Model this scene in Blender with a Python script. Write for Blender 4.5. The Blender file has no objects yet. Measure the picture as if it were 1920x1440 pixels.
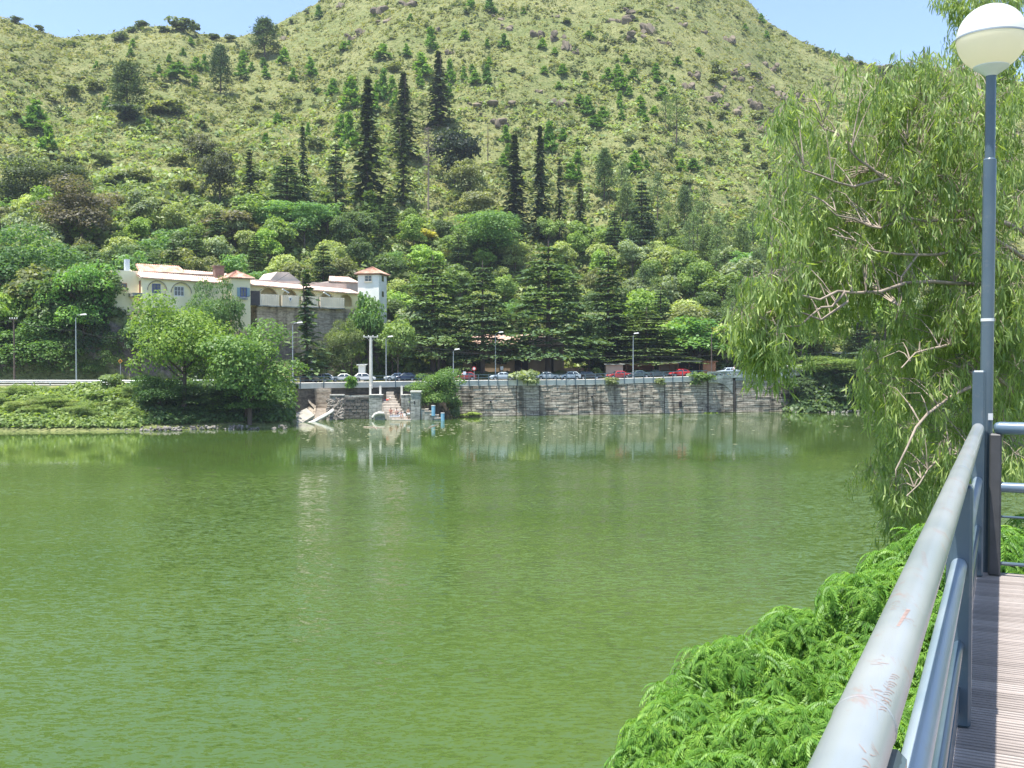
import bpy, bmesh, math, random
import numpy as np
from mathutils import Vector, Matrix
R = math.radians
random.seed(11)
RNG = np.random.default_rng(7)
scene = bpy.context.scene
COL = scene.collection

# ---------------------------------------------------------------- camera, world, sun, exposure
F = 1900.0
PITCH = R(1.3)
EYE = 9.2
cam_d = bpy.data.cameras.new("camera")
cam = bpy.data.objects.new("camera", cam_d)
COL.objects.link(cam)
cam.location = (0, 0, EYE)
cam.rotation_euler = (R(90) - PITCH, 0, 0)
cam_d.sensor_width = 36.0
cam_d.lens = 36.0 * F / 1920.0
cam_d.clip_start = 0.05
cam_d.clip_end = 6000
scene.camera = cam

SUN_H = Vector((-0.20, -0.18))            # horizontal part of the direction towards the sun (z = 1)
sun_dir = Vector((SUN_H.x, SUN_H.y, 1)).normalized()
w = bpy.data.worlds.new("World")
scene.world = w
w.use_nodes = True
wn = w.node_tree.nodes
bg = wn["Background"]
sky = wn.new("ShaderNodeTexSky")
sky.sky_type = 'NISHITA'
sky.sun_disc = False
sky.sun_elevation = math.asin(sun_dir.z)
sky.sun_rotation = math.atan2(sun_dir.x, sun_dir.y)
sky.altitude = 700
sky.air_density = 1.0
sky.dust_density = 1.2
sky.ozone_density = 2.6
w.node_tree.links.new(sky.outputs[0], bg.inputs[0])
bg.inputs[1].default_value = 0.128
sun_d = bpy.data.lights.new("sun", 'SUN')
sun_d.energy = 4.2
sun_d.angle = R(0.53)
sun_d.color = (1.0, 0.965, 0.90)
sun = bpy.data.objects.new("sun", sun_d)
COL.objects.link(sun)
sun.rotation_euler = sun_dir.to_track_quat('Z', 'Y').to_euler()
scene.view_settings.view_transform = 'Standard'
scene.view_settings.look = 'None'
scene.view_settings.gamma = 1
scene.view_settings.use_curve_mapping = False
scene.view_settings.exposure = 1.22
scene.cycles.max_bounces = 6
scene.cycles.transparent_max_bounces = 8
scene.cycles.use_denoising = True

# ---------------------------------------------------------------- projection helpers
CP, SP = math.cos(PITCH), math.sin(PITCH)
def ray(px, py):
    a = (px - 960.0) / F
    b = (720.0 - py) / F
    return np.array([a, CP + b * SP, -SP + b * CP])
def P(px, py, Y):
    """the place at depth Y that is seen at photo pixel (px, py)"""
    d = ray(px, py)
    k = Y / d[1]
    return Vector((d[0] * k, Y, EYE + d[2] * k))
def Zat(py, Y):
    return P(960, py, Y).z
def Xat(px, Y):
    return (px - 960.0) / F * Y      # good within a pixel or two (small pitch)
def interp(x, xs, ys):
    return np.interp(x, xs, ys)

# ---------------------------------------------------------------- numpy noise
_perm = np.random.default_rng(3).random((512, 512)).astype(np.float32)
def vnoise(x, y, s=0):
    x = np.asarray(x, dtype=np.float64) + s * 37.17
    y = np.asarray(y, dtype=np.float64) + s * 91.73
    xi = np.floor(x).astype(np.int64); yi = np.floor(y).astype(np.int64)
    fx = x - xi; fy = y - yi
    fx = fx * fx * (3 - 2 * fx); fy = fy * fy * (3 - 2 * fy)
    g = lambda a, b: _perm[(xi + a) % 512, (yi + b) % 512]
    return (g(0, 0) * (1 - fx) + g(1, 0) * fx) * (1 - fy) + (g(0, 1) * (1 - fx) + g(1, 1) * fx) * fy
def fbm(x, y, s=0, oct=4):
    v = 0; a = 0.5; t = 0
    for i in range(oct):
        v = v + a * vnoise(x * 2 ** i, y * 2 ** i, s + i); t += a; a *= 0.5
    return v / t

# ---------------------------------------------------------------- mesh helpers
def mesh_np(name, V, Fc, mats, tint=None, smooth=False, midx=None):
    """V (N,3); Fc: (M,k) int array or list of arrays with different k"""
    me = bpy.data.meshes.new(name)
    if not isinstance(Fc, list): Fc = [Fc]
    Fc = [np.asarray(f, dtype=np.int32) for f in Fc if len(f)]
    V = np.asarray(V, dtype=np.float32)
    me.vertices.add(len(V)); me.vertices.foreach_set("co", V.ravel())
    nl = sum(f.size for f in Fc); npoly = sum(len(f) for f in Fc)
    me.loops.add(nl); me.loops.foreach_set("vertex_index", np.concatenate([f.ravel() for f in Fc]))
    me.polygons.add(npoly)
    tot = np.concatenate([np.full(len(f), f.shape[1], dtype=np.int32) for f in Fc])
    st = np.concatenate([[0], np.cumsum(tot)[:-1]]).astype(np.int32)
    me.polygons.foreach_set("loop_start", st)
    me.polygons.foreach_set("loop_total", tot)
    if smooth: me.polygons.foreach_set("use_smooth", np.ones(npoly, dtype=bool))
    for m in (mats if isinstance(mats, (list, tuple)) else [mats]): me.materials.append(m)
    if midx is not None: me.polygons.foreach_set("material_index", np.asarray(midx, dtype=np.int32))
    if tint is not None:
        a = me.attributes.new("tint", 'FLOAT', 'POINT'); a.data.foreach_set("value", np.asarray(tint, dtype=np.float32))
    me.update(calc_edges=True)
    return me
def link(name, me, parent=None, loc=None, color=None):
    o = bpy.data.objects.new(name, me)
    COL.objects.link(o)
    if parent is not None: o.parent = parent
    if loc is not None: o.location = loc
    if color is not None: o.color = (color[0], color[1], color[2], 1)
    return o
def empty(name, loc=(0, 0, 0), rz=0):
    o = bpy.data.objects.new(name, None)
    COL.objects.link(o); o.location = loc; o.rotation_euler = (0, 0, rz); o.empty_display_size = 0.2
    return o
def tag(o, label=None, cat=None, group=None, kind=None):
    if label: o["label"] = label
    if cat: o["category"] = cat
    if group: o["group"] = group
    if kind: o["kind"] = kind
    return o
def copy_tree(o, parent=None):
    c = o.copy(); COL.objects.link(c)
    if parent is not None: c.parent = parent
    for ch in list(o.children): copy_tree(ch, c)
    return c
class MB:
    """collects simple shapes, builds ONE mesh object"""
    def __init__(s): s.v = []; s.f = []; s.m = []
    def poly(s, pts, mi=0):
        n = len(s.v); s.v += [tuple(p) for p in pts]; s.f.append(tuple(range(n, n + len(pts)))); s.m.append(mi)
    def box(s, c, d, rz=0, mi=0, rx=0, ry=0, taper=1.0):
        M = Matrix.Translation(c) @ Matrix.Rotation(rz, 4, 'Z') @ Matrix.Rotation(rx, 4, 'X') @ Matrix.Rotation(ry, 4, 'Y')
        n = len(s.v)
        for z in (-1, 1):
            t = taper if z > 0 else 1
            for x, y in ((-1, -1), (1, -1), (1, 1), (-1, 1)):
                s.v.append(tuple(M @ Vector((x * d[0] / 2 * t, y * d[1] / 2 * t, z * d[2] / 2))))
        for q in ((3, 2, 1, 0), (4, 5, 6, 7), (0, 1, 5, 4), (1, 2, 6, 5), (2, 3, 7, 6), (3, 0, 4, 7)):
            s.f.append(tuple(n + i for i in q)); s.m.append(mi)
    def b2(s, a, b, mi=0):
        s.box([(a[i] + b[i]) / 2 for i in range(3)], [abs(b[i] - a[i]) for i in range(3)], mi=mi)
    def tube(s, pts, r, n=8, mi=0, cap=True):
        pts = [Vector(p) for p in pts]
        rs = r if isinstance(r, (list, tuple)) else [r] * len(pts)
        rings = []
        for i, p in enumerate(pts):
            t = (pts[min(i + 1, len(pts) - 1)] - pts[max(i - 1, 0)])
            t = t.normalized() if t.length > 1e-9 else Vector((0, 0, 1))
            a = Vector((0, 0, 1)) if abs(t.z) < 0.95 else Vector((1, 0, 0))
            u = t.cross(a).normalized(); w_ = t.cross(u)
            k = len(s.v)
            for j in range(n):
                an = 2 * math.pi * j / n
                s.v.append(tuple(p + (u * math.cos(an) + w_ * math.sin(an)) * rs[i]))
            rings.append(k)
        for a, b in zip(rings[:-1], rings[1:]):
            for j in range(n):
                s.f.append((a + j, a + (j + 1) % n, b + (j + 1) % n, b + j)); s.m.append(mi)
        if cap:
            s.f.append(tuple(rings[0] + j for j in range(n))); s.m.append(mi)
            s.f.append(tuple(rings[-1] + n - 1 - j for j in range(n))); s.m.append(mi)
    def lathe(s, prof, n=24, c=(0, 0, 0), mi=0):
        rings = []
        for r, z in prof:
            k = len(s.v)
            for j in range(n):
                an = 2 * math.pi * j / n
                s.v.append((c[0] + r * math.cos(an), c[1] + r * math.sin(an), c[2] + z))
            rings.append(k)
        for a, b in zip(rings[:-1], rings[1:]):
            for j in range(n):
                s.f.append((a + j, a + (j + 1) % n, b + (j + 1) % n, b + j)); s.m.append(mi)
    def prism(s, prof, y0, y1, M=None, mi=0):
        """profile in (x,z), extruded along y"""
        n = len(s.v); k = len(prof)
        for y in (y0, y1):
            for x, z in prof:
                p = Vector((x, y, z)); p = M @ p if M else p
                s.v.append(tuple(p))
        s.f.append(tuple(n + i for i in range(k))); s.m.append(mi)
        s.f.append(tuple(n + k + k - 1 - i for i in range(k))); s.m.append(mi)
        for i in range(k):
            j = (i + 1) % k
            s.f.append((n + j, n + i, n + k + i, n + k + j)); s.m.append(mi)
    def build(s, name, mats, parent=None, smooth=False, loc=None, color=None, bevel=0, fix=True, M=None):
        me = bpy.data.meshes.new(name)
        vs = s.v if M is None else [tuple(M @ Vector(v)) for v in s.v]
        me.from_pydata(vs, [], s.f)
        for m in (mats if isinstance(mats, (list, tuple)) else [mats]): me.materials.append(m)
        me.polygons.foreach_set("material_index", s.m)
        if fix:
            bm = bmesh.new(); bm.from_mesh(me)
            if bevel:
                bmesh.ops.remove_doubles(bm, verts=bm.verts, dist=1e-5)
                ed = [e for e in bm.edges if len(e.link_faces) == 2 and e.calc_face_angle(0) > 0.6]
                bmesh.ops.bevel(bm, geom=ed, offset=bevel, segments=1, affect='EDGES')
            bmesh.ops.recalc_face_normals(bm, faces=bm.faces)
            bm.to_mesh(me); bm.free()
        if smooth:
            me.polygons.foreach_set("use_smooth", [True] * len(me.polygons))
        o = link(name, me, parent, loc, color)
        if smooth == 'auto':
            try: me.set_sharp_from_angle(angle=R(38))
            except Exception: pass
        return o

# ---------------------------------------------------------------- materials
def newmat(name):
    m = bpy.data.materials.new(name); m.use_nodes = True
    nt = m.node_tree
    return m, nt, nt.nodes["Principled BSDF"]
def N(nt, t, **k):
    n = nt.nodes.new(t)
    for a, b in k.items(): setattr(n, a, b)
    return n
def ramp(nt, stops):
    n = nt.nodes.new("ShaderNodeValToRGB")
    e = n.color_ramp.elements
    while len(e) < len(stops): e.new(0.5)
    for i, (p, c) in enumerate(stops):
        e[i].position = p; e[i].color = (*c, 1) if len(c) == 3 else c
    return n
def plain(name, col, rough=0.6, metal=0.0, spec=0.4, var=0.12, scale=6.0, bump=0.0, objcol=False, coat=0):
    """solid colour with a little mottling (wear) from 3-D noise"""
    m, nt, b = newmat(name)
    b.inputs["Roughness"].default_value = rough; b.inputs["Metallic"].default_value = metal
    b.inputs["Specular IOR Level"].default_value = spec
    if coat: b.inputs["Coat Weight"].default_value = coat
    tc = N(nt, "ShaderNodeTexCoord"); no = N(nt, "ShaderNodeTexNoise"); no.inputs["Scale"].default_value = scale
    no.inputs["Detail"].default_value = 5
    nt.links.new(tc.outputs["Object"], no.inputs[0])
    mr = N(nt, "ShaderNodeMapRange"); nt.links.new(no.outputs[0], mr.inputs[0])
    mr.inputs[1].default_value = 0.3; mr.inputs[2].default_value = 0.7
    mr.inputs[3].default_value = 1 - var; mr.inputs[4].default_value = 1 + var
    mx = N(nt, "ShaderNodeVectorMath", operation='SCALE')
    if objcol:
        oi = N(nt, "ShaderNodeObjectInfo"); nt.links.new(oi.outputs["Color"], mx.inputs[0])
    else:
        mx.inputs[0].default_value = col[:3]
    nt.links.new(mr.outputs[0], mx.inputs["Scale"]); nt.links.new(mx.outputs[0], b.inputs["Base Color"])
    if bump:
        bp = N(nt, "ShaderNodeBump"); bp.inputs["Strength"].default_value = bump; bp.inputs["Distance"].default_value = 0.02
        nt.links.new(no.outputs[0], bp.inputs["Height"]); nt.links.new(bp.outputs[0], b.inputs["Normal"])
    return m
def foliage(name, rough=0.5, transl=0.38, spec=0.35, hue=0.25):
    m, nt, b = newmat(name)
    out = nt.nodes["Material Output"]
    oi = N(nt, "ShaderNodeObjectInfo"); at = N(nt, "ShaderNodeAttribute"); at.attribute_name = "tint"
    # tint: brightness and a shift between blue-green and yellow-green leaves
    sc = N(nt, "ShaderNodeVectorMath", operation='SCALE')
    nt.links.new(oi.outputs["Color"], sc.inputs[0]); nt.links.new(at.outputs["Fac"], sc.inputs["Scale"])
    hs = N(nt, "ShaderNodeHueSaturation")
    mr = N(nt, "ShaderNodeMapRange"); mr.inputs[1].default_value = 0.5; mr.inputs[2].default_value = 1.5
    mr.inputs[3].default_value = 0.5 + 0.05 * hue * 2; mr.inputs[4].default_value = 0.5 - 0.05 * hue * 2
    nt.links.new(at.outputs["Fac"], mr.inputs[0]); nt.links.new(mr.outputs[0], hs.inputs["Hue"])
    nt.links.new(sc.outputs[0], hs.inputs["Color"])
    nt.links.new(hs.outputs[0], b.inputs["Base Color"])
    b.inputs["Roughness"].default_value = rough; b.inputs["Specular IOR Level"].default_value = spec
    tr = N(nt, "ShaderNodeBsdfTranslucent"); g = N(nt, "ShaderNodeVectorMath", operation='MULTIPLY')
    g.inputs[1].default_value = (1.7, 1.75, 0.6)
    nt.links.new(hs.outputs[0], g.inputs[0]); nt.links.new(g.outputs[0], tr.inputs[0])
    mx = N(nt, "ShaderNodeMixShader"); mx.inputs[0].default_value = transl
    nt.links.new(b.outputs[0], mx.inputs[1]); nt.links.new(tr.outputs[0], mx.inputs[2])
    nt.links.new(mx.outputs[0], out.inputs[0])
    return m
M = {}
M['leaf'] = foliage("leaf_foliage")
M['leaf_gloss'] = foliage("glossy_leaf", rough=0.42, transl=0.3, spec=0.5)
M['leaf_soft'] = foliage("feather_leaf", rough=0.5, transl=0.3, spec=0.35)
M['leaf_euc'] = foliage("hanging_leaf", rough=0.5, transl=0.38, spec=0.35)
M['needle'] = foliage("needle_foliage", rough=0.65, transl=0.25, spec=0.2)
M['scrub'] = foliage("scrub_foliage", rough=0.8, transl=0.3, spec=0.1)
M['bark'] = plain("bark", (0.12, 0.09, 0.07), 0.9, var=0.4, scale=3, bump=0.5)
M['bark_pale'] = plain("pale_bark", (0.30, 0.24, 0.19), 0.8, var=0.35, scale=5, bump=0.4)
M['rock'] = plain("rock", (0.185, 0.15, 0.105), 0.9, var=0.5, scale=0.9, bump=0.8)

# ---------------------------------------------------------------- the lie of the land
US = [-1500, -400, 0, 60, 120, 200, 260, 340, 380, 440, 500, 560, 600, 660, 760, 900, 1050, 1200, 1300, 1400, 1440, 1500, 1560, 1640, 1750, 1850, 2000, 2400, 4000]
SK = [260, 60, 32, 49, 72, 66, 50, 47, 62, 72, 57, 26, 4, -34, -90, -140, -165, -130, -75, 3, 44, 78, 102, 124, 132, 144, 170, 250, 330]
RU = [-1500, 0, 440, 600, 1050, 1400, 1800, 2600, 4000]
RY = [330, 400, 420, 470, 520, 500, 470, 430, 400]
WU = [-1500, 0, 270, 540, 600, 860, 1000, 1150, 1350, 1500, 1900, 4000]
WY = [140, 148, 150, 158, 162, 168, 171, 175, 181, 186, 195, 215]
ZU = [-1500, 0, 300, 600, 900, 1100, 1300, 1500, 1900, 4000]
ZZ = [5.6, 5.65, 5.6, 5.62, 5.85, 5.9, 6.35, 7.0, 8.4, 11]
CU = [-1500, 0, 150, 205, 680, 730, 790, 1350, 1500, 2000]
CZ = [5, 5, 8, 11.2, 10.0, 6, 1.2, 1.0, 2.5, 4]
OU = [-1500, 0, 150, 205, 270, 400, 500, 600, 660, 730, 790, 860, 1500]
OC = [9, 9, 8.5, 9.2, 10.2, 13.8, 16.6, 19.0, 20.0, 20.0, 12, 11, 10.5]
SU = [-1500, 100, 205, 500, 720, 840, 1090, 1200, 1400, 1600]
SO = [12, 12, 22, 28, 34, 36, 36, 24, 16, 12]
def yw(u): return interp(u, WU, WY)
def zroad(u): return interp(u, ZU, ZZ)
def sstep(x, a, b):
    t = np.clip((x - a) / (b - a), 0, 1); return t * t * (3 - 2 * t)
def land(x, y, noise=True):
    x = np.asarray(x, float); y = np.asarray(y, float)
    u = 960 + F * x / np.maximum(y, 1.0)
    o = y - yw(u); zr = zroad(u)
    yr = interp(u, RU, RY)
    d = (720 - interp(u, US, SK)) / F
    zR = EYE + yr * (-SP + d * CP) / (CP + d * SP)
    oR = yr - yw(u)
    os_ = interp(u, SU, SO); co = interp(u, OU, OC)
    t = (o - os_) / (oR - os_)
    c = interp(u, CU, CZ) * sstep(o, co - 2.0, co + 0.6)
    gully = (fbm(x / 46.0, y / 90.0, 5, 3) - 0.5)
    zs = zr + c + (zR - zr - interp(u, CU, CZ)) * np.where(t < 1, np.clip(t, 0, 1) ** 1.08, 1 - 0.55 * (t - 1))
    if noise:
        k = np.clip(t * 6, 0, 1) * np.clip((1 - t) * 5, 0.0, 1)
        zs = zs + gully * 19 * k + (fbm(x / 9.0, y / 9.0, 9, 3) - 0.5) * 3.0 * np.clip(t * 9, 0, 1) * np.clip(0.25 + (1 - t) * 5, 0, 1)
        zs = zs + (fbm(x / 2.3, y / 2.3, 19, 3) - 0.5) * (0.15 + 1.3 * np.clip((o - co + 3) / 3, 0, 1)) * np.clip((o - 8) / 3, 0, 1)
    # lake side
    left = np.clip((572 - u) / 35, 0, 1); right = np.clip((u - 1470) / 40, 0, 1)
    zl = (o + 17.0) / 15.0 * zr
    if noise: zl = zl + (fbm(x / 2.0, y / 2.0, 31, 3) - 0.5) * 1.4 * np.clip((o + 16) / 3, 0, 1) * np.clip(-o / 3, 0, 1)
    zl = np.clip(zl, -2.5, zr - 0.05)
    zt = np.clip((o + 8.0) / 7.5 * zr, -2.5, zr - 0.05)
    wall = np.where(o < 0.45, -2.5, zr - 0.05)
    front = wall * (1 - np.maximum(left, right)) + zl * left + zt * right
    return np.where(o < 1.0, front, np.where(o < 8.0, zr - 0.05, zs))
def hit(px, py, o0=None):
    """where the line of sight through a photo pixel meets the hillside"""
    d = ray(px, py); u = px
    y0 = float(yw(u)) + (9 if o0 is None else o0)
    ys = np.arange(y0, 560, 0.7)
    X = d[0] / d[1] * ys; Zr = EYE + d[2] / d[1] * ys
    L = land(X, ys)
    i = np.argmax(L >= Zr)
    if L[i] < Zr[i]: i = int(np.argmin(np.abs(L - Zr)))
    return Vector((X[i], ys[i], float(L[i])))
def ground(x, y): return float(land(x, y))
def scale_px(px_, Y): return px_ * Y / F

# ground sheet -------------------------------------------------------------
rows = np.concatenate([np.arange(-34, -1, 1.0), [-0.9, 0.45, 1.0], np.arange(2.0, 15, 0.8), np.arange(15, 420, 1.35), np.arange(422, 900, 12.0)])
cols = np.concatenate([np.arange(-1500, -100, 40.0), np.arange(-100, 2100, 5.0), np.arange(2100, 4001, 40.0)])
UU, OO = np.meshgrid(cols, rows)
YY = yw(UU) + OO; XX = (UU - 960) / F * YY
ZZg = land(XX, YY)
nr, nc = UU.shape
idx = np.arange(nr * nc).reshape(nr, nc)
quads = np.stack([idx[:-1, :-1], idx[:-1, 1:], idx[1:, 1:], idx[1:, :-1]], -1).reshape(-1, 4)

m, nt, b = newmat("hill_grass")
geo = N(nt, "ShaderNodeNewGeometry")
def noise3(scale, det=6, dist=0.0, rough=0.6):
    n = N(nt, "ShaderNodeTexNoise"); n.inputs["Scale"].default_value = scale; n.inputs["Detail"].default_value = det
    n.inputs["Roughness"].default_value = rough; n.inputs["Distortion"].default_value = dist
    nt.links.new(geo.outputs["Position"], n.inputs[0]); return n
n1 = noise3(0.35, 8); n2 = noise3(0.035, 4); n3 = noise3(1.6, 6, 0.6)
r1 = ramp(nt, [(0.30, (0.10, 0.125, 0.045)), (0.48, (0.19, 0.205, 0.082)), (0.62, (0.27, 0.265, 0.125)), (0.8, (0.22, 0.185, 0.12))])
nt.links.new(n1.outputs[0], r1.inputs[0])
r2 = ramp(nt, [(0.35, (0.12, 0.16, 0.05)), (0.65, (0.25, 0.25, 0.11))])
nt.links.new(n2.outputs[0], r2.inputs[0])
mx = N(nt, "ShaderNodeMixRGB"); mx.inputs[0].default_value = 0.5
nt.links.new(r1.outputs[0], mx.inputs[1]); nt.links.new(r2.outputs[0], mx.inputs[2])
r3 = ramp(nt, [(0.36, (0.45, 0.5, 0.4)), (0.52, (1, 1, 1)), (0.75, (1.18, 1.12, 1.0))])
nt.links.new(n3.outputs[0], r3.inputs[0])
mu = N(nt, "ShaderNodeMixRGB", blend_type='MULTIPLY'); mu.inputs[0].default_value = 1
nt.links.new(mx.outputs[0], mu.inputs[1]); nt.links.new(r3.outputs[0], mu.inputs[2])
# steep cliff faces are bare rock
sp = N(nt, "ShaderNodeSeparateXYZ"); nt.links.new(geo.outputs["Normal"], sp.inputs[0])
st = N(nt, "ShaderNodeMapRange"); st.inputs[1].default_value = 0.50; st.inputs[2].default_value = 0.34
nt.links.new(sp.outputs[2], st.inputs[0])
rr = ramp(nt, [(0.3, (0.09, 0.08, 0.07)), (0.6, (0.24, 0.20, 0.165)), (0.75, (0.33, 0.29, 0.24))])
nt.links.new(n3.outputs[0], rr.inputs[0])
mr2 = N(nt, "ShaderNodeMixRGB"); nt.links.new(st.outputs[0], mr2.inputs[0])
nt.links.new(mu.outputs[0], mr2.inputs[1]); nt.links.new(rr.outputs[0], mr2.inputs[2])
nt.links.new(mr2.outputs[0], b.inputs["Base Color"])
b.inputs["Roughness"].default_value = 0.95; b.inputs["Specular IOR Level"].default_value = 0.1
bp = N(nt, "ShaderNodeBump"); bp.inputs["Strength"].default_value = 0.9; bp.inputs["Distance"].default_value = 0.5
nt.links.new(n3.outputs[0], bp.inputs["Height"]); nt.links.new(bp.outputs[0], b.inputs["Normal"])
M['hill'] = m
hill = link("hillside", mesh_np("hillside", np.stack([XX, YY, ZZg], -1).reshape(-1, 3), quads, m, smooth=True))
tag(hill, "steep green and straw coloured hillside rising behind the lake", kind='structure')

# lake -----------------------------------------------------------------------
m, nt, b = newmat("lake_water")
geo = N(nt, "ShaderNodeNewGeometry")
mp = N(nt, "ShaderNodeMapping"); mp.inputs["Rotation"].default_value = (0, 0, R(-14)); mp.inputs["Scale"].default_value = (0.55, 1.5, 1)
nt.links.new(geo.outputs["Position"], mp.inputs[0])
def wn_(scale, det, dist=0.3):
    n = N(nt, "ShaderNodeTexNoise"); n.inputs["Scale"].default_value = scale; n.inputs["Detail"].default_value = det
    n.inputs["Distortion"].default_value = dist; nt.links.new(mp.outputs[0], n.inputs[0]); return n
wa = wn_(4.2, 3); wb = wn_(0.9, 3); wc = wn_(12.0, 2)
patch = N(nt, "ShaderNodeTexNoise"); patch.inputs["Scale"].default_value = 0.035; patch.inputs["Detail"].default_value = 3
nt.links.new(geo.outputs["Position"], patch.inputs[0])
spx = N(nt, "ShaderNodeSeparateXYZ"); nt.links.new(geo.outputs["Position"], spx.inputs[0])
# the wind does not reach the water close under the far shore
ad = N(nt, "ShaderNodeMath", operation='MULTIPLY_ADD'); ad.inputs[1].default_value = -30; nt.links.new(patch.outputs[0], ad.inputs[0]); nt.links.new(spx.outputs[1], ad.inputs[2])
calm = N(nt, "ShaderNodeMapRange"); calm.inputs[1].default_value = 62; calm.inputs[2].default_value = 80
calm.inputs[3].default_value = 1.0; calm.inputs[4].default_value = 0.045
ltx = N(nt, "ShaderNodeMath", operation='MULTIPLY_ADD'); ltx.inputs[1].default_value = -0.12
nt.links.new(spx.outputs[0], ltx.inputs[0]); nt.links.new(ad.outputs[0], ltx.inputs[2]); nt.links.new(ltx.outputs[0], calm.inputs[0])
h1 = N(nt, "ShaderNodeMath", operation='MULTIPLY_ADD'); h1.inputs[1].default_value = 2.0
nt.links.new(wb.outputs[0], h1.inputs[0]); nt.links.new(wa.outputs[0], h1.inputs[2])
h2 = N(nt, "ShaderNodeMath", operation='MULTIPLY_ADD'); h2.inputs[1].default_value = 0.3
nt.links.new(wc.outputs[0], h2.inputs[0]); nt.links.new(h1.outputs[0], h2.inputs[2])
def slope(src, k):
    s1 = N(nt, "ShaderNodeVectorMath", operation='SUBTRACT'); s1.inputs[1].default_value = (.5, .5, .5); nt.links.new(src.outputs["Color"], s1.inputs[0])
    s2 = N(nt, "ShaderNodeVectorMath", operation='MULTIPLY'); s2.inputs[1].default_value = (k * .6, k, 0); nt.links.new(s1.outputs[0], s2.inputs[0]); return s2
sa, sb, sc3 = slope(wa, .80), slope(wb, .16), slope(wc, .70)
q1 = N(nt, "ShaderNodeVectorMath", operation='ADD'); nt.links.new(sa.outputs[0], q1.inputs[0]); nt.links.new(sb.outputs[0], q1.inputs[1])
q2 = N(nt, "ShaderNodeVectorMath", operation='ADD'); nt.links.new(q1.outputs[0], q2.inputs[0]); nt.links.new(sc3.outputs[0], q2.inputs[1])
q3 = N(nt, "ShaderNodeVectorMath", operation='SCALE'); nt.links.new(q2.outputs[0], q3.inputs[0]); gust = N(nt, "ShaderNodeTexNoise"); gust.inputs["Scale"].default_value = 0.05; gust.inputs["Detail"].default_value = 4; gust.inputs["Distortion"].default_value = 0.8
gmp = N(nt, "ShaderNodeMapping"); gmp.inputs["Rotation"].default_value = (0, 0, R(-18)); gmp.inputs["Scale"].default_value = (.5, 1.6, 1); nt.links.new(geo.outputs["Position"], gmp.inputs[0]); nt.links.new(gmp.outputs[0], gust.inputs[0])
gr_ = N(nt, "ShaderNodeMapRange"); gr_.inputs[1].default_value = .35; gr_.inputs[2].default_value = .65; gr_.inputs[3].default_value = .6; gr_.inputs[4].default_value = 1.25; nt.links.new(gust.outputs[0], gr_.inputs[0])
gm_ = N(nt, "ShaderNodeMath", operation='MULTIPLY'); nt.links.new(gr_.outputs[0], gm_.inputs[0]); nt.links.new(calm.outputs[0], gm_.inputs[1]); nt.links.new(gm_.outputs[0], q3.inputs["Scale"])
q4 = N(nt, "ShaderNodeVectorMath", operation='ADD'); q4.inputs[1].default_value = (0, 0, 1); nt.links.new(q3.outputs[0], q4.inputs[0])
q5 = N(nt, "ShaderNodeVectorMath", operation='NORMALIZE'); nt.links.new(q4.outputs[0], q5.inputs[0]); nt.links.new(q5.outputs[0], b.inputs["Normal"])
rc = ramp(nt, [(0.35, (0.053, 0.094, 0.018)), (0.65, (0.069, 0.112, 0.023))])
nt.links.new(patch.outputs[0], rc.inputs[0])
nt.links.new(rc.outputs[0], b.inputs["Base Color"])
b.inputs["Roughness"].default_value = 0.04; b.inputs["IOR"].default_value = 1.33
b.inputs["Specular IOR Level"].default_value = 0.5
M['water'] = m
lake = MB(); lake.poly([(-700, -300, 0), (900, -300, 0), (900, 262, 0), (-700, 262, 0)])
lk = lake.build("lake_water", m, fix=False)
tag(lk, "green algae tinted lake with wind ripples and calm mirror water by the far wall", kind='structure')
bed = MB(); bed.poly([(-3000, -1500, -3.2), (3000, -1500, -3.2), (3000, 4000, -3.2), (-3000, 4000, -3.2)])
tag(bed.build("ground", plain("lake_bed", (0.12, 0.11, 0.07), 0.9), fix=False), kind='structure')
# ---------------------------------------------------------------- foliage prototypes
def unit(v):
    return v / np.maximum(np.linalg.norm(v, axis=-1, keepdims=True), 1e-9)
def cards(C, Nn, size, rng, aspect=0.6, jit=0.6, updir=None):
    """diamond shaped leaf clumps round centres C, facing Nn (jittered)"""
    n = len(C)
    Nn = unit(Nn + rng.normal(0, jit, (n, 3)))
    a = unit(rng.normal(0, 1, (n, 3))) if updir is None else unit(updir + rng.normal(0, 0.3, (n, 3)))
    t = unit(np.cross(Nn, a)); s = np.cross(Nn, t)
    if updir is not None: t, s = s, t
    size = np.broadcast_to(np.asarray(size, float), (n,))[:, None]
    L = t * size; W = s * size * aspect
    bend = Nn * size * 0.22
    V = np.stack([C - L - bend, C + W * 1.0 + L * 0.1, C + L - bend, C - W + L * 0.1], 1).reshape(-1, 3)
    k = np.arange(n)[:, None] * 4
    return V, np.concatenate([k, k + 1, k + 2, k + 3], 1)
def tint4(t): return np.repeat(t, 4)
def sph(rng, n): return unit(rng.normal(0, 1, (n, 3)))

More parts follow.
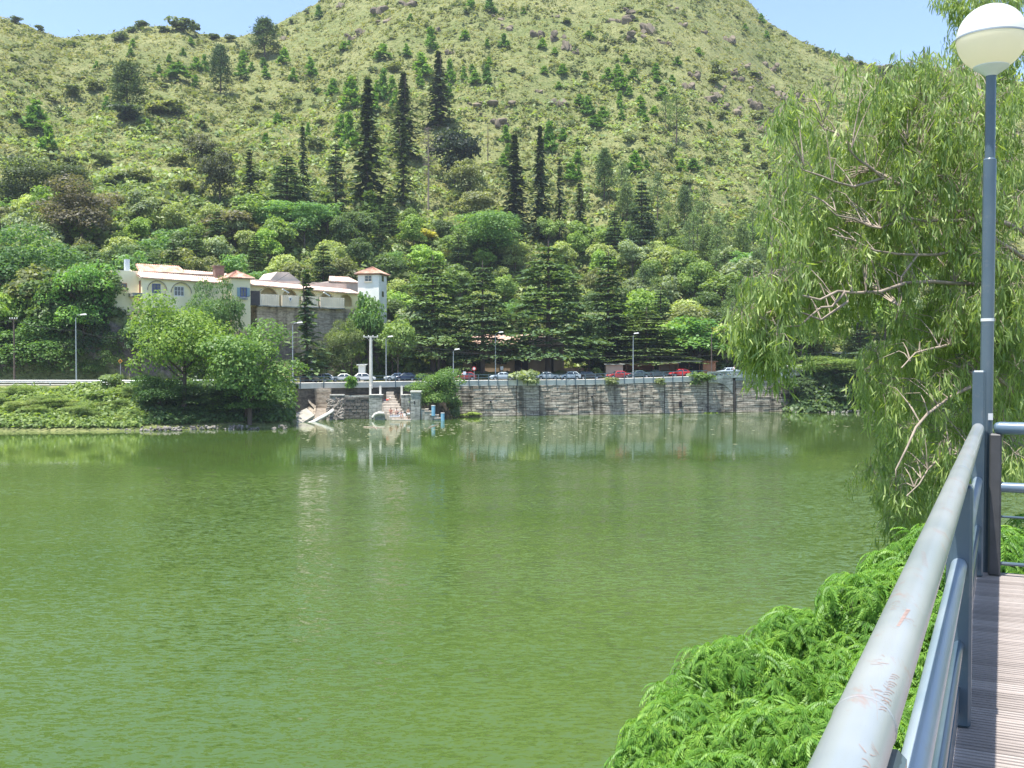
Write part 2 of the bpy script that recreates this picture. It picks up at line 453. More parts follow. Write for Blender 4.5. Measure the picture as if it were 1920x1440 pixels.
def broad_crown(seed, lobes=26, per=120, flat=0.0, size=0.034, base=0.24, rad=0.44, sparse=0.0, droop=0.0):
    rng = np.random.default_rng(seed)
    V = []; T = []; cz = (1 + base) / 2; rz = (1 - base) / 2
    d = sph(rng, lobes); d[:, 2] = d[:, 2] * 0.9 + 0.12
    rr = rng.uniform(0.30, 0.92, lobes)
    c = d * rr[:, None] * np.array([rad, rad, rz]) + np.array([0, 0, cz])
    lr = rng.uniform(0.10, 0.22, lobes) * (rad / 0.44)
    Fs = []; k = 0
    for i in range(lobes):
        n = int(per * (lr[i] / 0.17) ** 2)
        q = sph(rng, n); q[:, 2] = np.where(q[:, 2] < -0.3, -q[:, 2] * 0.7, q[:, 2])
        r = rng.uniform(0.55, 1.12, n)[:, None] ** 0.6
        sc = np.array([1, 1, 0.85 - 0.45 * flat])
        C = c[i] + unit(q) * r * lr[i] * sc
        C[:, 2] -= droop * np.linalg.norm(C[:, :2], axis=1)
        nn = unit(q) * (1 - flat) + np.array([0, 0, 1.0]) * (0.45 + flat)
        v, f = cards(C, nn, size * rng.uniform(0.6, 1.25, n), rng, 0.62, 0.55)
        V.append(v); Fs.append(f + k); k += len(v)
        T.append(tint4(rng.uniform(0.86, 1.16) * rng.uniform(0.72, 1.28, n)))
    return mesh_np("broad_crown", np.concatenate(V), np.concatenate(Fs), M['leaf'], np.concatenate(T))
def trunk_mesh(seed, top=0.62, r=0.022, limbs=6, mat='bark', spread=0.3, low=0.3):
    rnd = random.Random(seed); mb = MB()
    b = [Vector((0, 0, -0.04)), Vector((rnd.uniform(-.015, .015), rnd.uniform(-.015, .015), top * 0.4)), Vector((rnd.uniform(-.03, .03), rnd.uniform(-.03, .03), top))]
    mb.tube(b, [r * 1.25, r * 0.9, r * 0.35], 6, cap=False)
    for i in range(limbs):
        a = rnd.uniform(0, 6.28); z = rnd.uniform(low, top * 0.9)
        p0 = b[1].lerp(b[2], max(0, (z - top * .4) / (top * .6))) if z > top * .4 else b[1].copy()
        p0.z = z; L = rnd.uniform(0.5, 1) * spread
        p1 = p0 + Vector((math.cos(a) * L * .5, math.sin(a) * L * .5, L * .35)); p2 = p0 + Vector((math.cos(a) * L, math.sin(a) * L, L * .8))
        mb.tube([p0, p1, p2], [r * .5, r * .35, r * .12], 5, cap=False)
    o = mb.build("trunk_proto", M[mat], smooth=True); me = o.data; bpy.data.objects.remove(o); return me
def fir_crown(seed, levels=44, r0=0.115, base=0.05, per=8, droop=0.45, size=0.023, taper=1.0, gap=0.28, dens=5):
    """tall narrow spire of whorled boughs (unit height)"""
    rng = np.random.default_rng(seed); C = []; Nn = []; U = []; S = []; T = []
    for i in range(levels):
        t = (i + rng.uniform(-.3, .3)) / levels; z = base + (1 - base) * t
        R_ = r0 * 1.15 * (1 - t) ** taper * rng.uniform(0.55, 1.2) + 0.006
        a0 = rng.uniform(0, 6.28); tt = rng.uniform(0.8, 1.2)
        for j in range(per):
            if rng.random() < gap: continue
            a = a0 + j * 2 * math.pi / per + rng.uniform(-.25, .25); Rj = R_ * rng.uniform(.5, 1.25)
            dirv = np.array([math.cos(a), math.sin(a), 0])
            for k in range(dens):
                s = (k + 0.6) / dens
                p = dirv * Rj * s; p[2] = z - droop * Rj * s * s * 1.2 + 0.1 * Rj
                C.append(p + rng.normal(0, .004, 3)); Nn.append(dirv * .25 + np.array([0, 0, 1.0])); U.append(dirv - np.array([0, 0, droop]))
                S.append(size * rng.uniform(.7, 1.3) * (1.1 - .35 * t)); T.append(tt * rng.uniform(.75, 1.25))
    v, f = cards(np.array(C), np.array(Nn), np.array(S), rng, 0.6, 0.42, np.array(U))
    return mesh_np("fir_crown", v, f, M['needle'], tint4(np.array(T)))
def cedar_crown(seed, levels=17, r0=0.40, base=0.16, size=0.020, per=6, tip=0.02):
    """tiers of long level boughs carrying flat sprays"""
    rng = np.random.default_rng(seed); C = []; Nn = []; U = []; S = []; T = []
    for i in range(levels):
        t = (i + rng.uniform(-.25, .25)) / levels; z = base + (0.97 - base) * t
        R_ = r0 * (1 - t) ** 0.8 * rng.uniform(.75, 1.1) + tip
        a0 = rng.uniform(0, 6.28); n = per if t < .8 else 4
        for j in range(n):
            a = a0 + j * 2 * math.pi / n + rng.uniform(-.35, .35); Rj = R_ * rng.uniform(.55, 1.12)
            dirv = np.array([math.cos(a), math.sin(a), 0]); side = np.array([-dirv[1], dirv[0], 0])
            m_ = int(16 + 84 * Rj / .4); tt = rng.uniform(.8, 1.2)
            rise = rng.uniform(-.05, .16)
            for k in range(m_):
                s = rng.uniform(.22, 1) ** .8; wd = (0.05 + .34 * Rj) * (1 - abs(s - .65) * 1.3)
                p = dirv * Rj * s + side * rng.uniform(-1, 1) * max(wd, .012)
                p[2] = z + rise * Rj * s - .18 * Rj * s * s + rng.normal(0, .004)
                C.append(p); Nn.append(np.array([0, 0, 1.0]) + dirv * .12); U.append(dirv * .8 + side * rng.uniform(-.8, .8) - np.array([0, 0, .18]))
                S.append(size * rng.uniform(.6, 1.25)); T.append(tt * rng.uniform(.75, 1.3))
    v, f = cards(np.array(C), np.array(Nn), np.array(S), rng, 0.5, 0.28, np.array(U))
    return mesh_np("cedar_crown", v, f, M['needle'], tint4(np.array(T)))
def cedar_trunk(seed, levels=12, r0=0.3, base=0.16):
    rnd = random.Random(seed); mb = MB()
    mb.tube([(0, 0, -.03), (0, 0, .5), (0, 0, .98)], [.020, .012, .003], 6, cap=False)
    for i in range(levels):
        z = base + (0.85 - base) * i / levels
        for j in range(3):
            a = rnd.uniform(0, 6.28); L = r0 * (1 - i / levels) * rnd.uniform(.5, .9) + .02
            mb.tube([(0, 0, z - .01), (math.cos(a) * L * .5, math.sin(a) * L * .5, z + .02 * L), (math.cos(a) * L, math.sin(a) * L, z)], [.005, .0035, .001], 4, cap=False)
    o = mb.build("cedar_trunk", M['bark'], smooth=True); me = o.data; bpy.data.objects.remove(o); return me
def pine_crown(seed, base=0.3, rad=0.2, n=95, per=14, size=0.022, conic=0.6):
    """airy pine: upright tufts of needles on rising boughs"""
    rng = np.random.default_rng(seed); C = []; T = []; Nn = []; U = []
    for i in range(n):
        t = rng.uniform(0, 1) ** .85; z = base + (1 - base) * t
        R_ = rad * (1 - t ** 2.2 * conic * 1.4) * math.sqrt(rng.uniform(.12, 1)) if conic < 1 else rad * (1 - t) * math.sqrt(rng.uniform(.1, 1)) + .01
        a = rng.uniform(0, 6.28); c = np.array([math.cos(a) * R_, math.sin(a) * R_, z]); tt = rng.uniform(.75, 1.25)
        q = rng.normal(0, 1, (per, 3)) * np.array([.032, .032, .03]); C.append(c + q); T.append(tt * rng.uniform(.7, 1.3, per))
        Nn.append(rng.normal(0, 1, (per, 3)) + np.array([0, 0, .5])); U.append(unit(q) + np.array([0, 0, .9]) + c * np.array([1.5, 1.5, 0]))
    C = np.concatenate(C)
    v, f = cards(C, np.concatenate(Nn), size * rng.uniform(.6, 1.2, len(C)), rng, .34, .3, np.concatenate(U))
    return mesh_np("pine_crown", v, f, M['needle'], tint4(np.concatenate(T)))
def shrub_mesh(seed, lobes=9, per=75, size=0.09, h=1.0, mat='leaf'):
    rng = np.random.default_rng(seed); V = []; Fs = []; T = []; k = 0
    for i in range(lobes):
        c = np.array([rng.uniform(-.32, .32), rng.uniform(-.32, .32), rng.uniform(.15, .68) * h]); lr = rng.uniform(.17, .3)
        q = sph(rng, per); q[:, 2] = np.abs(q[:, 2]) * .9 - .15
        C = c + q * lr * rng.uniform(.7, 1.1, per)[:, None]
        v, f = cards(C, q + np.array([0, 0, .5]), size * rng.uniform(.5, 1.2, per), rng, .6, .55)
        V.append(v); Fs.append(f + k); k += len(v); T.append(tint4(rng.uniform(.85, 1.15) * rng.uniform(.7, 1.3, per)))
    return mesh_np("shrub_crown", np.concatenate(V), np.concatenate(Fs), M[mat], np.concatenate(T))

BROAD = [broad_crown(s) for s in (1, 2, 3, 4, 5)]
LAYER = [broad_crown(s, lobes=30, per=130, flat=0.55, size=.026, rad=.5, droop=.12) for s in (11, 12)]
ROUND = [broad_crown(s, lobes=34, per=120, base=.08, rad=.42, size=.030) for s in (21, 22)]
WILLOW = [broad_crown(s, lobes=46, per=230, base=.26, rad=.5, size=.0145) for s in (31, 32)]
FINE = [broad_crown(s, lobes=34, per=300, base=.10, rad=.46, size=.0165) for s in (33, 34, 35)]
TALLB = [broad_crown(s, lobes=24, per=110, base=.2, rad=.30, size=.026) for s in (41, 42)]
BTRUNK = [trunk_mesh(s) for s in (1, 2, 3)]
FIR = [fir_crown(s) for s in (51, 52, 53)]
FIRB = [fir_crown(s, levels=32, r0=.13, per=7, dens=4, droop=.3, size=.025, gap=.25) for s in (54, 55)]
FTRUNK = trunk_mesh(9, top=.92, r=.007, limbs=0)
CEDAR = [cedar_crown(s) for s in (61, 62, 63)]
CEDARN = [cedar_crown(s, levels=22, r0=.27, base=.06, per=6, size=.018) for s in (64, 65)]
CTRUNK = cedar_trunk(5)
PINE = [pine_crown(s, n=210, per=17, size=.024) for s in (71, 72, 73)]
PINET = [pine_crown(s, base=.42, rad=.17, n=70, size=.02) for s in (74, 75)]
YOUNG = [pine_crown(s, base=.02, rad=.30, n=46, per=14, size=.085, conic=1) for s in (81, 82, 83)]
PTRUNK = trunk_mesh(7, top=.93, r=.011, limbs=7, spread=.12, low=.3)
SHRUB = [shrub_mesh(s) for s in (91, 92, 93)]
CYPRESS = fir_crown(99, levels=40, r0=.06, per=6, droop=-.8, size=.02, taper=.5, gap=0, base=.02, dens=3)
_dead = None
def plant(name, crown, trunk, base, h, wd, col, label, cat, group=None, rz=None, trunkcol=None, stem="trunk"):
    e = empty(name, base, random.uniform(0, 6.28) if rz is None else rz)
    # crowns are built one unit tall; width factor is given against the crown's own width
    e.scale = (wd, wd, h)
    c = link("crown", crown, e, color=col)
    if trunk is not None: link(stem, trunk, e)
    tag(e, label, cat, group)
    return e
PW = {}
def proto_w(me):
    if me.name not in PW:
        a = np.empty(len(me.vertices) * 3, dtype=np.float32); me.vertices.foreach_get("co", a); a = a.reshape(-1, 3)
        PW[me.name] = float(np.percentile(a[:, 0], 98) - np.percentile(a[:, 0], 2))
    return PW[me.name]
# colours (albedo)
DK = (0.055, 0.085, 0.040); DK2 = (0.070, 0.105, 0.055); BLUEG = (0.115, 0.18, 0.11); OLIVE = (0.20, 0.225, 0.095)
MIDG = (0.20, 0.29, 0.085); BRIGHT = (0.24, 0.36, 0.085); PALE = (0.32, 0.38, 0.155); BROWNISH = (0.20, 0.18, 0.12)
YEL = (0.50, 0.46, 0.16); YG = (0.25, 0.33, 0.08); CEDG = (0.10, 0.16, 0.08); PINEG = (0.14, 0.24, 0.06); GREYG = (0.24, 0.295, 0.16)

LABELS = {}
def T(kind, px, top, base, wpx, col, label, cat="tree", group=None, crown=None, Y=None, name=None, raw=False, hh=None):
    if Y is None: b = hit(px, base)
    else:
        b = P(px, base or 700, Y); b.z = b.z if raw else ground(b.x, b.y)
    if hh: b = Vector((Xat(px, Y), Y, ground(Xat(px, Y), Y) - .2))
    h = (base - top) / F * b.y if Y is None else P(px, top, b.y).z - b.z
    if hh: h = hh / F * Y
    wd = wpx / F * b.y
    tr = FTRUNK
    if kind == 'fir': me = random.choice(FIR)
    elif kind == 'firb': me = random.choice(FIRB)
    elif kind == 'cedar': me = random.choice(CEDAR); tr = CTRUNK
    elif kind == 'cedarn': me = random.choice(CEDARN); tr = CTRUNK
    elif kind == 'pine': me = random.choice(PINE); tr = PTRUNK
    elif kind == 'pinet': me = random.choice(PINET); tr = PTRUNK
    elif kind == 'young': me = random.choice(YOUNG); tr = None
    elif kind == 'round': me = random.choice(ROUND); tr = BTRUNK[0]
    elif kind == 'fine': me = random.choice(FINE); tr = BTRUNK[0]
    elif kind == 'layer': me = random.choice(LAYER); tr = BTRUNK[1]
    elif kind == 'willow': me = random.choice(WILLOW); tr = BTRUNK[2]
    elif kind == 'tallb': me = random.choice(TALLB); tr = BTRUNK[1]
    elif kind == 'shrub': me = random.choice(SHRUB); tr = None
    elif kind == 'cypress': me = CYPRESS; tr = None
    else: me = random.choice(BROAD); tr = random.choice(BTRUNK)
    if crown is not None: me = crown
    nm = name or {'fir': 'fir_tree', 'firb': 'fir_tree', 'cedar': 'cedar_tree', 'cedarn': 'cedar_tree', 'pine': 'pine_tree', 'pinet': 'pine_tree', 'young': 'young_pine',
          'shrub': 'shrub', 'cypress': 'cypress_tree'}.get(kind, 'broadleaf_tree')
    b = b - Vector((0, 0, 0.15 + 0.01 * h))
    if tr is None:
        o = link(nm, me, None, b, col); o.rotation_euler = (0, 0, random.uniform(0, 6.28))
        s = wd / proto_w(me); o.scale = (s, s, h); return tag(o, label, cat, group)
    return plant(nm, me, tr, b, h, wd / proto_w(me), col, label, cat, group)

# -- the tall conifers of the hill side
T('fir', 690, 143, 385, 52, DK, "tallest dark fir, a full spire rising left of the other big firs above the wood", "fir")
T('fir', 757, 133, 295, 40, DK, "dark fir with broken ragged top, upper one of a stacked pair on the slope", "fir")
T('firb', 756, 228, 382, 40, DK2, "narrow dark fir standing directly below another fir in one line up the slope", "fir")
T('fir', 822, 96, 240, 42, DK, "dark fir growing highest up the slope, above the dense round cypress", "fir")
T('round', 855, 228, 345, 76, (0.035, .055, .035), "dense almost black round cypress beside the dead grey pine", "cypress")
T('round', 876, 295, 388, 62, OLIVE, "rounded olive brown tree just below the almost black cypress", "tree")
T('fir', 965, 250, 432, 46, DK, "dark fir with wide skirt, left one of two close spires mid slope", "fir")
T('fir', 1012, 233, 455, 38, DK, "slim dark fir with needle top, tallest right of the bare wooden pole", "fir")
T('firb', 1049, 300, 458, 30, DK2, "thin see-through fir just right of the slim needle-topped spire", "fir")
T('firb', 1087, 334, 480, 36, (0.07, .10, .05), "greenish ragged fir, last and lowest of the row of dark spires", "fir")
T('cedarn', 1203, 330, 488, 62, (.075, .12, .085), "blue green pyramid conifer with long lower boughs on the lower slope", "conifer")
T('cedarn', 1152, 390, 492, 48, BLUEG, "hazy blue grey conifer beside the pyramid conifer on the lower slope", "conifer")
T('firb', 468, 278, 388, 36, DK2, "slender spiky dark conifer beside the blue grey cedar on the left slope", "conifer")
T('cedarn', 538, 285, 415, 78, BLUEG, "wide blue grey cedar with sweeping boughs above the arcaded house", "cedar")
T('firb', 568, 230, 392, 30, DK2, "thin dark conifer poking up behind the wide blue grey cedar", "conifer")
T('cedarn', 630, 265, 425, 48, (.07, .11, .07), "dark green cedar with drooping skirt below the tallest fir", "cedar")
T('pine', 1133, 285, 382, 32, (.09, .15, .055), "dense upright pine alone above the row of dark spires", "pine")
T('pinet', 1268, 178, 272, 34, (.15, .22, .08), "open crowned pine with bare trunk standing alone under the rocks", "pine")
T('pinet', 1249, 180, 250, 26, (.15, .22, .08), "smaller open pine touching the lone bare-trunked pine under the rocks", "pine")
T('pine', 497, 36, 110, 46, (.075, .125, .06), "round topped pine on the saddle near the skyline", "pine")
T('pine', 413, 88, 180, 38, (.07, .12, .055), "egg shaped dark pine with short bare trunk below the saddle", "pine")
T('pine', 238, 118, 225, 54, (.085, .13, .055), "broad open pine with dark shrub at its foot on the left slope", "pine")
T('shrub', 240, 190, 232, 56, DK2, "dark shrub mass around the foot of the broad open pine", "shrub")
T('round', 378, 248, 330, 56, (.13, .14, .07), "olive brown tufted tree, upper lobe of the dark clump mid left slope", "tree")
T('round', 412, 270, 385, 62, (.10, .115, .06), "dark olive tree forming the lower part of the clump mid left slope", "tree")
T('fine', 72, 300, 418, 118, (.09, .12, .055), "wide dark olive tree on the left slope above the wood", "tree")
T('fine', 152, 345, 478, 128, (.17, .155, .105), "big brownish grey round tree on the left slope", "tree")
T('cypress', 1061, 433, 512, 9, DK, "very thin pencil cypress standing in the wood below the dark firs", "cypress")
T('young', 610, 366, 440, 56, (.14, .20, .06), "bushy yellow green pine above the roof of the arcaded house", "pine")
T('young', 692, 362, 425, 44, (.12, .19, .055), "yellow green pine right below the tallest fir", "pine")
T('shrub', 792, 418, 460, 58, YEL, "pale yellow flowering bush in the green wood", "bush")
T('shrub', 855, 466, 494, 42, YEL, "smaller yellow flowering bush lower down in the green wood", "bush")
T('fine', 915, 398, 500, 120, (.16, .27, .09), "broad flat layered green tree below the gap between the firs", "tree")
T('fine', 540, 380, 445, 100, (.15, .28, .11), "low spreading blue green tree at the foot of the blue grey cedar", "tree")
T('round', 895, 350, 412, 66, (.24, .26, .15), "pale greyish green tree between the olive tree and the wide-skirted fir", "tree")
T('round', 430, 395, 470, 100, (.16, .155, .10), "brownish round tree in the wood above the chimney of the house", "tree")
T('pinet', 1168, 305, 415, 34, (.15, .21, .09), "tall thin pine with feathery top above the blue green pyramid conifer", "pine")
# a grey dead pine
dm = MB(); rnd = random.Random(5)
dm.tube([(0, 0, -.02), (0.004, 0, .5), (0, 0, .98)], [.013, .009, .002], 6, cap=False)
dt = dm.build("trunk", M['bark_pale'], smooth=True)
db = MB()
for i in range(170):
    z = rnd.uniform(.42, .97); a = rnd.uniform(0, 6.28); L = .105 * (1.1 - abs(z - .62) * 1.9) * rnd.uniform(.5, 1)
    p1 = Vector((math.cos(a) * L, math.sin(a) * L, z + L * rnd.uniform(-.15, .3)))
    db.tube([(0, 0, z), p1], [.0022, .0008], 3, cap=False)
    for q in range(3):
        s = rnd.uniform(.4, 1); b2 = a + rnd.choice((-.8, .8))
        db.tube([p1 * s + Vector((0, 0, z * (1 - s))), p1 * s + Vector((0, 0, z * (1 - s))) + Vector((math.cos(b2), math.sin(b2), .2)) * .022], [.0012, .0005], 3, cap=False)
bb = hit(803, 398); e = empty("dead_pine", bb); hh = 162 / F * bb.y; e.scale = (hh, hh, hh)
dt.parent = e; bo = db.build("branch_mass", plain("dead_twigs", (.25, .19, .17), .9), e); bo["kind"] = "stuff"
tag(e, "dead grey brown pine with bare trunk below the highest dark fir", "pine")
# ---------------------------------------------------------------- relational labels for the many plants of the slope
LM = [(690, 260, "the tallest fir"), (757, 200, "the ragged-topped fir"), (822, 160, "the highest fir"), (855, 280, "the black round cypress"),
      (965, 340, "the wide-skirted fir"), (1012, 300, "the needle-topped fir"), (915, 265, "the bare wooden pole"), (1203, 410, "the pyramid conifer"),
      (497, 75, "the saddle pine"), (413, 130, "the egg shaped pine"), (238, 165, "the broad open pine"), (1268, 225, "the lone bare-trunked pine"),
      (538, 340, "the blue grey cedar"), (400, 315, "the olive clump"), (160, 410, "the brownish round tree"), (75, 360, "the wide dark olive tree"),
      (1180, 50, "the upper rock band"), (1030, 70, "the twin boulders"), (1400, 190, "the big rock field"), (340, 45, "the skyline knoll"),
      (130, 70, "the dip in the skyline"), (700, 30, "the summit rocks"), (940, 195, "the flat grey outcrop"), (1060, 450, "the pencil cypress"),
      (792, 438, "the yellow bush"), (300, 510, "the house roof"), (696, 530, "the white tower"), (440, 530, "the square yellow tower"), (560, 545, "the arcade"),
      (955, 640, "the brown house"), (1030, 560, "the big cedars"), (1310, 620, "the mimosa"), (1215, 620, "the flat-topped cedar"),
      (30, 250, "the conical pine"), (628, 340, "the dark green cedar"), (1133, 330, "the dense upright pine"), (1420, 420, "the pine plantation"), (1500, 20, "the right skyline")]
USED = {}
def rel(px, py, what):
    c = sorted(LM, key=lambda l: (l[0] - px) ** 2 + ((l[1] - py) * 1.2) ** 2)
    def side(l):
        dx, dy = px - l[0], py - l[1]
        if abs(dy) > abs(dx) * 1.1: return "uphill of" if dy < 0 else "downhill of"
        return "beside"
    opts = [f"{what} {side(c[0])} {c[0][2]}", f"{what} between {c[0][2]} and {c[1][2]}", f"{what} {side(c[0])} {c[0][2]}, towards {c[2][2]}",
            f"{what} between {c[1][2]} and {c[2][2]}", f"{what} {side(c[1])} {c[1][2]}, towards {c[3][2]}", f"{what} {side(c[0])} {c[0][2]}, towards {c[4][2]}",
            f"{what} {side(c[0])} {c[0][2]}, lower than its neighbours", f"{what} {side(c[0])} {c[0][2]}, higher than its neighbours",
            f"{what} {side(c[1])} {c[1][2]}, in line with {c[2][2]}", f"{what} {side(c[2])} {c[2][2]}, in line with {c[0][2]}"]
    for o in opts:
        o = " ".join(o.split()[:16])
        if o not in USED: USED[o] = 1; return o
    return opts[0]

YP = [(181,123,9,14),(245,100,9,16),(249,83,9,16),(358,80,9,13),(343,98,9,13),(457,107,12,20),(493,118,12,14),(497,137,12,20),(533,108,16,28),(550,143,13,24),(582,130,17,34),
(453,133,18,30),(367,123,18,24),(383,120,12,28),(333,137,30,28),(367,153,10,20),(298,130,9,14),(290,143,9,11),(68,223,36,54),(90,263,26,46),(277,237,11,22),(200,197,12,26),(498,263,13,20),
(623,167,18,26),(318,113,11,14),(472,128,11,16),(455,106,10,16),(597,25,14,22),(645,87,12,16),(655,85,10,15),(718,100,24,26),(762,97,12,22),(807,75,20,38),(872,68,13,16),(882,5,15,24),(917,10,19,26),
(770,33,9,12),(982,22,8,10),(945,78,16,22),(913,82,9,14),(1017,83,12,18),(1040,98,9,12),(917,117,12,16),(885,128,9,13),(913,143,15,34),(870,140,11,22),(890,147,15,24),(1020,132,10,14),(1055,133,15,20),
(1047,162,11,12),(1087,190,18,20),(1102,203,17,34),(1130,213,18,20),(1113,230,22,18),(948,255,16,28),(1030,265,22,56),(1055,255,15,22),(943,305,14,24),(953,285,13,22),(1082,267,9,12),(1083,297,13,24),
(1070,327,24,32),(597,172,10,11),(625,165,16,28),(658,180,26,56),(720,165,20,54),(735,163,12,30),(707,173,14,34),(790,125,26,40),(843,137,17,40),(843,172,13,26),(787,150,12,30),
(1140,140,17,20),(1157,133,15,18),(1163,153,22,30),(1188,143,17,20),(1173,113,13,16),(1097,143,10,14),(1152,162,12,14),(1180,173,12,18),(1163,190,13,30),(1200,190,14,16),(1230,130,14,18),(1230,145,12,16),
(1270,117,13,14),(1103,67,15,12),(1310,97,13,12),(1437,67,11,14),(1427,37,10,18),(1397,52,9,12),(1203,213,18,24),(1208,222,14,14),(1165,217,10,20),(1123,232,22,16),(1227,210,14,16),(1242,175,20,20),
(1300,312,19,22),(1278,313,15,22),(1190,307,21,38),(1212,312,12,18),(1085,325,10,26),(640,240,18,36),(655,250,26,60),(705,200,14,34),(578,250,12,30),(740,190,14,30),(520,225,12,22),(1330,240,12,14),(1260,150,11,14)]
for px, py, wd, hh in YP:
    c = random.choice([(.13, .26, .04), (.15, .28, .045), (.11, .22, .045)])
    lab = rel(px, py, ("bright green young pine" if hh < 22 else "taller young green pine"))
    T('young', px, py - hh * .6, py + hh * .5, wd * 1.25, c, lab, "young pine", "young pines dotted over the open slope")
RS = [(177,160,36,26),(95,180,28,20),(137,173,34,24),(227,68,26,14),(313,197,56,34),(527,220,30,16),(380,233,28,18),(220,335,44,34),(93,293,32,16),(37,260,26,18),(528,222,30,18),(590,267,34,26),(737,127,32,20),
(1423,218,28,26),(1387,250,26,18),(1400,277,20,18),(1430,310,30,20),(1347,127,30,34),(1060,650,0,0),(1257,287,20,22),(1178,263,18,18),(1353,217,20,14),(960,130,18,9),(600,230,22,12),(1290,340,22,16),(1360,350,22,18),
(30,215,22,12),(60,150,20,10),(20,130,16,10),(305,160,20,10),(480,200,22,10),(560,190,18,9),(190,300,36,26),(260,330,44,30),(330,300,34,22),(130,300,30,22),(300,380,50,34),(350,350,40,26),(240,380,46,30),(480,330,34,24),
(320,205,34,22),(1445,330,26,20),(1460,360,30,22),(1330,300,20,14),(1100,270,18,10),(1210,260,16,10),(1410,140,24,14),(1340,150,30,16),(1380,30,14,7),(1060,40,22,9),(880,240,0,0)]
for px, py, wd, hh in RS:
    if wd == 0: continue
    c = random.choice([(.19, .23, .095), (.22, .25, .10), (.16, .20, .085), (.24, .27, .115)])
    T('shrub', px, py - hh * .75, py + hh * .5, wd, c, rel(px, py, "round dark olive shrub"), "shrub", "round shrubs on the open slope")
# shrubs and trees on the skyline
for px, py, wd, hh in [(340,42,46,22),(305,52,20,12),(365,50,20,12),(222,64,26,16),(245,52,20,12),(265,46,22,12),(30,36,20,10),(75,52,16,10),(430,70,20,10),(400,66,22,11),(190,68,12,8),
                       (1445,48,14,10),(1470,62,14,9),(1530,92,14,9),(1552,98,12,9),(1568,103,10,8),(1590,110,16,10),(1612,118,14,9),(1660,128,40,16),(1720,132,44,20),(520,50,10,9),(545,38,10,9),(575,22,9,8)]:
    b = hit(px, py + 8)
    T('shrub', px, py - hh * .7, py + hh * .8, wd, (.13, .17, .075), rel(px, py, "low tree silhouetted on the skyline"), "shrub", "low trees along the skyline")

# rocks ---------------------------------------------------------------------------
def rock_mesh(seed):
    rng = np.random.default_rng(seed); bm = bmesh.new()
    for i in range(7):
        c = Vector((rng.uniform(-.42, .42), rng.uniform(-.2, .2), rng.uniform(-.05, .22))); s = rng.uniform(.12, .27)
        g = bmesh.ops.create_icosphere(bm, subdivisions=2, radius=1.0)
        sx, sy, sz = s * rng.uniform(.8, 1.4), s * rng.uniform(.7, 1.1), s * rng.uniform(.6, 1.2)
        cut = [(Vector(sph(rng, 1)[0]), rng.uniform(.45, .8)) for _ in range(9)]
        for v in g['verts']:
            p = v.co.copy()
            for nrm, dd in cut:
                k = p.dot(nrm)
                if k > dd: p -= nrm * (k - dd)
            v.co = Vector((p.x * sx, p.y * sy, p.z * sz)) + c
    me = bpy.data.meshes.new("rock_outcrop"); bm.to_mesh(me); bm.free(); me.materials.append(M['rock']); return me
ROCKS = [rock_mesh(s) for s in (1, 2, 3, 4)]
RK = [(713,17,36,16),(717,37,30,14),(680,58,26,14),(660,68,26,12),(533,72,20,10),(947,47,24,16),(1007,63,26,18),(1045,67,26,22),(1062,84,20,20),(1080,96,18,14),(843,97,18,10),(940,193,48,16),(937,228,36,14),(887,192,30,12),
(1047,190,34,20),(765,4,30,12),(640,10,20,12),(930,30,26,14),(1163,35,52,20),(1193,67,34,18),(1217,52,34,24),(1247,77,28,12),(1367,72,26,18),(1443,122,30,18),(1417,143,26,14),(1440,160,22,14),(1290,160,26,16),(1302,140,22,16),
(1343,177,24,14),(1373,203,30,18),(1417,200,24,26),(1483,190,40,20),(1447,257,26,28),(1373,133,28,16),(1410,190,22,14),(1300,357,18,8),(1330,185,30,12),(1400,160,22,12),(1500,178,22,16),(1355,195,24,10),(1430,240,24,14),
(1395,120,20,12),(1385,148,22,12),(1350,165,22,12),(1460,175,24,14),(1450,205,22,14),(1280,45,18,10),(1260,15,22,10),(820,55,14,7),(905,215,20,9),(1010,170,14,8),(1180,20,24,10),(1480,230,26,16),(1040,30,16,8),(1320,60,14,8)]
for i, (px, py, wd, hh) in enumerate(RK):
    b = hit(px, py + hh * .4); s = wd / F * b.y * 1.15
    o = link("rock_outcrop", ROCKS[i % 4], None, b - Vector((0, 0, .25 * s * .3)))
    o.rotation_euler = (R(-12), R(random.uniform(-12, 12)), random.uniform(-.5, .5) + (math.pi if i % 3 == 0 else 0)); o.scale = (s, s * .9, max(hh / F * b.y * 2.4, s * .4))
    tag(o, rel(px, py, "grey rock outcrop" if wd < 34 else "wide grey rock outcrop"), "rock", "rock outcrops on the slope")

# the wood of the lower slope --------------------------------------------------------
def in_house(x, y):
    u = 960 + F * x / y
    return 195 < u < 740 and y < yw(u) + interp(u, OU, OC) + 15
pts = []
rnd = random.Random(77)
tries = 0
bands = []
while len(pts) < 285 and tries < 30000:
    tries += 1
    u = rnd.uniform(-120, 1780); top = interp(u, [0, 200, 500, 760, 900, 1100, 1300, 1500, 1800], [400, 405, 430, 420, 430, 455, 450, 470, 480])
    o = rnd.uniform(9.5, 100); y = yw(u) + o; x = (u - 960) / F * y
    z = ground(x, y); sc = 720 - (math.tan(math.atan2(z - EYE, y) + PITCH)) * F
    if sc < top + 12: continue
    if in_house(x, y): continue
    if 840 < u < 1090 and o < 37: continue
    if 1085 < u < 1360 and o < 15: continue
    dmin = 4.6 + o * .03
    if any((x - p[0]) ** 2 + (y - p[1]) ** 2 < dmin ** 2 for p in pts): continue
    pts.append((x, y, z, u, sc))
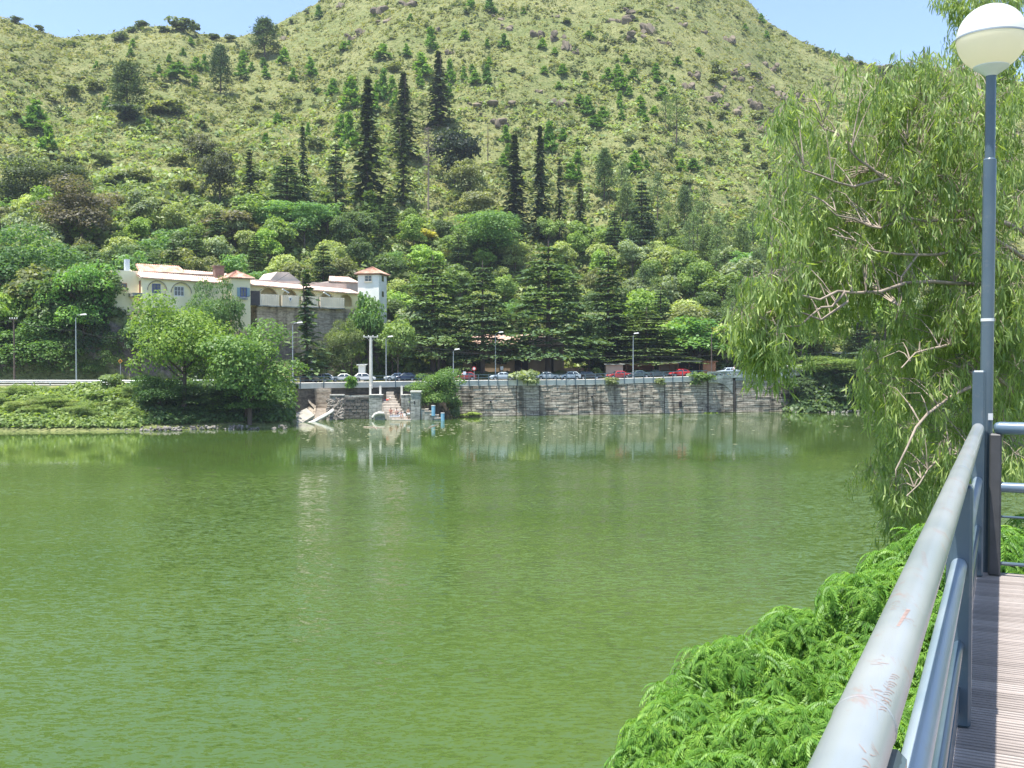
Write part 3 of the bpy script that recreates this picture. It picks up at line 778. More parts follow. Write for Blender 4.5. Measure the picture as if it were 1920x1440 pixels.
kinds = [('broad', MIDG, "mid green broadleaf tree"), ('broad', BRIGHT, "bright leafy green tree"), ('broad', GREYG, "pale grey green tree"), ('round', PALE, "pale yellowish green tree"),
         ('broad', OLIVE, "olive green tree"), ('tallb', MIDG, "tall narrow green tree"), ('tallb', (.16, .28, .10), "leafy blue green tree"), ('round', (.10, .155, .055), "dark green tree")]
for x, y, z, u, sc in pts:
    nz = fbm(x / 14, y / 14, 41, 2) + rnd.uniform(-.13, .13)
    k = kinds[min(7, max(0, int((nz - .22) / .56 * 8)))]
    far = (y - yw(u)) / 100
    h = rnd.uniform(8, 13) * (1 - .38 * far); wd = h * rnd.uniform(.55, .9)
    if u > 1250 and rnd.random() < .2: k = ('pinet', (.15, .22, .085), "feathery pale green pine"); h *= 1.5; wd = h * .34
    elif rnd.random() < .06: k = ('cedarn', CEDG, "dark pyramid conifer"); h *= 1.35; wd = h * .45
    me = {'broad': BROAD, 'round': ROUND, 'tallb': TALLB, 'layer': LAYER, 'pinet': PINET, 'cedarn': CEDARN}[k[0]]
    me = rnd.choice(me); tr = PTRUNK if k[0] == 'pinet' else CTRUNK if k[0] == 'cedarn' else rnd.choice(BTRUNK)
    j = rnd.uniform(.85, 1.15); c = tuple(v * j for v in k[1])
    nm = {'pinet': 'pine_tree', 'cedarn': 'conifer_tree'}.get(k[0], 'broadleaf_tree')
    plant(nm, me, tr, Vector((x, y, z - .3)), h, wd / proto_w(me), c, rel(u, sc - 25, k[2]), "tree", "trees of the wood on the lower slope")
# feathery pine plantation right of the pyramid conifer
for i, (px, top, base, wd) in enumerate([(1175,345,420,30),(1232,325,432,32),(1252,385,470,28),(1283,350,432,30),(1318,355,440,36),(1290,420,520,30),(1325,425,510,28),(1345,400,505,30),(1365,430,520,30),(1392,420,515,30),(1412,395,500,30),
                                         (1435,430,530,32),(1460,420,520,30),(1490,400,500,34),(1390,500,590,26),(1420,470,560,30),(1268,470,560,34),(1230,520,600,40),(1208,500,580,34),(1520,420,540,34),(1560,430,550,34)]):
    T('pinet' if i % 3 else 'pine', px, top, base, wd, random.choice([(.15, .21, .09), (.13, .19, .09), (.17, .24, .09)]), rel(px, base, "feathery thin-trunked pine"), "pine", "thin trunked pines on the lower slope")

def rel2_label(i, px, Yb):
    size = rb.choice(["low", "rounded", "spreading", "upright", "ragged", "dense"])
    row = "along the waterline" if Yb < 138 else "half way up the lake bank" if Yb < 143 else "right below the guard rail"
    near = "at the picture edge" if px < 30 else "below the dark utility pole" if px < 85 else "near the lakeside street lamp" if px < 165 else "below the pale upright bush" if px < 235 else "next to the shadowy thicket"
    for size in [size, "low", "rounded", "spreading", "upright", "ragged", "dense"]:
        lab = f"{size} bush {row}, {near}"
        if lab not in USED: break
    USED[lab] = 1
    return lab
# roadside trees --------------------------------------------------------------------
T('cedar', 812, 470, 712, 145, (.13, .20, .09), "big spreading cedar with level boughs beside the white tower", "cedar", "large cedars behind the road", Y=182)
T('cedar', 905, 480, 712, 118, (.09, .145, .07), "darker cedar standing before the tiled roof of the brown house", "cedar", "large cedars behind the road", Y=181)
T('cedar', 1028, 442, 712, 168, (.11, .175, .08), "tallest and widest cedar with pointed top over the parked cars", "cedar", "large cedars behind the road", Y=186)
T('cedarn', 1140, 462, 705, 100, (.075, .125, .06), "dark narrow cedar between the widest cedar and the flat-topped one", "cedar", "large cedars behind the road", Y=192)
T('cedar', 1212, 570, 704, 130, (.14, .20, .08), "low flat-topped cedar above the roadside kiosks", "cedar", "large cedars behind the road", Y=190)
T('layer', 1312, 585, 702, 150, (.14, .27, .075), "bright green mimosa with flat layers above the orange kiosk", "tree", None, Y=194)
T('fine', 40, 430, 690, 190, (.10, .19, .06), "large leafy green tree at the picture edge behind the guard rail", "tree", None, Y=170)
T('fine', 158, 486, 668, 112, (.15, .30, .06), "bright domed tree beside the end wall of the house", "tree", None, Y=158.2, raw=True)
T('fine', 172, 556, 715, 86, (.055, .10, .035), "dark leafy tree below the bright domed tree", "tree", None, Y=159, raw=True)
T('fine', 55, 600, 718, 130, (.12, .22, .06), "mid green bushy tree behind the dark utility pole", "tree", None, Y=157.6, raw=True)
T('round', 118, 612, 716, 70, (.13, .22, .06), "small light green tree beside the lakeside street lamp", "tree", None, Y=157.4, raw=True)
T('round', 10, 620, 720, 70, (.13, .21, .06), "leafy bush tree at the very edge behind the guard rail", "tree", None, Y=157, raw=True)
T('round', 262, 590, 690, 70, (.13, .21, .09), "grey green bush climbing the rock below the house", "bush", None, Y=158.6, raw=True)
T('fine', 402, 524, 660, 82, (.12, .21, .07), "leafy tree right against the square yellow tower", "tree", None, Y=164.5)
T('broad', 690, 545, 640, 70, (.12, .22, .06), "leafy creeper tree covering the foot of the white tower", "tree", None, Y=180)
T('tallb', 660, 590, 700, 44, (.17, .25, .06), "yellowish creeper hanging down the cliff beside the arcade", "creeper", None, Y=178.5)
T('round', 735, 600, 690, 60, (.14, .24, .07), "light green bush tree behind the concrete utility pole", "bush", None, Y=181)
T('tallb', 770, 560, 690, 60, (.14, .22, .07), "tall shrubby tree between white tower and first cedar", "tree", None, Y=186)
for px, top, bs, wd, lab in [(85, 655, 720, 60, "low bush at the foot of the small light green tree"), (175, 660, 720, 60, "dark bush between the lakeside street lamp and the orange sign"), (205, 626, 715, 50, "ivy covered mound on the rock beside the orange sign"),
                           (30, 520, 640, 110, "rounded tree above the dark utility pole"), (92, 560, 660, 80, "leafy tree hanging over the lakeside street lamp"), (-40, 560, 715, 130, "broad tree cut by the picture edge")]:
    T('fine', px, top, bs, wd, random.choice([(.13, .21, .06), (.10, .17, .05), (.15, .23, .07)]), lab, "tree", "bushy trees behind the guard rail", Y=158.5 + (6 if top < 580 else 0), raw=True)
rb = random.Random(8)
for i in range(34):
    px = -20 + i * 8.6 + rb.uniform(-4, 4); Yb = rb.uniform(135.5, 143.5); sz = rb.uniform(24, 50)
    T('fine' if i % 3 else 'shrub', px, 0, 0, sz, random.choice([(.22, .30, .08), (.19, .26, .08), (.27, .33, .11), (.15, .22, .06)]), rel2_label(i, px, Yb), "bush", "bushes on the sunlit lake bank", Y=Yb, hh=sz * rb.uniform(.5, .8))
# riverside trees in front of the road
T('willow', 345, 556, 800, 165, (.19, .29, .06), "feathery light green tree with dark trunk at the water below the house", "tree", None, Y=141, raw=True)
T('fine', 468, 608, 808, 138, (.165, .27, .07), "dense green waterside tree beside the sloping concrete slab", "tree", None, Y=140, raw=True)
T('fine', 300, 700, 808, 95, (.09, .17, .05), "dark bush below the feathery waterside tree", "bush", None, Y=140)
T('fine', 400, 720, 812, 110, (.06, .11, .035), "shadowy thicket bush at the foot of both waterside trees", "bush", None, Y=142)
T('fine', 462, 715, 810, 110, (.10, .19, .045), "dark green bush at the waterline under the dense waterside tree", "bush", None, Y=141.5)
T('shrub', 212, 694, 752, 40, (.20, .27, .11), "pale upright bush standing in front of the guard rail", "bush", None, Y=146)
T('fine', 820, 686, 786, 84, (.13, .225, .06), "round leafy bush overhanging the lake beside the blue bollards", "bush", None, Y=162.5, raw=True)
T('shrub', 852, 735, 792, 26, (.16, .22, .09), "scrubby creeper at the start of the long retaining wall", "creeper", None, Y=165, raw=True)
T('shrub', 1312, 690, 728, 42, (.14, .22, .07), "green shrub growing over the parapet at the bridge end", "bush", None, Y=179.6, raw=True)
T('fine', 1568, 668, 772, 120, (.19, .27, .075), "yellow green bush on top of the far bank past the bridge", "bush", None, Y=186)
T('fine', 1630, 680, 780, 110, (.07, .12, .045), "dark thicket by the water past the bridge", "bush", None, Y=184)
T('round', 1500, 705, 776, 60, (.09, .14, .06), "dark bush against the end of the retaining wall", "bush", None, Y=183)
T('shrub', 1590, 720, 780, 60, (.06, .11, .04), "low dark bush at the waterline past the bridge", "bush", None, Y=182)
T('fine', 1700, 640, 780, 140, (.10, .16, .06), "tree on the far bank behind the eucalyptus", "tree", None, Y=190)
T('fine', 1830, 600, 790, 190, (.09, .15, .055), "broad tree on the far bank behind the lamp post", "tree", None, Y=192)

# scrub, grass and undergrowth: nobody could count it ------------------------------------
def scatter(name, n, u0, u1, o0, o1, size, col, mat, label, thr=None, seed=1, per=7, aspect=.55, dens_pow=1.0, upright=.7, cond=None, cat=None):
    rng = np.random.default_rng(seed)
    u = rng.uniform(u0, u1, n); o = o0 + (o1 - o0) * rng.uniform(0, 1, n) ** dens_pow
    y = yw(u) + o; x = (u - 960) / F * y
    yr = interp(u, RU, RY); keep = y < yr + 6
    if thr is not None: keep &= fbm(x / 13.0, y / 13.0, seed + 60, 3) + rng.uniform(-.12, .12, n) > thr
    if cond is not None: keep &= cond(u, o, x, y)
    u, o, x, y = u[keep], o[keep], x[keep], y[keep]; n = len(u)
    z = land(x, y)
    s = size * rng.uniform(.45, 1.3, n) ** 1.3
    ctr = np.stack([x, y, z], 1)
    q = rng.normal(0, 1, (n, per, 3)) * np.array([.5, .5, .32]); q[:, :, 2] = np.abs(q[:, :, 2])
    C = (ctr[:, None, :] + q * s[:, None, None]).reshape(-1, 3)
    nn = (unit(q + 1e-3) + np.array([0, 0, upright])).reshape(-1, 3)
    v, f = cards(C, nn, np.repeat(s, per) * rng.uniform(.3, .62, n * per) * (0.62 if per > 16 else 1), rng, aspect, .6)
    t = np.repeat(rng.uniform(.72, 1.28, n), per) * rng.uniform(.8, 1.2, n * per)
    ob = link(name, mesh_np(name, v, f, M[mat], tint4(t)), color=col)
    tag(ob, label, cat, kind='stuff'); return ob
scatter("hillside_grass", 46000, -60, 1950, 30, 400, 1.0, (.265, .26, .125), 'scrub', "straw coloured tussock grass over the open hillside", None, 3, 5, .45)
scatter("hillside_scrub", 34000, -60, 1950, 24, 400, 1.35, (.175, .20, .082), 'scrub', "olive green scrub covering the open hillside", .50, 4, 7)
scatter("hillside_scrub", 11000, -60, 1950, 20, 390, 1.9, (.105, .135, .055), 'scrub', "darker heath bushes speckling the open hillside", .64, 5, 10)
scatter("undergrowth", 13000, -100, 1850, 9, 95, 1.5, (.155, .22, .072), 'leaf', "dense leafy undergrowth below the trees of the wood", None, 6, 18, .6,
        cond=lambda u, o, x, y: ~((u > 200) & (u < 740) & (o < interp(u, OU, OC) + 13)) & ~((u > 830) & (u < 1100) & (o < 38)) & ~((u > 740) & (u < 1380) & (o < 14)))
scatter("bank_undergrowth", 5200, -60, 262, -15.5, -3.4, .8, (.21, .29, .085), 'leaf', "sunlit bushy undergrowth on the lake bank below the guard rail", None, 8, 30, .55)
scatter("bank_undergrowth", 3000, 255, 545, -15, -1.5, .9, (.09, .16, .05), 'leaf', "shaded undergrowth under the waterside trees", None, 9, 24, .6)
scatter("bank_undergrowth", 2000, 1480, 2000, -8, -0.5, .9, (.10, .16, .06), 'leaf', "undergrowth on the bank past the bridge", None, 10, 14, .6)
scatter("cliff_creepers", 1500, 195, 420, 9.6, 15, 1.1, (.10, .16, .05), 'leaf', "creepers hanging on the rock below the house", .5, 12, 12, .6)
scatter("cliff_creepers", 900, 640, 800, 16.5, 22, 1.2, (.13, .21, .06), 'leaf', "creepers and ferns on the rock below the white tower", .42, 13, 12, .6)

scatter("lower_slope_thicket", 9500, -80, 1800, 26, 175, 1.9, (.23, .30, .11), 'leaf', "pale green thicket thinning out up the lower slope", .42, 14, 17, .6, dens_pow=1.3,
        cond=lambda u, o, x, y: ~((u > 195) & (u < 745) & (o < interp(u, OU, OC) + 14)) & ~((u > 830) & (u < 1100) & (o < 38)))

T('fine', 612, 640, 712, 60, (.11, .15, .06), "dark ivy mound on the rock foot below the gallery", "bush", None, Y=173, raw=True)
T('fine', 645, 600, 712, 56, (.16, .21, .075), "olive creeper mass on the cliff beside the gallery base wall", "creeper", None, Y=174, raw=True)
T('fine', 590, 668, 714, 40, (.14, .22, .06), "leafy shrub behind the white booth at the cliff foot", "bush", None, Y=171, raw=True)

T('firb', 575, 498, 712, 62, (.10, .155, .065), "spindly dark conifer with uneven drooping boughs in front of the gallery balconies", "conifer", None, Y=166.5, raw=True)
# ---------------------------------------------------------------- road, retaining wall, parapet, fences
def W(u, off, dz=None, z=None):
    y = float(yw(u)) + off
    return Vector(((u - 960) / F * y, y, z if z is not None else float(zroad(u)) + (dz or 0)))
def sweep(u0, u1, n, prof, mb=None, mi=0, absz=False):
    """a closed (off, z) section carried along the road edge"""
    mb = mb or MB(); k = len(prof); base = len(mb.v)
    for i in range(n + 1):
        u = u0 + (u1 - u0) * i / n
        for off, z in prof: mb.v.append(tuple(W(u, off, z=z) if absz else W(u, off, dz=z)))
    for i in range(n):
        for j in range(k):
            a = base + i * k + j; b_ = base + i * k + (j + 1) % k
            mb.f.append((a, b_, b_ + k, a + k)); mb.m.append(mi)
    mb.f.append(tuple(base + j for j in range(k))); mb.m.append(mi)
    mb.f.append(tuple(base + n * k + k - 1 - j for j in range(k))); mb.m.append(mi)
    return mb
def stained(name, c_dark, c_mid, c_light, streak=0.5, lines=0.6, rough=0.92):
    m, nt, b = newmat(name)
    geo = N(nt, "ShaderNodeNewGeometry")
    def nz(sc, det=5):
        mp = N(nt, "ShaderNodeMapping"); mp.inputs["Scale"].default_value = sc; nt.links.new(geo.outputs["Position"], mp.inputs[0])
        n = N(nt, "ShaderNodeTexNoise"); n.inputs["Scale"].default_value = 1; n.inputs["Detail"].default_value = det; nt.links.new(mp.outputs[0], n.inputs[0]); return n
    a = nz((0.5, 0.5, 3.2)); s_ = nz((0.9, 0.9, 0.07), 3); g = nz((2.5, 2.5, 3.5), 6)
    r = ramp(nt, [(0.3, c_dark), (0.46, c_mid), (0.62, c_light)]); nt.links.new(a.outputs[0], r.inputs[0])
    r2 = ramp(nt, [(0.36, (0.30, 0.30, 0.29)), (0.50, (1, 1, 1))]); nt.links.new(s_.outputs[0], r2.inputs[0])
    r3 = ramp(nt, [(0.36, (0.55, 0.55, 0.53)), (0.55, (1.05, 1.04, 1.0))]); nt.links.new(g.outputs[0], r3.inputs[0])
    m1 = N(nt, "ShaderNodeMixRGB", blend_type='MULTIPLY'); m1.inputs[0].default_value = streak
    nt.links.new(r.outputs[0], m1.inputs[1]); nt.links.new(r2.outputs[0], m1.inputs[2])
    m2 = N(nt, "ShaderNodeMixRGB", blend_type='MULTIPLY'); m2.inputs[0].default_value = 0.7
    nt.links.new(m1.outputs[0], m2.inputs[1]); nt.links.new(r3.outputs[0], m2.inputs[2])
    nt.links.new(m2.outputs[0], b.inputs["Base Color"]); b.inputs["Roughness"].default_value = rough
    b.inputs["Specular IOR Level"].default_value = 0.15
    bp = N(nt, "ShaderNodeBump"); bp.inputs["Strength"].default_value = 0.6; bp.inputs["Distance"].default_value = 0.06
    nt.links.new(a.outputs[0], bp.inputs["Height"]); nt.links.new(bp.outputs[0], b.inputs["Normal"])
    return m
M['wall'] = stained("weathered_wall", (0.15, 0.125, 0.10), (0.35, 0.305, 0.245), (0.50, 0.445, 0.365), streak=0.85)
M['grey_wall'] = stained("grey_render", (0.17, 0.18, 0.16), (0.30, 0.31, 0.28), (0.42, 0.43, 0.40), streak=0.5)
M['brown_wall'] = stained("brown_render", (0.22, 0.18, 0.14), (0.36, 0.30, 0.235), (0.45, 0.39, 0.32), streak=0.5)
M['dark_stone'] = stained("dark_blockwork", (0.09, 0.085, 0.075), (0.15, 0.14, 0.125), (0.22, 0.20, 0.18), streak=0.3)
M['rubble'] = stained("rubble_stone", (0.11, 0.10, 0.09), (0.22, 0.20, 0.175), (0.34, 0.31, 0.275), streak=0.25)
M['concrete'] = plain("pale_concrete", (0.62, 0.59, 0.53), 0.85, var=0.14, scale=0.8, bump=0.2)
M['asphalt'] = plain("asphalt", (0.16, 0.16, 0.155), 0.9, var=0.15, scale=0.5, bump=0.2)
M['steelblue'] = plain("blue_grey_steel", (0.10, 0.14, 0.165), 0.5, 0.2, var=0.2, scale=2)
M['galv'] = plain("galvanised_steel", (0.42, 0.44, 0.45), 0.45, 0.6, var=0.15, scale=2)
M['dark'] = plain("dark_interior", (0.02, 0.02, 0.02), 0.9)
M['glass'] = plain("window_glass", (0.03, 0.04, 0.05), 0.08, spec=0.8, var=0.0)
M['white'] = plain("white_paint", (0.78, 0.77, 0.74), 0.6, var=0.06)
M['joint'] = plain("dark_joint", (0.06, 0.055, 0.05), 0.95)

M['core'] = stained('core_render', (.07, .06, .05), (.12, .10, .08), (.17, .145, .115), streak=.4)
road = sweep(-1400, 3000, 300, [(0.3, -0.25), (0.3, 0.0), (7.9, 0.02), (7.9, -0.25)])
tag(road.build("road", M['asphalt']), kind='structure')
pv = sweep(-300, 1326, 120, [(0.32, -0.2), (0.32, 0.13), (1.7, 0.14), (1.7, -0.2)])
tag(pv.build("pavement", M['concrete']), kind='structure')
mk = MB()
for u in range(-200, 1900, 26):
    sweep(u, u + 12, 2, [(4.5, 0.022), (4.62, 0.022), (4.62, 0.026), (4.5, 0.026)], mk)
rm = mk.build("road_markings", M['white']); rm["kind"] = "structure"

# the long retaining wall over the lake
rw = empty("retaining_wall", W(1090, 0, z=0))
tag(rw, "long weathered grey wall of level stone courses between lake and road, streaked dark", "wall")
rw_off = -Vector(rw.location)
def courses(name, u0, u1, ztop_dz, zlow, ch, Lr, mat, parent, seed, batter=0.5, d=(0.0, 0.10), off=0.0, stuff=True, gap=.03):
    rnd = random.Random(seed); mb = MB()
    z1max = max(float(zroad(u0)), float(zroad(u1))) + ztop_dz; z = zlow
    while z < z1max:
        h = ch * rnd.uniform(.7, 1.25); u = u0
        while u < u1 - .5:
            L = rnd.uniform(*Lr) * 1900 / 175; ub = min(u1, u + L)
            zt = min(z + h, float(zroad((u + ub) / 2)) + ztop_dz)
            if zt - z > .08:
                dd = rnd.uniform(*d); g = gap
                ob = lambda zz, q: off - batter * (1 - zz / 5.5) - q
                pts = []
                for uu, e in ((u, 1), (ub, -1)):
                    for zz, ez in ((z, 1), (zt, -1)):
                        pts.append((uu, zz))
                gu = g * 1900 / 175
                A0 = W(u + gu, ob(z, dd), z=z + g); B0 = W(ub - gu, ob(z, dd), z=z + g); C0 = W(ub - gu, ob(zt, dd), z=zt - g); D0 = W(u + gu, ob(zt, dd), z=zt - g)
                A1 = W(u + gu, ob(z, -.3), z=z + g); B1 = W(ub - gu, ob(z, -.3), z=z + g); C1 = W(ub - gu, ob(zt, -.3), z=zt - g); D1 = W(u + gu, ob(zt, -.3), z=zt - g)
                jit = [Vector((rnd.uniform(-.02, .02), rnd.uniform(-.03, .03), rnd.uniform(-.015, .015))) for _ in range(4)]
                A0, B0, C0, D0 = [p + q for p, q in zip((A0, B0, C0, D0), jit)]
                n = len(mb.v); mb.v += [tuple(p) for p in (A0, B0, C0, D0, A1, B1, C1, D1)]
                for q in ((0, 1, 2, 3), (4, 5, 1, 0), (5, 6, 2, 1), (6, 7, 3, 2), (7, 4, 0, 3)): mb.f.append(tuple(n + i for i in q)); mb.m.append(0)
            u = ub
        z += h
    o = mb.build(name, mat, None, fix=False)
    if parent is not None:
        o.parent = parent; o.location = -Vector(parent.location)
    if stuff: o["kind"] = "stuff"
    return o
core = MB()
sweep(545, 1500, 90, [(-0.42, -1.0), (0.12, -1.0 + 0.2), (0.12, -0.80), (1.2, -0.80), (1.2, -9)], core)
for i in range(0): pass
cm = MB(); n = 90
for i in range(n + 1):
    u = 545 + 955 * i / n; zt = float(zroad(u)) - .78
    for off, z in ((-0.36, -1.0), (0.05, zt), (1.1, zt), (1.1, -1.0)): cm.v.append(tuple(W(u, off, z=z)))
for i in range(n):
    for j in range(4):
        a = i * 4 + j; b_ = i * 4 + (j + 1) % 4; cm.f.append((a, b_, b_ + 4, a + 4)); cm.m.append(0)
co_ = cm.build("wall_core", M['core'], rw, fix=True); co_.location = -Vector(rw.location)
jn = [855, 968, 1012, 1085, 1176, 1246, 1326]
for i, (a, b_) in enumerate(zip(jn[:-1], jn[1:])):
    courses("wall_panel", a + .4, b_ - .4, -.78, -.3, .40, (.9, 3.0), M['wall'], rw, 40 + i, d=(0.0, .09) if i % 2 else (.05, .16))
courses("wall_panel", 1329, 1375, -.9, -.3, .36, (1.2, 3.5), M['wall'], rw, 50)
courses("wall_panel", 1380, 1490, -.9, -.3, .36, (1.2, 3.5), M['wall'], rw, 51)
# drain openings
for u, z, ww, hh in [(1276, 1.6, .55, 1.0), (1472, 3.0, 1.4, .55), (920, 2.4, .3, .3), (1110, 3.1, .3, .3), (1200, 2.2, .3, .3)]:
    q = MB(); a = W(u, -.45, z=z); q.box(a, (ww, .5, hh)); f_ = q.build("drain_opening", M['dark'], rw); f_.location = -Vector(rw.location)
# pale slab edge over the wall
fa = sweep(560, 1326, 110, [(-0.16, -0.78), (-0.16, 0.10), (0.30, 0.16), (0.30, -0.78)])
fo = fa.build("slab_edge", M['concrete'], rw); fo.location = -Vector(rw.location)

# fence with posts
fence = empty("road_fence", W(900, 0)); tag(fence, "blue grey two-rail fence with close posts along the road above the lake", "fence")
fl = -Vector(fence.location)
for (a, b_, z0, z1) in ((548, 1326, 1.02, 1.12), (548, 1326, .52, .62)):
    o = sweep(a, b_, 90, [(-.24, z0), (-.24, z1), (-.31, z1), (-.31, z0)]).build("rail", M['steelblue'], fence); o.location = fl
post = MB(); post.box((0, 0, .15), (.15, .13, 1.95)); pme = None
us = list(np.arange(563, 860, 44.5)) + list(np.arange(861, 1326, 18.2))
for u in us:
    if pme is None:
        po = post.build("post", M['steelblue'], fence); pme = po.data
    else: po = link("post", pme, fence)
    po.location = W(u + random.uniform(-.6, .6), -.27) + fl; po.rotation_euler = (random.uniform(-.02, .02), random.uniform(-.03, .03), 0)
grail = empty("guard_rail", W(250, -.8)); tag(grail, "galvanised guard rail with widely spaced posts above the bushy lake bank", "guard rail")
gl = -Vector(grail.location)
o = sweep(-300, 556, 120, [(-.62, .40), (-.68, .46), (-.60, .54), (-.68, .62), (-.68, .68), (-.60, .76), (-.55, .70), (-.52, .54), (-.55, .42)]).build("beam", M['galv'], grail); o.location = gl
gp = MB(); gp.box((0, 0, .1), (.16, .14, 1.35)); g0 = None
for u in range(-280, 556, 34):
    if g0 is None: g0 = gp.build("post", M['galv'], grail); q = g0
    else: q = link("post", g0.data, grail)
    q.location = W(u, -.46) + gl

# bridge parapet with round holes
par = empty("bridge_parapet", W(1380, 0)); tag(par, "grey green concrete parapet pierced by a row of round holes", "parapet")
pl_ = -Vector(par.location)
M['parapet'] = stained("parapet_render", (0.20, 0.23, 0.20), (0.34, 0.38, 0.34), (0.44, 0.47, 0.43), streak=0.4)
def holed(u0, u1, off0, off1, z0, z1, r):
    mb = MB(); c = W((u0 + u1) / 2, 0, dz=(z0 + z1) / 2); zz = (z0 + z1) / 2; n = 16
    uc = (u0 + u1) / 2; ppm = F / float(yw(uc))
    def pt(a, off, rr=None):
        if rr: du, dz = math.cos(a) * r, math.sin(a) * r
        else:
            k = min((u1 - u0) / 2 / ppm / max(abs(math.cos(a)), 1e-6), (z1 - z0) / 2 / max(abs(math.sin(a)), 1e-6)); du, dz = math.cos(a) * k, math.sin(a) * k
        return W(uc + du * ppm, off, dz=zz + dz)
    ang = sorted([2 * math.pi * i / n for i in range(n)] + [math.atan2(sy * (z1 - z0), sx * (u1 - u0) / ppm) % (2 * math.pi) for sx in (-1, 1) for sy in (-1, 1)])
    for a, b_ in zip(ang, ang[1:] + [ang[0] + 2 * math.pi]):
        for off in (off0, off1): mb.poly([pt(a, off, 1), pt(b_, off, 1), pt(b_, off), pt(a, off)])
        mb.poly([pt(a, off0, 1), pt(b_, off0, 1), pt(b_, off1, 1), pt(a, off1, 1)])
    return mb
def at_par(mb, name, mat=None):
    o = mb.build(name, mat or M['parapet'], par); o.location = pl_; return o
for u in [1336 + 7.4 * i for i in range(5)] + [1381 + 6.4 * i for i in range(18)]:
    at_par(holed(u - (3.7 if u < 1370 else 3.2), u + (3.7 if u < 1370 else 3.2), -.25, -.05, .0, .62, .17), "pierced_panel")
at_par(sweep(1326, 1500, 30, [(-.36, .62), (-.36, .86), (.04, .86), (.04, .62)]), "coping")
at_par(sweep(1326, 1500, 30, [(-.40, -.42), (-.40, .0), (.06, .0), (.06, -.42)]), "base_band")
for u in (1329, 1373.5, 1499):
    at_par(sweep(u - 3.2, u + 3.2, 1, [(-.42, .0), (-.42, .62), (.05, .62), (.05, .0)]), "pier")
# corbelled haunch beneath, with dark slit
hb = MB()
nn = 14
for i in range(nn):
    ua, ub = 1328 + 46 * i / nn, 1328 + 46 * (i + 1) / nn
    za = lambda u: -1.0 - 2.2 * ((u - 1328) / 46) ** 3
    hb.poly([W(ua, -.42, dz=-.42), W(ub, -.42, dz=-.42), W(ub, -.36, dz=za(ub)), W(ua, -.36, dz=za(ua))])
    hb.poly([W(ua, -.36, dz=za(ua)), W(ub, -.36, dz=za(ub)), W(ub, .1, dz=za(ub) - .1), W(ua, .1, dz=za(ua) - .1)])
at_par(hb, "haunch", M['grey_wall'])
sl = MB(); 
sl.box(W(1377.6, -.56, z=3.0), (.16, .18, 5.2), ry=R(-1.5)); at_par(sl, "expansion_joint", M['joint'])
at_par(sweep(1379, 1490, 14, [(-.30, -.95), (-.30, -.43), (.0, -.43), (.0, -.95)]), "grey_band", M['grey_wall'])

# ---------------------------------------------------------------- lakeside works: stairs, walls, pump house, slab, bollards
def quadbox(mb, px0, px1, pt_, pb, Y, dep, mi=0, zlow=None):
    a = P(px0, pt_, Y); b_ = P(px1, pb, Y); z0 = b_.z if zlow is None else zlow
    mb.b2((a.x, Y, z0), (b_.x, Y + dep, a.z), mi)
def thing_from(mb, name, mat, label, cat, origin, parts=None, **k):
    o = mb.build(name, mat, None, **k); return tag(o, label, cat)
# stairs
st = empty("lake_stairs", P(755, 790, 156)); tag(st, "concrete stairs running down to the water where the bathers sit", "stairs")
sx = [(735, 738, 724, 738), (742, 745, 725, 740), (747, 750, 725, 743), (752, 755, 716, 746), (757, 759, 716, 749), (762, 764, 718, 751), (767, 769, 720, 754), (771, 773, 722, 757), (776, 778, 725, 760), (781, 783, 729, 765), (786, 788, 734, 771), (790, 792, 738, 774)]
for i, (yt, yb_, x0, x1) in enumerate(sx):
    Y = 162.3 - i * .55; mb = MB(); a = P(x0, yt, Y); b_ = P(x1, yt, Y)
    mb.b2((a.x, Y, max(-1.2, a.z - 1.2)), (b_.x, Y + .75, a.z))
    o = mb.build("step", M['step'] if 'step' in M else M.setdefault('step', plain("worn_step", (0.46, 0.40, 0.33), 0.9, var=.2, scale=1.5)), st, bevel=.03); o.location = -Vector(st.location)
for (x0, x1, pt_, Y, mt) in ((692, 717, 741, 160.5, 'grey_wall'), (752, 771, 741, 160.8, 'grey_wall')):
    mb = MB(); quadbox(mb, x0, x1, pt_, 790, Y, 1.6, zlow=-1)
    o = mb.build("stair_wall", M[mt], st, bevel=.04); o.location = -Vector(st.location)
    mb = MB(); quadbox(mb, x0 - .4, x1 + .4, pt_ - 1.2, pt_, Y - .08, 1.8, zlow=Zat(pt_, Y) + .003)
    o = mb.build("coping", M['concrete'], st); o.location = -Vector(st.location)
for u in (694, 713, 753):
    mb = MB(); a = P(u - 1.9, 727, 161.8); b_ = P(u + 1.9, 741, 161.8); mb.b2((a.x, 161.8, b_.z - .5), (b_.x, 162.2, a.z + .3))
    o = mb.build("pillar", M['concrete'], st); o.location = -Vector(st.location)
ch = MB(); ch.tube([P(698, 789, 158.4), P(699, 783, 158.4), P(703, 777, 158.4), P(710, 774.5, 158.4), P(720, 775, 158.4)], .24, 8)
tag(ch.build("drain_channel", M['concrete'], None, smooth='auto'), "curved pale concrete channel dipping into the lake beside the stairs", "channel")
ch2 = MB(); ch2.b2((P(703, 780, 158.8).x, 158.6, -1), (P(727, 780, 158.8).x, 160.4, Zat(776, 158.8)))
tag(ch2.build("low_wall", M['grey_wall'], None, bevel=.04), "low grey wall under the curved channel beside the stairs", "wall")
ph = empty("pump_house", P(779, 788, 158.5)); tag(ph, "small stained grey pump house with pale slab roof standing in the water", "pump house")
mb = MB(); quadbox(mb, 770, 788, 736, 790, 158.3, 2.2, zlow=-1); o = mb.build("wall", M['grey_wall'], ph, bevel=.04); o.location = -Vector(ph.location)
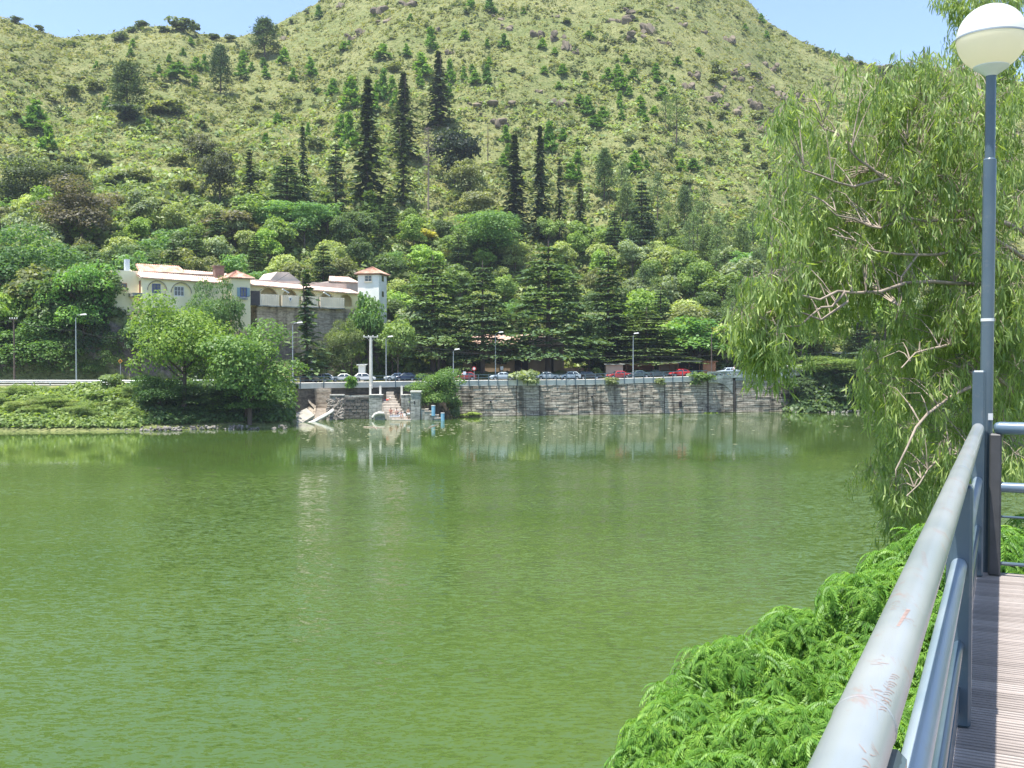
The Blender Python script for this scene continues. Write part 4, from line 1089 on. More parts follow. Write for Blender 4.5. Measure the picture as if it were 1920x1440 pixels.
mb = MB(); quadbox(mb, 769, 789.5, 733, 736, 158.1, 2.6, zlow=Zat(736, 158.3) + .004); o = mb.build("roof", M['concrete'], ph, bevel=.03); o.location = -Vector(ph.location)
mb = MB(); quadbox(mb, 776, 778, 752, 757, 158.24, .05); o = mb.build("vent_opening", M['dark'], ph); o.location = -Vector(ph.location)
lw = empty("jetty_wall", P(812, 780, 157.5)); tag(lw, "low wall stepping down into the lake beside the blue bollards", "wall")
for i, (x0, x1, pt_, Y) in enumerate([(789, 803, 768, 158.6), (796, 812, 772, 158.0), (806, 822, 779, 157.5), (814, 832, 785, 157.1), (822, 839, 790, 156.7)]):
    mb = MB(); quadbox(mb, x0, x1, pt_, 792, Y, 1.2, zlow=-1); o = mb.build("wall_step", M['grey_wall'], lw, bevel=.03); o.location = -Vector(lw.location)
    mb = MB(); quadbox(mb, x0 - .3, x1 + .3, pt_ - 1.4, pt_, Y - .06, 1.3, zlow=Zat(pt_, Y) + .004); o = mb.build("coping", M['step'], lw); o.location = -Vector(lw.location)
M['bollblue'] = plain("sky_blue_paint", (0.22, 0.44, 0.58), 0.6, var=.12, scale=3)
for (px, pt_, pb, Y, lab) in ((812.5, 760, 779.5, 157.3, "taller pale blue cylinder bollard on the low jetty wall"), (830, 774, 789.5, 156.5, "shorter pale blue cylinder bollard at the water's edge")):
    b0 = P(px, pb, Y); h = P(px, pt_, Y).z - b0.z; e = empty("bollard", b0); tag(e, lab, "bollard", "blue bollards on the jetty wall")
    mb = MB(); mb.lathe([(0, 0), (.29, 0), (.29, h * .93), (.26, h * .95), (0, h * .95)], 14); mb.build("post", M['bollblue'], e, smooth='auto')
    mb = MB(); mb.lathe([(0, h * .952), (.32, h * .952), (.32, h), (0, h * 1.01)], 14); mb.build("cap", M['white'], e, smooth='auto')
# block wall and rubble
bw = empty("block_wall", P(656, 788, 161)); tag(bw, "dark wall of squared stone blocks with pale joints rising from the lake", "wall")
mb = MB(); quadbox(mb, 618, 693, 741.5, 790, 160.9, 1.2, zlow=-1); o = mb.build("mortar_core", M['grey_wall'], bw); o.location = -Vector(bw.location)
z = 0.02; row = 0; rnd = random.Random(4)
blk = MB(); blk.box((0, 0, 0), (1, 1, 1)); blm = blk.build("stone", M['dark_stone'], bw, bevel=.06); first = True
while z < Zat(742, 160.9) - .3:
    h = .50; x = P(630 + (0 if row > 3 else 0), 760, 160.9).x + (row % 2) * -.35; xe = P(692, 760, 160.9).x
    while x < xe - .3:
        L = rnd.uniform(.62, .95); L = min(L, xe - x)
        o = blm if first else link("stone", blm.data, bw); first = False
        o.location = Vector((x + L / 2, 160.86 + rnd.uniform(-.05, .04), z + h / 2)) - Vector(bw.location); o.scale = (L - .07, .25, h - .07)
        x += L
    z += h; row += 1
mb = MB(); quadbox(mb, 618, 645, 739.5, 741.5, 160.7, .9, zlow=Zat(741.5, 160.9) + .003); o = mb.build("coping", M['concrete'], bw); o.location = -Vector(bw.location)
bpl = MB(); quadbox(bpl, 556, 620, 729, 768, 161.3, .8, zlow=-1)
tag(bpl.build("concrete_wall", M['brown_wall'], None, bevel=.03), "plain stained concrete wall panel between curved stair and block wall", "wall")
def rubble(name, cx, n, Y0, label, zmax, spread, seed, size=.45):
    rnd = random.Random(seed); e = empty(name, P(cx, 792, Y0)); tag(e, label, "rubble wall")
    protos = []
    for s in range(3):
        bm = bmesh.new(); bmesh.ops.create_icosphere(bm, subdivisions=1, radius=.5)
        for v in bm.verts: v.co = Vector((v.co.x * rnd.uniform(.8, 1.2), v.co.y * rnd.uniform(.7, 1.1), v.co.z * rnd.uniform(.7, 1)))
        me = bpy.data.meshes.new("stone"); bm.to_mesh(me); bm.free(); me.materials.append(M['rubble']); protos.append(me)
    for i in range(n):
        px = cx + rnd.uniform(-spread, spread); k = rnd.random()
        o = link("stone", protos[i % 3], e); Y = Y0 + k * 1.3
        o.location = Vector((Xat(px, Y), Y, max(0.05, k * zmax * rnd.uniform(.85, 1.1)))) - Vector(e.location)
        s = size * rnd.uniform(.6, 1.4); o.scale = (s * 1.3, s, s); o.rotation_euler = (rnd.uniform(0, 3), rnd.uniform(0, 3), rnd.uniform(0, 3))
    return e
rubble("rubble_slope", 628, 150, 157.6, "loose rubble stones below the curved coping, left of the block wall", 3.2, 16, 3)
rubble("rubble_heap", 541, 45, 148.6, "heap of rubble stones under the sloping concrete slab", .35, 9, 5, .4)
rubble("shore_stones", 150, 120, 133.0, "broken pale stones along the waterline below the sunlit bank", .35, 190, 7, .42)
rubble("shore_stones", 430, 70, 135.5, "dark stones at the waterline below the shaded thicket", .4, 110, 9, .45)
rubble("shore_stones", 1570, 60, 178.5, "pale stones on the small beach past the retaining wall", .4, 90, 11, .4)
# sloping slab
M['slab'] = plain('slab_concrete', (0.36, 0.33, 0.27), 0.9, var=.2, scale=.8, bump=.3)
sb = MB(); c4 = [P(538, 783, 151.8), P(575, 765, 158.2), P(590, 778, 156.0), P(555, 799.5, 149.8)]
dn = Vector((0, .1, -.35)); n = len(sb.v); sb.v += [tuple(p) for p in c4] + [tuple(p + dn) for p in c4]
for q in ((0, 1, 2, 3), (7, 6, 5, 4), (0, 4, 5, 1), (1, 5, 6, 2), (2, 6, 7, 3), (3, 7, 4, 0)): sb.f.append(q); sb.m.append(0)
tag(sb.build("sloping_slab", M['slab'], None), "tilted pale concrete slab sliding towards the lake beside the waterside tree", "slab")
cs = empty("curved_stair", P(600, 790, 154)); tag(cs, "small stair with long curving pale coping down to the water beside the slab", "stairs")
cp = MB(); cp.tube([P(629, 762, 159.5), P(627, 767, 158.6), P(618, 774, 157.2), P(604, 782, 155.4), P(588, 790.5, 153.2), P(574, 796, 151.8), P(556, 800.5, 150.4)], .26, 6)
o = cp.build("coping", M['concrete'], cs, smooth='auto'); o.location = -Vector(cs.location)
for i in range(8):
    mb = MB(); Y = 160.6 - i * .5; a = P(591 - i * 1.2, 766 + i * 2.5, Y); b_ = P(618 - i * 2.2, 766 + i * 2.5, Y); mb.b2((a.x, Y, max(-.6, a.z - 1)), (b_.x, Y + .6, a.z))
    o = mb.build("step", M['step'], cs); o.location = -Vector(cs.location)
mb = MB(); mb.tube([P(570, 742, 160.8), P(591, 766, 160), P(591, 780, 158.6)], .2, 4); 
a = [P(568, 741, 161.2), P(592, 762, 160.4), P(592, 779, 159.2), P(578, 768, 160.2), P(560, 752, 161.2)]
n = len(mb.v); mb.v += [tuple(p) for p in a] + [tuple(p + Vector((0, .5, 0))) for p in a]
mb.f += [(n, n + 1, n + 2, n + 3, n + 4), (n + 9, n + 8, n + 7, n + 6, n + 5)] + [(n + i, n + (i + 1) % 5, n + 5 + (i + 1) % 5, n + 5 + i) for i in range(5)]; mb.m += [0] * 7
o = mb.build("stair_wall", M['brown_wall'], cs); o.location = -Vector(cs.location)
# floating timber, litter and scum
mb = MB(); rnd = random.Random(15)
for i in range(900):
    px = rnd.choice([rnd.uniform(560, 860), rnd.uniform(860, 1200), rnd.uniform(560, 1640)]); py = 786 + abs(rnd.gauss(0, 1)) * 16 + (8 if px < 860 else 0)
    d = ray(px, py); k = -EYE / d[2]; x, y = d[0] * k, d[1] * k
    if y > yw(px) - 1.2: continue
    s = rnd.uniform(.05, .22); a = rnd.uniform(0, 3)
    mb.poly([(x + math.cos(a + q) * s * (1.6 if q in (0, 3.14) else .8), y + math.sin(a + q) * s, .012) for q in (0, 1.57, 3.14, 4.71)])
tag(mb.build("floating_litter", plain("scum", (0.42, 0.42, 0.26), .8), None, fix=False), "flecks of scum and litter floating below the wall", kind='stuff')
for (ax, ay, bx, by, lab) in ((682, 801, 722, 803, "pale floating branch in front of the stairs, long and level"), (700, 800, 706, 806, "short floating stick crossing the long floating branch"), (804, 802, 822, 796, "floating branch below the blue bollards")):
    q = [ray(ax, ay), ray(bx, by)]; pp = [Vector((d[0], d[1], d[2])) * (-EYE / d[2]) + Vector((0, 0, EYE + .03)) for d in q]
    mb = MB(); mb.tube([pp[0], pp[0].lerp(pp[1], .5) + Vector((.1, .15, 0)), pp[1]], [.10, .08, .04], 5)
    tag(mb.build("floating_branch", M['bark_pale'], None), lab, "branch")
mb = MB(); pp = [P(243, 806, 134.5), P(268, 796, 136)]; mb.tube([pp[0] + Vector((0, 0, .1)), pp[1]], .2, 5)
tag(mb.build("fallen_plank", M['bark_pale'], None), "pale plank lying on the stones at the waterline", "plank")
# ---------------------------------------------------------------- the arcaded house on the rock
def terracotta(name, c1, c2, c3):
    m, nt, b = newmat(name); tc = N(nt, "ShaderNodeNewGeometry")
    n = N(nt, "ShaderNodeTexNoise"); n.inputs["Scale"].default_value = 1.3; n.inputs["Detail"].default_value = 6; nt.links.new(tc.outputs["Position"], n.inputs[0])
    r = ramp(nt, [(0.3, c1), (0.5, c2), (0.68, c3)]); nt.links.new(n.outputs[0], r.inputs[0]); nt.links.new(r.outputs[0], b.inputs["Base Color"])
    b.inputs["Roughness"].default_value = .9; b.inputs["Specular IOR Level"].default_value = .15; return m
M['tile'] = terracotta("clay_tiles", (0.42, 0.27, 0.20), (0.62, 0.45, 0.36), (0.72, 0.60, 0.52))
M['tile_red'] = terracotta("red_clay_tiles", (0.38, 0.20, 0.14), (0.58, 0.36, 0.26), (0.66, 0.48, 0.39))
M['cream'] = plain("cream_render", (0.88, 0.78, 0.53), 0.9, var=.12, scale=.5)
M['yellow'] = plain("yellow_render", (0.86, 0.73, 0.42), 0.9, var=.12, scale=.5)
M['whiter'] = plain("whitewash", (0.84, 0.82, 0.74), 0.9, var=.1, scale=.5)
M['pinkwall'] = plain("pinkish_render", (0.66, 0.55, 0.46), 0.9, var=.15, scale=.5)
M['balc'] = plain("balcony_boarding", (0.74, 0.65, 0.50), 0.9, var=.08, scale=.6)
M['bluepaint'] = plain("blue_paint", (0.03, 0.06, 0.30), 0.5)
M['shutter'] = plain("grey_blue_shutter", (0.27, 0.38, 0.42), 0.6)
M['wood'] = plain("brown_wood", (0.24, 0.10, 0.05), 0.7)
M['brick'] = plain("chimney_brick", (0.24, 0.16, 0.12), 0.9, var=.3, scale=2.5)
HA = Vector((Xat(270, 161), 161)); HB = Vector((Xat(660, 183), 183)); HD = (HB - HA).normalized(); hang = math.atan2(HD.y, HD.x)
house = empty("arcaded_house", (HA.x, HA.y, 0), hang)
tag(house, "long cream house with tiled roofs, arches, balconies and a square tower on the rock", "house")
HN = Vector((-HD.y, HD.x))                       # inwards
def S(u, yl=0.0):
    k = (u - 960) / F; A = HA + HN * yl; return (k * A.y - A.x) / (HD.x - k * HD.y)
def HY(s, yl=0.0): return (HA + HD * s + HN * yl).y
def HZ(py, s, yl=0.0): return Zat(py, HY(s, yl))
def hb(mb, name, mat, sub=None, **k): return mb.build(name, mat, sub or house, **k)
def tiles(name, e0, e1, r0, r1, mat, parent, step=.34):
    """corrugated clay tile slope: eave e0-e1, ridge r0-r1 (local coordinates)"""
    e0, e1, r0, r1 = map(Vector, (e0, e1, r0, r1)); L = (e1 - e0).length; n = max(4, int(L / step) * 4); mb = MB(); rows_ = max(2, int((r0 - e0).length / .9))
    nrm = (e1 - e0).cross(r0 - e0 if (r0 - e0).length > .05 else r1 - e1).normalized()
    if nrm.z < 0: nrm = -nrm
    rnd = random.Random(int(L * 10))
    for j in range(rows_ + 1):
        t = j / rows_
        for i in range(n + 1):
            s = i / n; a = e0.lerp(e1, s); b_ = r0.lerp(r1, s)
            mb.v.append(tuple(a.lerp(b_, t) + nrm * (.07 * math.cos(i * math.pi / 2) + rnd.uniform(-.012, .012))))
    for j in range(rows_):
        for i in range(n):
            a = j * (n + 1) + i; mb.f.append((a, a + 1, a + n + 2, a + n + 1)); mb.m.append(0)
    # under board
    k = len(mb.v); d = nrm * -.16
    mb.v += [tuple(p + d) for p in (e0, e1, r1, r0)]; mb.f.append((k + 3, k + 2, k + 1, k)); mb.m.append(0)
    m0 = len(mb.v); mb.v += [tuple(e0 + nrm * .02), tuple(e1 + nrm * .02)]; mb.f.append((m0, k, k + 1, m0 + 1)); mb.m.append(0)
    return mb.build(name, mat, parent, fix=False)
def arch_wall(mb, s0, s1, z0, z1f, yl, arches, thick, mi=0, z1=None):
    zt = (lambda s: z1f[0] + (z1f[1] - z1f[0]) * (s - s0) / (s1 - s0)) if isinstance(z1f, tuple) else (lambda s: z1f)
    cuts = {s0, s1}
    for c, r, zs, zo in arches:
        for i in range(17): cuts.add(c - r * math.cos(math.pi * i / 16))
    cuts = sorted(q for q in cuts if s0 <= q <= s1)
    for a, b_ in zip(cuts[:-1], cuts[1:]):
        if b_ - a < 1e-5: continue
        mid = (a + b_) / 2; hitA = None
        for A in arches:
            if abs(mid - A[0]) < A[1]: hitA = A
        if hitA is None: mb.poly([(a, yl, z0), (b_, yl, z0), (b_, yl, zt(b_)), (a, yl, zt(a))], mi)
        else:
            c, r, zs, zo = hitA; f_ = lambda s: zs + math.sqrt(max(0, r * r - (s - c) ** 2))
            mb.poly([(a, yl, f_(a)), (b_, yl, f_(b_)), (b_, yl, zt(b_)), (a, yl, zt(a))], mi)
            mb.poly([(a, yl, f_(a)), (b_, yl, f_(b_)), (b_, yl + thick, f_(b_)), (a, yl + thick, f_(a))], mi)
            if zo > z0: mb.poly([(a, yl, z0), (b_, yl, z0), (b_, yl, zo), (a, yl, zo)], mi); mb.poly([(a, yl, zo), (b_, yl, zo), (b_, yl + thick, zo), (a, yl + thick, zo)], mi)
    for c, r, zs, zo in arches:
        for s in (c - r, c + r): mb.poly([(s, yl, zo), (s, yl, zs), (s, yl + thick, zs), (s, yl + thick, zo)], mi)
def window(s, z, w_, h_, yl, frame='white', parent=None, shutters=None, mull=1, sill=True, rot=0):
    """window > frame, pane, (shutter), (sill); the window itself is the dark reveal"""
    p = parent or house; mb = MB(); mb.b2((s - w_ / 2, yl - .03, z), (s + w_ / 2, yl + .10, z + h_)); wo = mb.build("window", M['dark'], p)
    f_ = MB(); t = .09
    for a, b_ in (((s - w_ / 2 - t, z - t), (s + w_ / 2 + t, z)), ((s - w_ / 2 - t, z + h_), (s + w_ / 2 + t, z + h_ + t)), ((s - w_ / 2 - t, z), (s - w_ / 2, z + h_)), ((s + w_ / 2, z), (s + w_ / 2 + t, z + h_))):
        f_.b2((a[0], yl - .10, a[1]), (b_[0], yl + .02, b_[1]))
    for i in range(mull):
        x = s - w_ / 2 + w_ * (i + 1) / (mull + 1); f_.b2((x - .035, yl - .08, z), (x + .035, yl - .045, z + h_))
    f_.b2((s - w_ / 2, yl - .075, z + h_ * .52), (s + w_ / 2, yl - .046, z + h_ * .52 + .05))
    f_.build("frame", M[frame], wo)
    g = MB(); g.b2((s - w_ / 2, yl - .044, z), (s + w_ / 2, yl - .034, z + h_)); g.build("pane", M['glass'], wo)
    if shutters:
        for sg in (-1, 1):
            q = MB(); x0 = s + sg * (w_ / 2 + .12); x1 = x0 + sg * w_ * .52; q.b2((min(x0, x1), yl - .14, z - .03), (max(x0, x1), yl - .085, z + h_ + .03))
            for k in range(7): q.b2((min(x0, x1) + .06, yl - .165, z + h_ * (k + .3) / 7), (max(x0, x1) - .06, yl - .142, z + h_ * (k + .7) / 7))
            q.build("shutter", M[shutters], wo)
    if sill: q = MB(); q.b2((s - w_ / 2 - .15, yl - .24, z - t - .12), (s + w_ / 2 + .15, yl - .02, z - t - .003)); q.build("sill", M['balc'], wo)
    return wo
# main wing, blind arches
s0, s1 = S(268), S(437)
zf = 19.0; zb0 = 15.2
ev0, ev1 = HZ(519.5, s0), HZ(532, s1)
def zeave(s): return ev0 + (ev1 - ev0) * (s - s0) / (s1 - s0)
a1, a2 = S(296), S(341); r1 = (S(313) - S(279)) / 2; r2 = (S(359) - S(323)) / 2
mb = MB(); zs1 = HZ(553, a1)
arch_wall(mb, s0, s1, zb0, (ev0, ev1), 0, [(a1, r1, HZ(527.5, a1) - r1, HZ(553, a1)), (a2, r2, HZ(531, a2) - r2, HZ(556, a2))], .35)
mb.poly([(s0, .35, zb0), (s1, .35, zb0), (s1, .35, ev1 - .1), (s0, .35, ev0 - .1)])
mb.poly([(s0, 0, zb0), (s0, 7, zb0), (s0, 7, ev0 + 1.5), (s0, 6.5, ev0 + 1.7), (s0, 0, ev0)])
hb(mb, "front_wall", M['cream'], fix=False)
for c, r, zt, zo in ((a1, r1, HZ(527.5, a1), HZ(553, a1)), (a2, r2, HZ(531, a2), HZ(556, a2))):
    mb = MB(); pts_ = [(c - r * math.cos(math.pi * i / 20) * 1.06, -.05, zt - r + r * 1.06 * math.sin(math.pi * i / 20)) for i in range(21)]; mb.tube(pts_, .07, 4); hb(mb, "arch_moulding", M['brown_wall'])
window(S(295.5), HZ(549, a1), S(302) - S(289), HZ(533, a1) - HZ(549, a1), .35, 'bluepaint')
window(S(338), HZ(554, a2), S(346) - S(329), HZ(538, a2) - HZ(554, a2), .35, 'white', mull=2)
tiles("roof", (s0 - .4, -.55, ev0 - .05), (s1, -.55, ev1 - .05), (s0 - .4, 4.2, ev0 + 1.25), (s1, 4.2, ev1 + 1.25), M['tile'], house)
mb = MB(); mb.b2((s0 + 1.5, 4.3, ev0), (s1 - 1.2, 4.7, ev0 + 1.35)); hb(mb, "parapet_wall", M['brown_wall'])
tiles("rear_roof", (s0 + 1.0, 4.9, ev0 + 1.3), (s0 + 9, 4.9, ev0 + 1.2), (s0 + 1.5, 8.6, ev0 + 2.9), (s0 + 8.6, 8.6, ev0 + 2.9), M['tile_red'], house)
tiles("rear_roof", (s0 + 8.6, 4.9, ev0 + 1.25), (s1 + 2, 4.9, ev1 + 1.4), (s0 + 8.6, 8.4, ev0 + 2.3), (s1 + 2, 8.4, ev1 + 2.4), M['tile'], house)
cs_, cy = S(413, 3.5), 3.5
mb = MB(); mb.b2((cs_ - .8, cy, ev1 - .1), (cs_ + .8, cy + 1.1, HZ(500, cs_, 3.5))); ch_ = hb(mb, "chimney", M['brick'], bevel=.04)
mb = MB(); mb.b2((cs_ - .95, cy - .12, HZ(500, cs_, 3.5) + .003), (cs_ + .95, cy + 1.22, HZ(500, cs_, 3.5) + .18)); mb.build("chimney_cap", M['brick'], ch_)
cs2 = S(241, 4.5); mb = MB(); mb.b2((cs2 - .35, 4.5, ev0), (cs2 + .35, 5.3, HZ(486, cs2, 4.5))); hb(mb, "water_tank", plain("pale_blue_tank", (.45, .52, .60), .6))
# low annexe on the end
sa0, sa1 = S(212, 2.0), S(251, 2.0); za0, za1 = HZ(505, sa0, 2), HZ(509, sa1, 2)
mb = MB(); mb.poly([(sa0, 2, zb0), (s0, 2, zb0), (s0, 2, za1), (sa0, 2, za0)]); mb.poly([(sa0, 2, zb0), (sa0, 7, zb0), (sa0, 7, za0), (sa0, 2, za0)]); mb.poly([(sa0, 2, za0), (s0, 2, za1), (s0, 7, za1), (sa0, 7, za0)])
hb(mb, "annexe_wall", M['cream'], fix=False)
ws = S(232, 2); window(ws, HZ(543, ws, 2), S(238, 2) - S(226, 2), HZ(532, ws, 2) - HZ(543, ws, 2), 2, 'wood')
dmb = MB(); dz = HZ(549, s0, 1); dmb.b2((s0 - .06, .75, dz), (s0 + .02, 1.55, dz + 1.95)); do_ = hb(dmb, "door", M['wood'])
dk = MB(); dk.b2((s0 - .10, .83, dz + .95), (s0 - .065, .93, dz + 1.05)); dk.build("handle", M['galv'], do_)
mb = MB(); mb.b2((S(250, -.2), -.2, HZ(556, s0)), (s0 - .03, 1.9, HZ(549.5, s0))); hb(mb, "terrace_slab", M['grey_wall'])
# square tower
tl, tr = S(435, -1.6), S(470.5, -1.6); zt_ = HZ(521, (tl + tr) / 2, -1.6)
mb = MB()
zbt = 11.5
mb.poly([(tl, -1.6, zbt), (tr, -1.6, zbt), (tr, -1.6, zt_), (tl, -1.6, zt_)]); mb.poly([(tl, 2.4, zbt), (tl, -1.6, zbt), (tl, -1.6, zt_), (tl, 2.4, zt_)])
mb.poly([(tr, -1.6, zbt), (tr, 2.4, zbt), (tr, 2.4, zt_), (tr, -1.6, zt_)]); mb.poly([(tr, 2.4, zbt), (tl, 2.4, zbt), (tl, 2.4, zt_), (tr, 2.4, zt_)])
def tower_mat(name, top, stain, zA, zB):
    m, nt, b = newmat(name); g = N(nt, "ShaderNodeNewGeometry"); sp = N(nt, "ShaderNodeSeparateXYZ"); nt.links.new(g.outputs["Position"], sp.inputs[0])
    n = N(nt, "ShaderNodeTexNoise"); n.inputs["Scale"].default_value = .8; n.inputs["Detail"].default_value = 6; nt.links.new(g.outputs["Position"], n.inputs[0])
    ad = N(nt, "ShaderNodeMath", operation='MULTIPLY_ADD'); ad.inputs[1].default_value = 5; nt.links.new(n.outputs[0], ad.inputs[0]); nt.links.new(sp.outputs[2], ad.inputs[2])
    mr = N(nt, "ShaderNodeMapRange"); mr.inputs[1].default_value = zA + 2.5; mr.inputs[2].default_value = zB + 2.5; nt.links.new(ad.outputs[0], mr.inputs[0])
    mx = N(nt, "ShaderNodeMixRGB"); mx.inputs[1].default_value = (*stain, 1); mx.inputs[2].default_value = (*top, 1); nt.links.new(mr.outputs[0], mx.inputs[0]); nt.links.new(mx.outputs[0], b.inputs["Base Color"])
    b.inputs["Roughness"].default_value = .9; b.inputs["Specular IOR Level"].default_value = .15; return m
hb(mb, "tower_wall", tower_mat("stained_cream_render", (.86, .76, .50), (.33, .22, .16), 13.5, 15.2), fix=False)
mb = MB(); mb.b2((tl - .45, -2.05, zt_ - .16), (tr + .45, 2.85, zt_ - .003)); hb(mb, "tower_eave", M['wood'])
ap = Vector(((tl + tr) / 2, .4, zt_ + 1.35)); cr = [Vector(c) for c in ((tl - .6, -2.2, zt_), (tr + .6, -2.2, zt_), (tr + .6, 3, zt_), (tl - .6, 3, zt_))]
for i in range(4): tiles("tower_roof", cr[i], cr[(i + 1) % 4], ap, ap, M['tile_red'], house)
wsx = S(457, -1.6); window(wsx, HZ(556, wsx, -1.6), .95, HZ(540, wsx, -1.6) - HZ(556, wsx, -1.6), -1.6, 'bluepaint', shutters='shutter')
mb = MB(); mb.b2((wsx - .8, -2.0, HZ(562, wsx, -1.6)), (wsx + .6, -1.62, HZ(558, wsx, -1.6))); hb(mb, "flower_box", M['grey_wall'])
# gallery with balconies
g0, g1 = tr, S(672); gz0, gz1 = HZ(533.5, g0), HZ(551, g1)
ge = lambda s: gz0 + (gz1 - gz0) * (s - g0) / (g1 - g0)
AR = []
for uc, ua, ub, top in ((505, 489, 522, 539.5), (544, 531, 559, 543), (581, 569, 594, 546), (613.5, 602, 626, 549), (649, 638, 662, 552)):
    c = S(uc); r = (S(ub) - S(ua)) / 2; AR.append((c, r, HZ(top, c) - r, zf + .0))
mb = MB(); arch_wall(mb, g0, g1, zf - .5, (gz0, gz1), 0, AR, .45); hb(mb, "gallery_wall", M['yellow'], fix=False)
mb = MB(); mb.poly([(g0, 1.7, zf - .5), (g1, 1.7, zf - .5), (g1, 1.7, gz1 + .5), (g0, 1.7, gz0 + .5)]); mb.poly([(g0, 0.46, zf), (g1, .46, zf), (g1, 2.6, zf), (g0, 2.6, zf)]); mb.poly([(g0, .46, gz0), (g1, .46, gz1), (g1, 2.6, gz1), (g0, 2.6, gz0)])
for c, r, *_ in AR: mb.poly([(c + r + .45, .46, zf), (c + r + .45, 2.6, zf), (c + r + .45, 2.6, gz0 - .3), (c + r + .45, .46, gz0 - .3)])
hb(mb, "gallery_back_wall", M['yellow'], fix=False)
tiles("gallery_roof", (g0, -.7, gz0), (g1, -.7, gz1), (g0, 3.4, gz0 + 1.15), (g1, 3.4, gz1 + 1.0), M['tile'], house)
mb = MB(); mb.b2((g0 + 1, 3.5, gz0 - 1), (g1 - .5, 3.9, gz0 + 1.25)); hb(mb, "parapet_wall", M['pinkwall'])
# upper storey behind with a low gable
u0, u1 = S(508, 5), S(563, 5); zz = HZ(524, u0, 5); mb = MB(); mid = (u0 + u1) / 2
mb.prism([(u0, zz - 3), (u1, zz - 3), (u1, zz), (mid + .6, HZ(510, mid, 5)), (mid - 1.5, HZ(510.5, mid, 5)), (u0, zz)], 5, 11); hb(mb, "gable_block", M['pinkwall'])
v0, v1 = S(618, 5), S(672, 5); mb = MB(); mb.b2((v0, 5, zz - 4), (v1, 9, HZ(527, v0, 5))); hb(mb, "rear_block", M['pinkwall'])
tiles("rear_roof", (v0 - .3, 4.7, HZ(527, v0, 5)), (v1, 4.7, HZ(527, v0, 5)), (v0 + 2, 9, HZ(527, v0, 5) + 1.3), (v1, 9, HZ(527, v0, 5) + 1.3), M['tile'], house)
for (ua, ub) in ((486, 524), (529.5, 561), (567, 597), (601, 646)):
    a, b_ = S(ua, -1), S(ub, -1); mb = MB(); zt2 = HZ(551 + (ua - 486) * .05, a, -1)
    mb.b2((a, -1.06, zf - .35), (b_, -.96, zt2))
    k = a + .12
    while k < b_ - .1: mb.b2((k, -1.10, zf - .28), (k + .06, -1.062, zt2 - .08)); k += .34
    mb.b2((a, -.955, zf - .30), (a + .08, 0, zt2)); mb.b2((b_ - .08, -.955, zf - .30), (b_, 0, zt2)); bo = hb(mb, "balcony", M['balc'])
    f2 = MB(); f2.b2((a - .1, -1.2, zf - .55), (b_ + .1, .3, zf - .352)); f2.build("floor_slab", M['grey_wall'], bo)
for c, r, *_ in AR[:4]:
    mb = MB(); mb.b2((c + r + .05, -1.0, zf - .3), (c + r + .75, -.02, zf + .95)) if False else mb.b2((c + r + .02, -.12, zf - .3), (c + r + .70, -.003, zf + 1.9)); hb(mb, "pilaster", M['yellow'])
mb = MB(); es = S(545, -1.1); ez = HZ(561.5, es, -1.1)
M['badge'] = plain("badge_dark", (.05, .05, .07), .6)
mb.prism([(es - .3, ez + .38), (es + .3, ez + .38), (es + .3, ez), (es, ez - .42), (es - .3, ez)], -1.16, -1.115); bd = hb(mb, "emblem", M['white'])
mb = MB(); mb.prism([(es - .16, ez + .2), (es + .16, ez + .2), (es, ez - .22)], -1.185, -1.165); mb.build("emblem_mark", M['badge'], bd)
for uu, pp_ in ((534, 546), (611, 552)):
    s = S(uu, -1.2); z = HZ(pp_, s, -1.2); mb = MB(); mb.tube([(s + .9, -.1, z - 1.2), (s + .7, -.9, z - .6), (s + .3, -1.5, z - .1)], .035, 5); l_ = hb(mb, "lamp_arm", M['white'])
    mb = MB(); mb.box((s, -1.7, z), (1.3, .4, .16), ry=R(28)); mb.build("lamp_head", M['white'], l_)
# base walls under the gallery and main wing
mb = MB(); mb.poly([(S(482, -.3), -.3, 6), (g1 + .5, -.3, 6), (g1 + .5, -.3, zf - .56), (S(482, -.3), -.3, zf - .56)]); mb.poly([(S(482, -.3), -.3, 6), (S(482, -.3), 3, 6), (S(482, -.3), 3, zf - .56), (S(482, -.3), -.3, zf - .56)])
mb.poly([(S(482, -.3), -.3, zf - .56), (g1 + .5, -.3, zf - .56), (g1 + .5, 2, zf - .56), (S(482, -.3), 2, zf - .56)])
hb(mb, "base_wall", stained("rubble_base_wall", (0.26, 0.205, 0.145), (0.44, 0.35, 0.25), (0.56, 0.46, 0.34), streak=.6), fix=False)
mb = MB(); mb.b2((S(560, -.4), -.42, 8.5), (g1 + .4, -.31, HZ(586, S(600)))); hb(mb, "base_panel", M['brown_wall'])
# gate beside tower
mb = MB(); mb.b2((tr + .02, -1.2, zf - .4), (S(483), -.1, zf + 2.0)); hb(mb, "side_porch", plain("dark_timber", (.07, .06, .06), .8))
# round-arched white tower
wt = empty("white_tower", (0, 0, 0)); 
wa = R(-12); wx0 = P(671, 540, 184); Wd = 40 / F * 184 * 1.04
wt.location = (wx0.x, wx0.y, 0); wt.rotation_euler = (0, 0, wa)
tag(wt, "tall whitewashed tower with tiled pyramid roof at the end of the arcaded house", "tower")
z1_ = Zat(512.5, 184); z0_ = 14.0; D_ = 4.2
mb = MB(); mb.b2((0, 0, z0_), (Wd, D_, z1_)); mb.build("wall", M['whiter'], wt)
ap = Vector((Wd / 2, D_ / 2, z1_ + 1.35)); e_ = .55; cr = [Vector(c) for c in ((-e_, -e_, z1_ - .05), (Wd + e_, -e_, z1_ - .05), (Wd + e_, D_ + e_, z1_ - .05), (-e_, D_ + e_, z1_ - .05))]
for i in range(4): tiles("roof", cr[i], cr[(i + 1) % 4], ap, ap, M['tile_red'], wt)
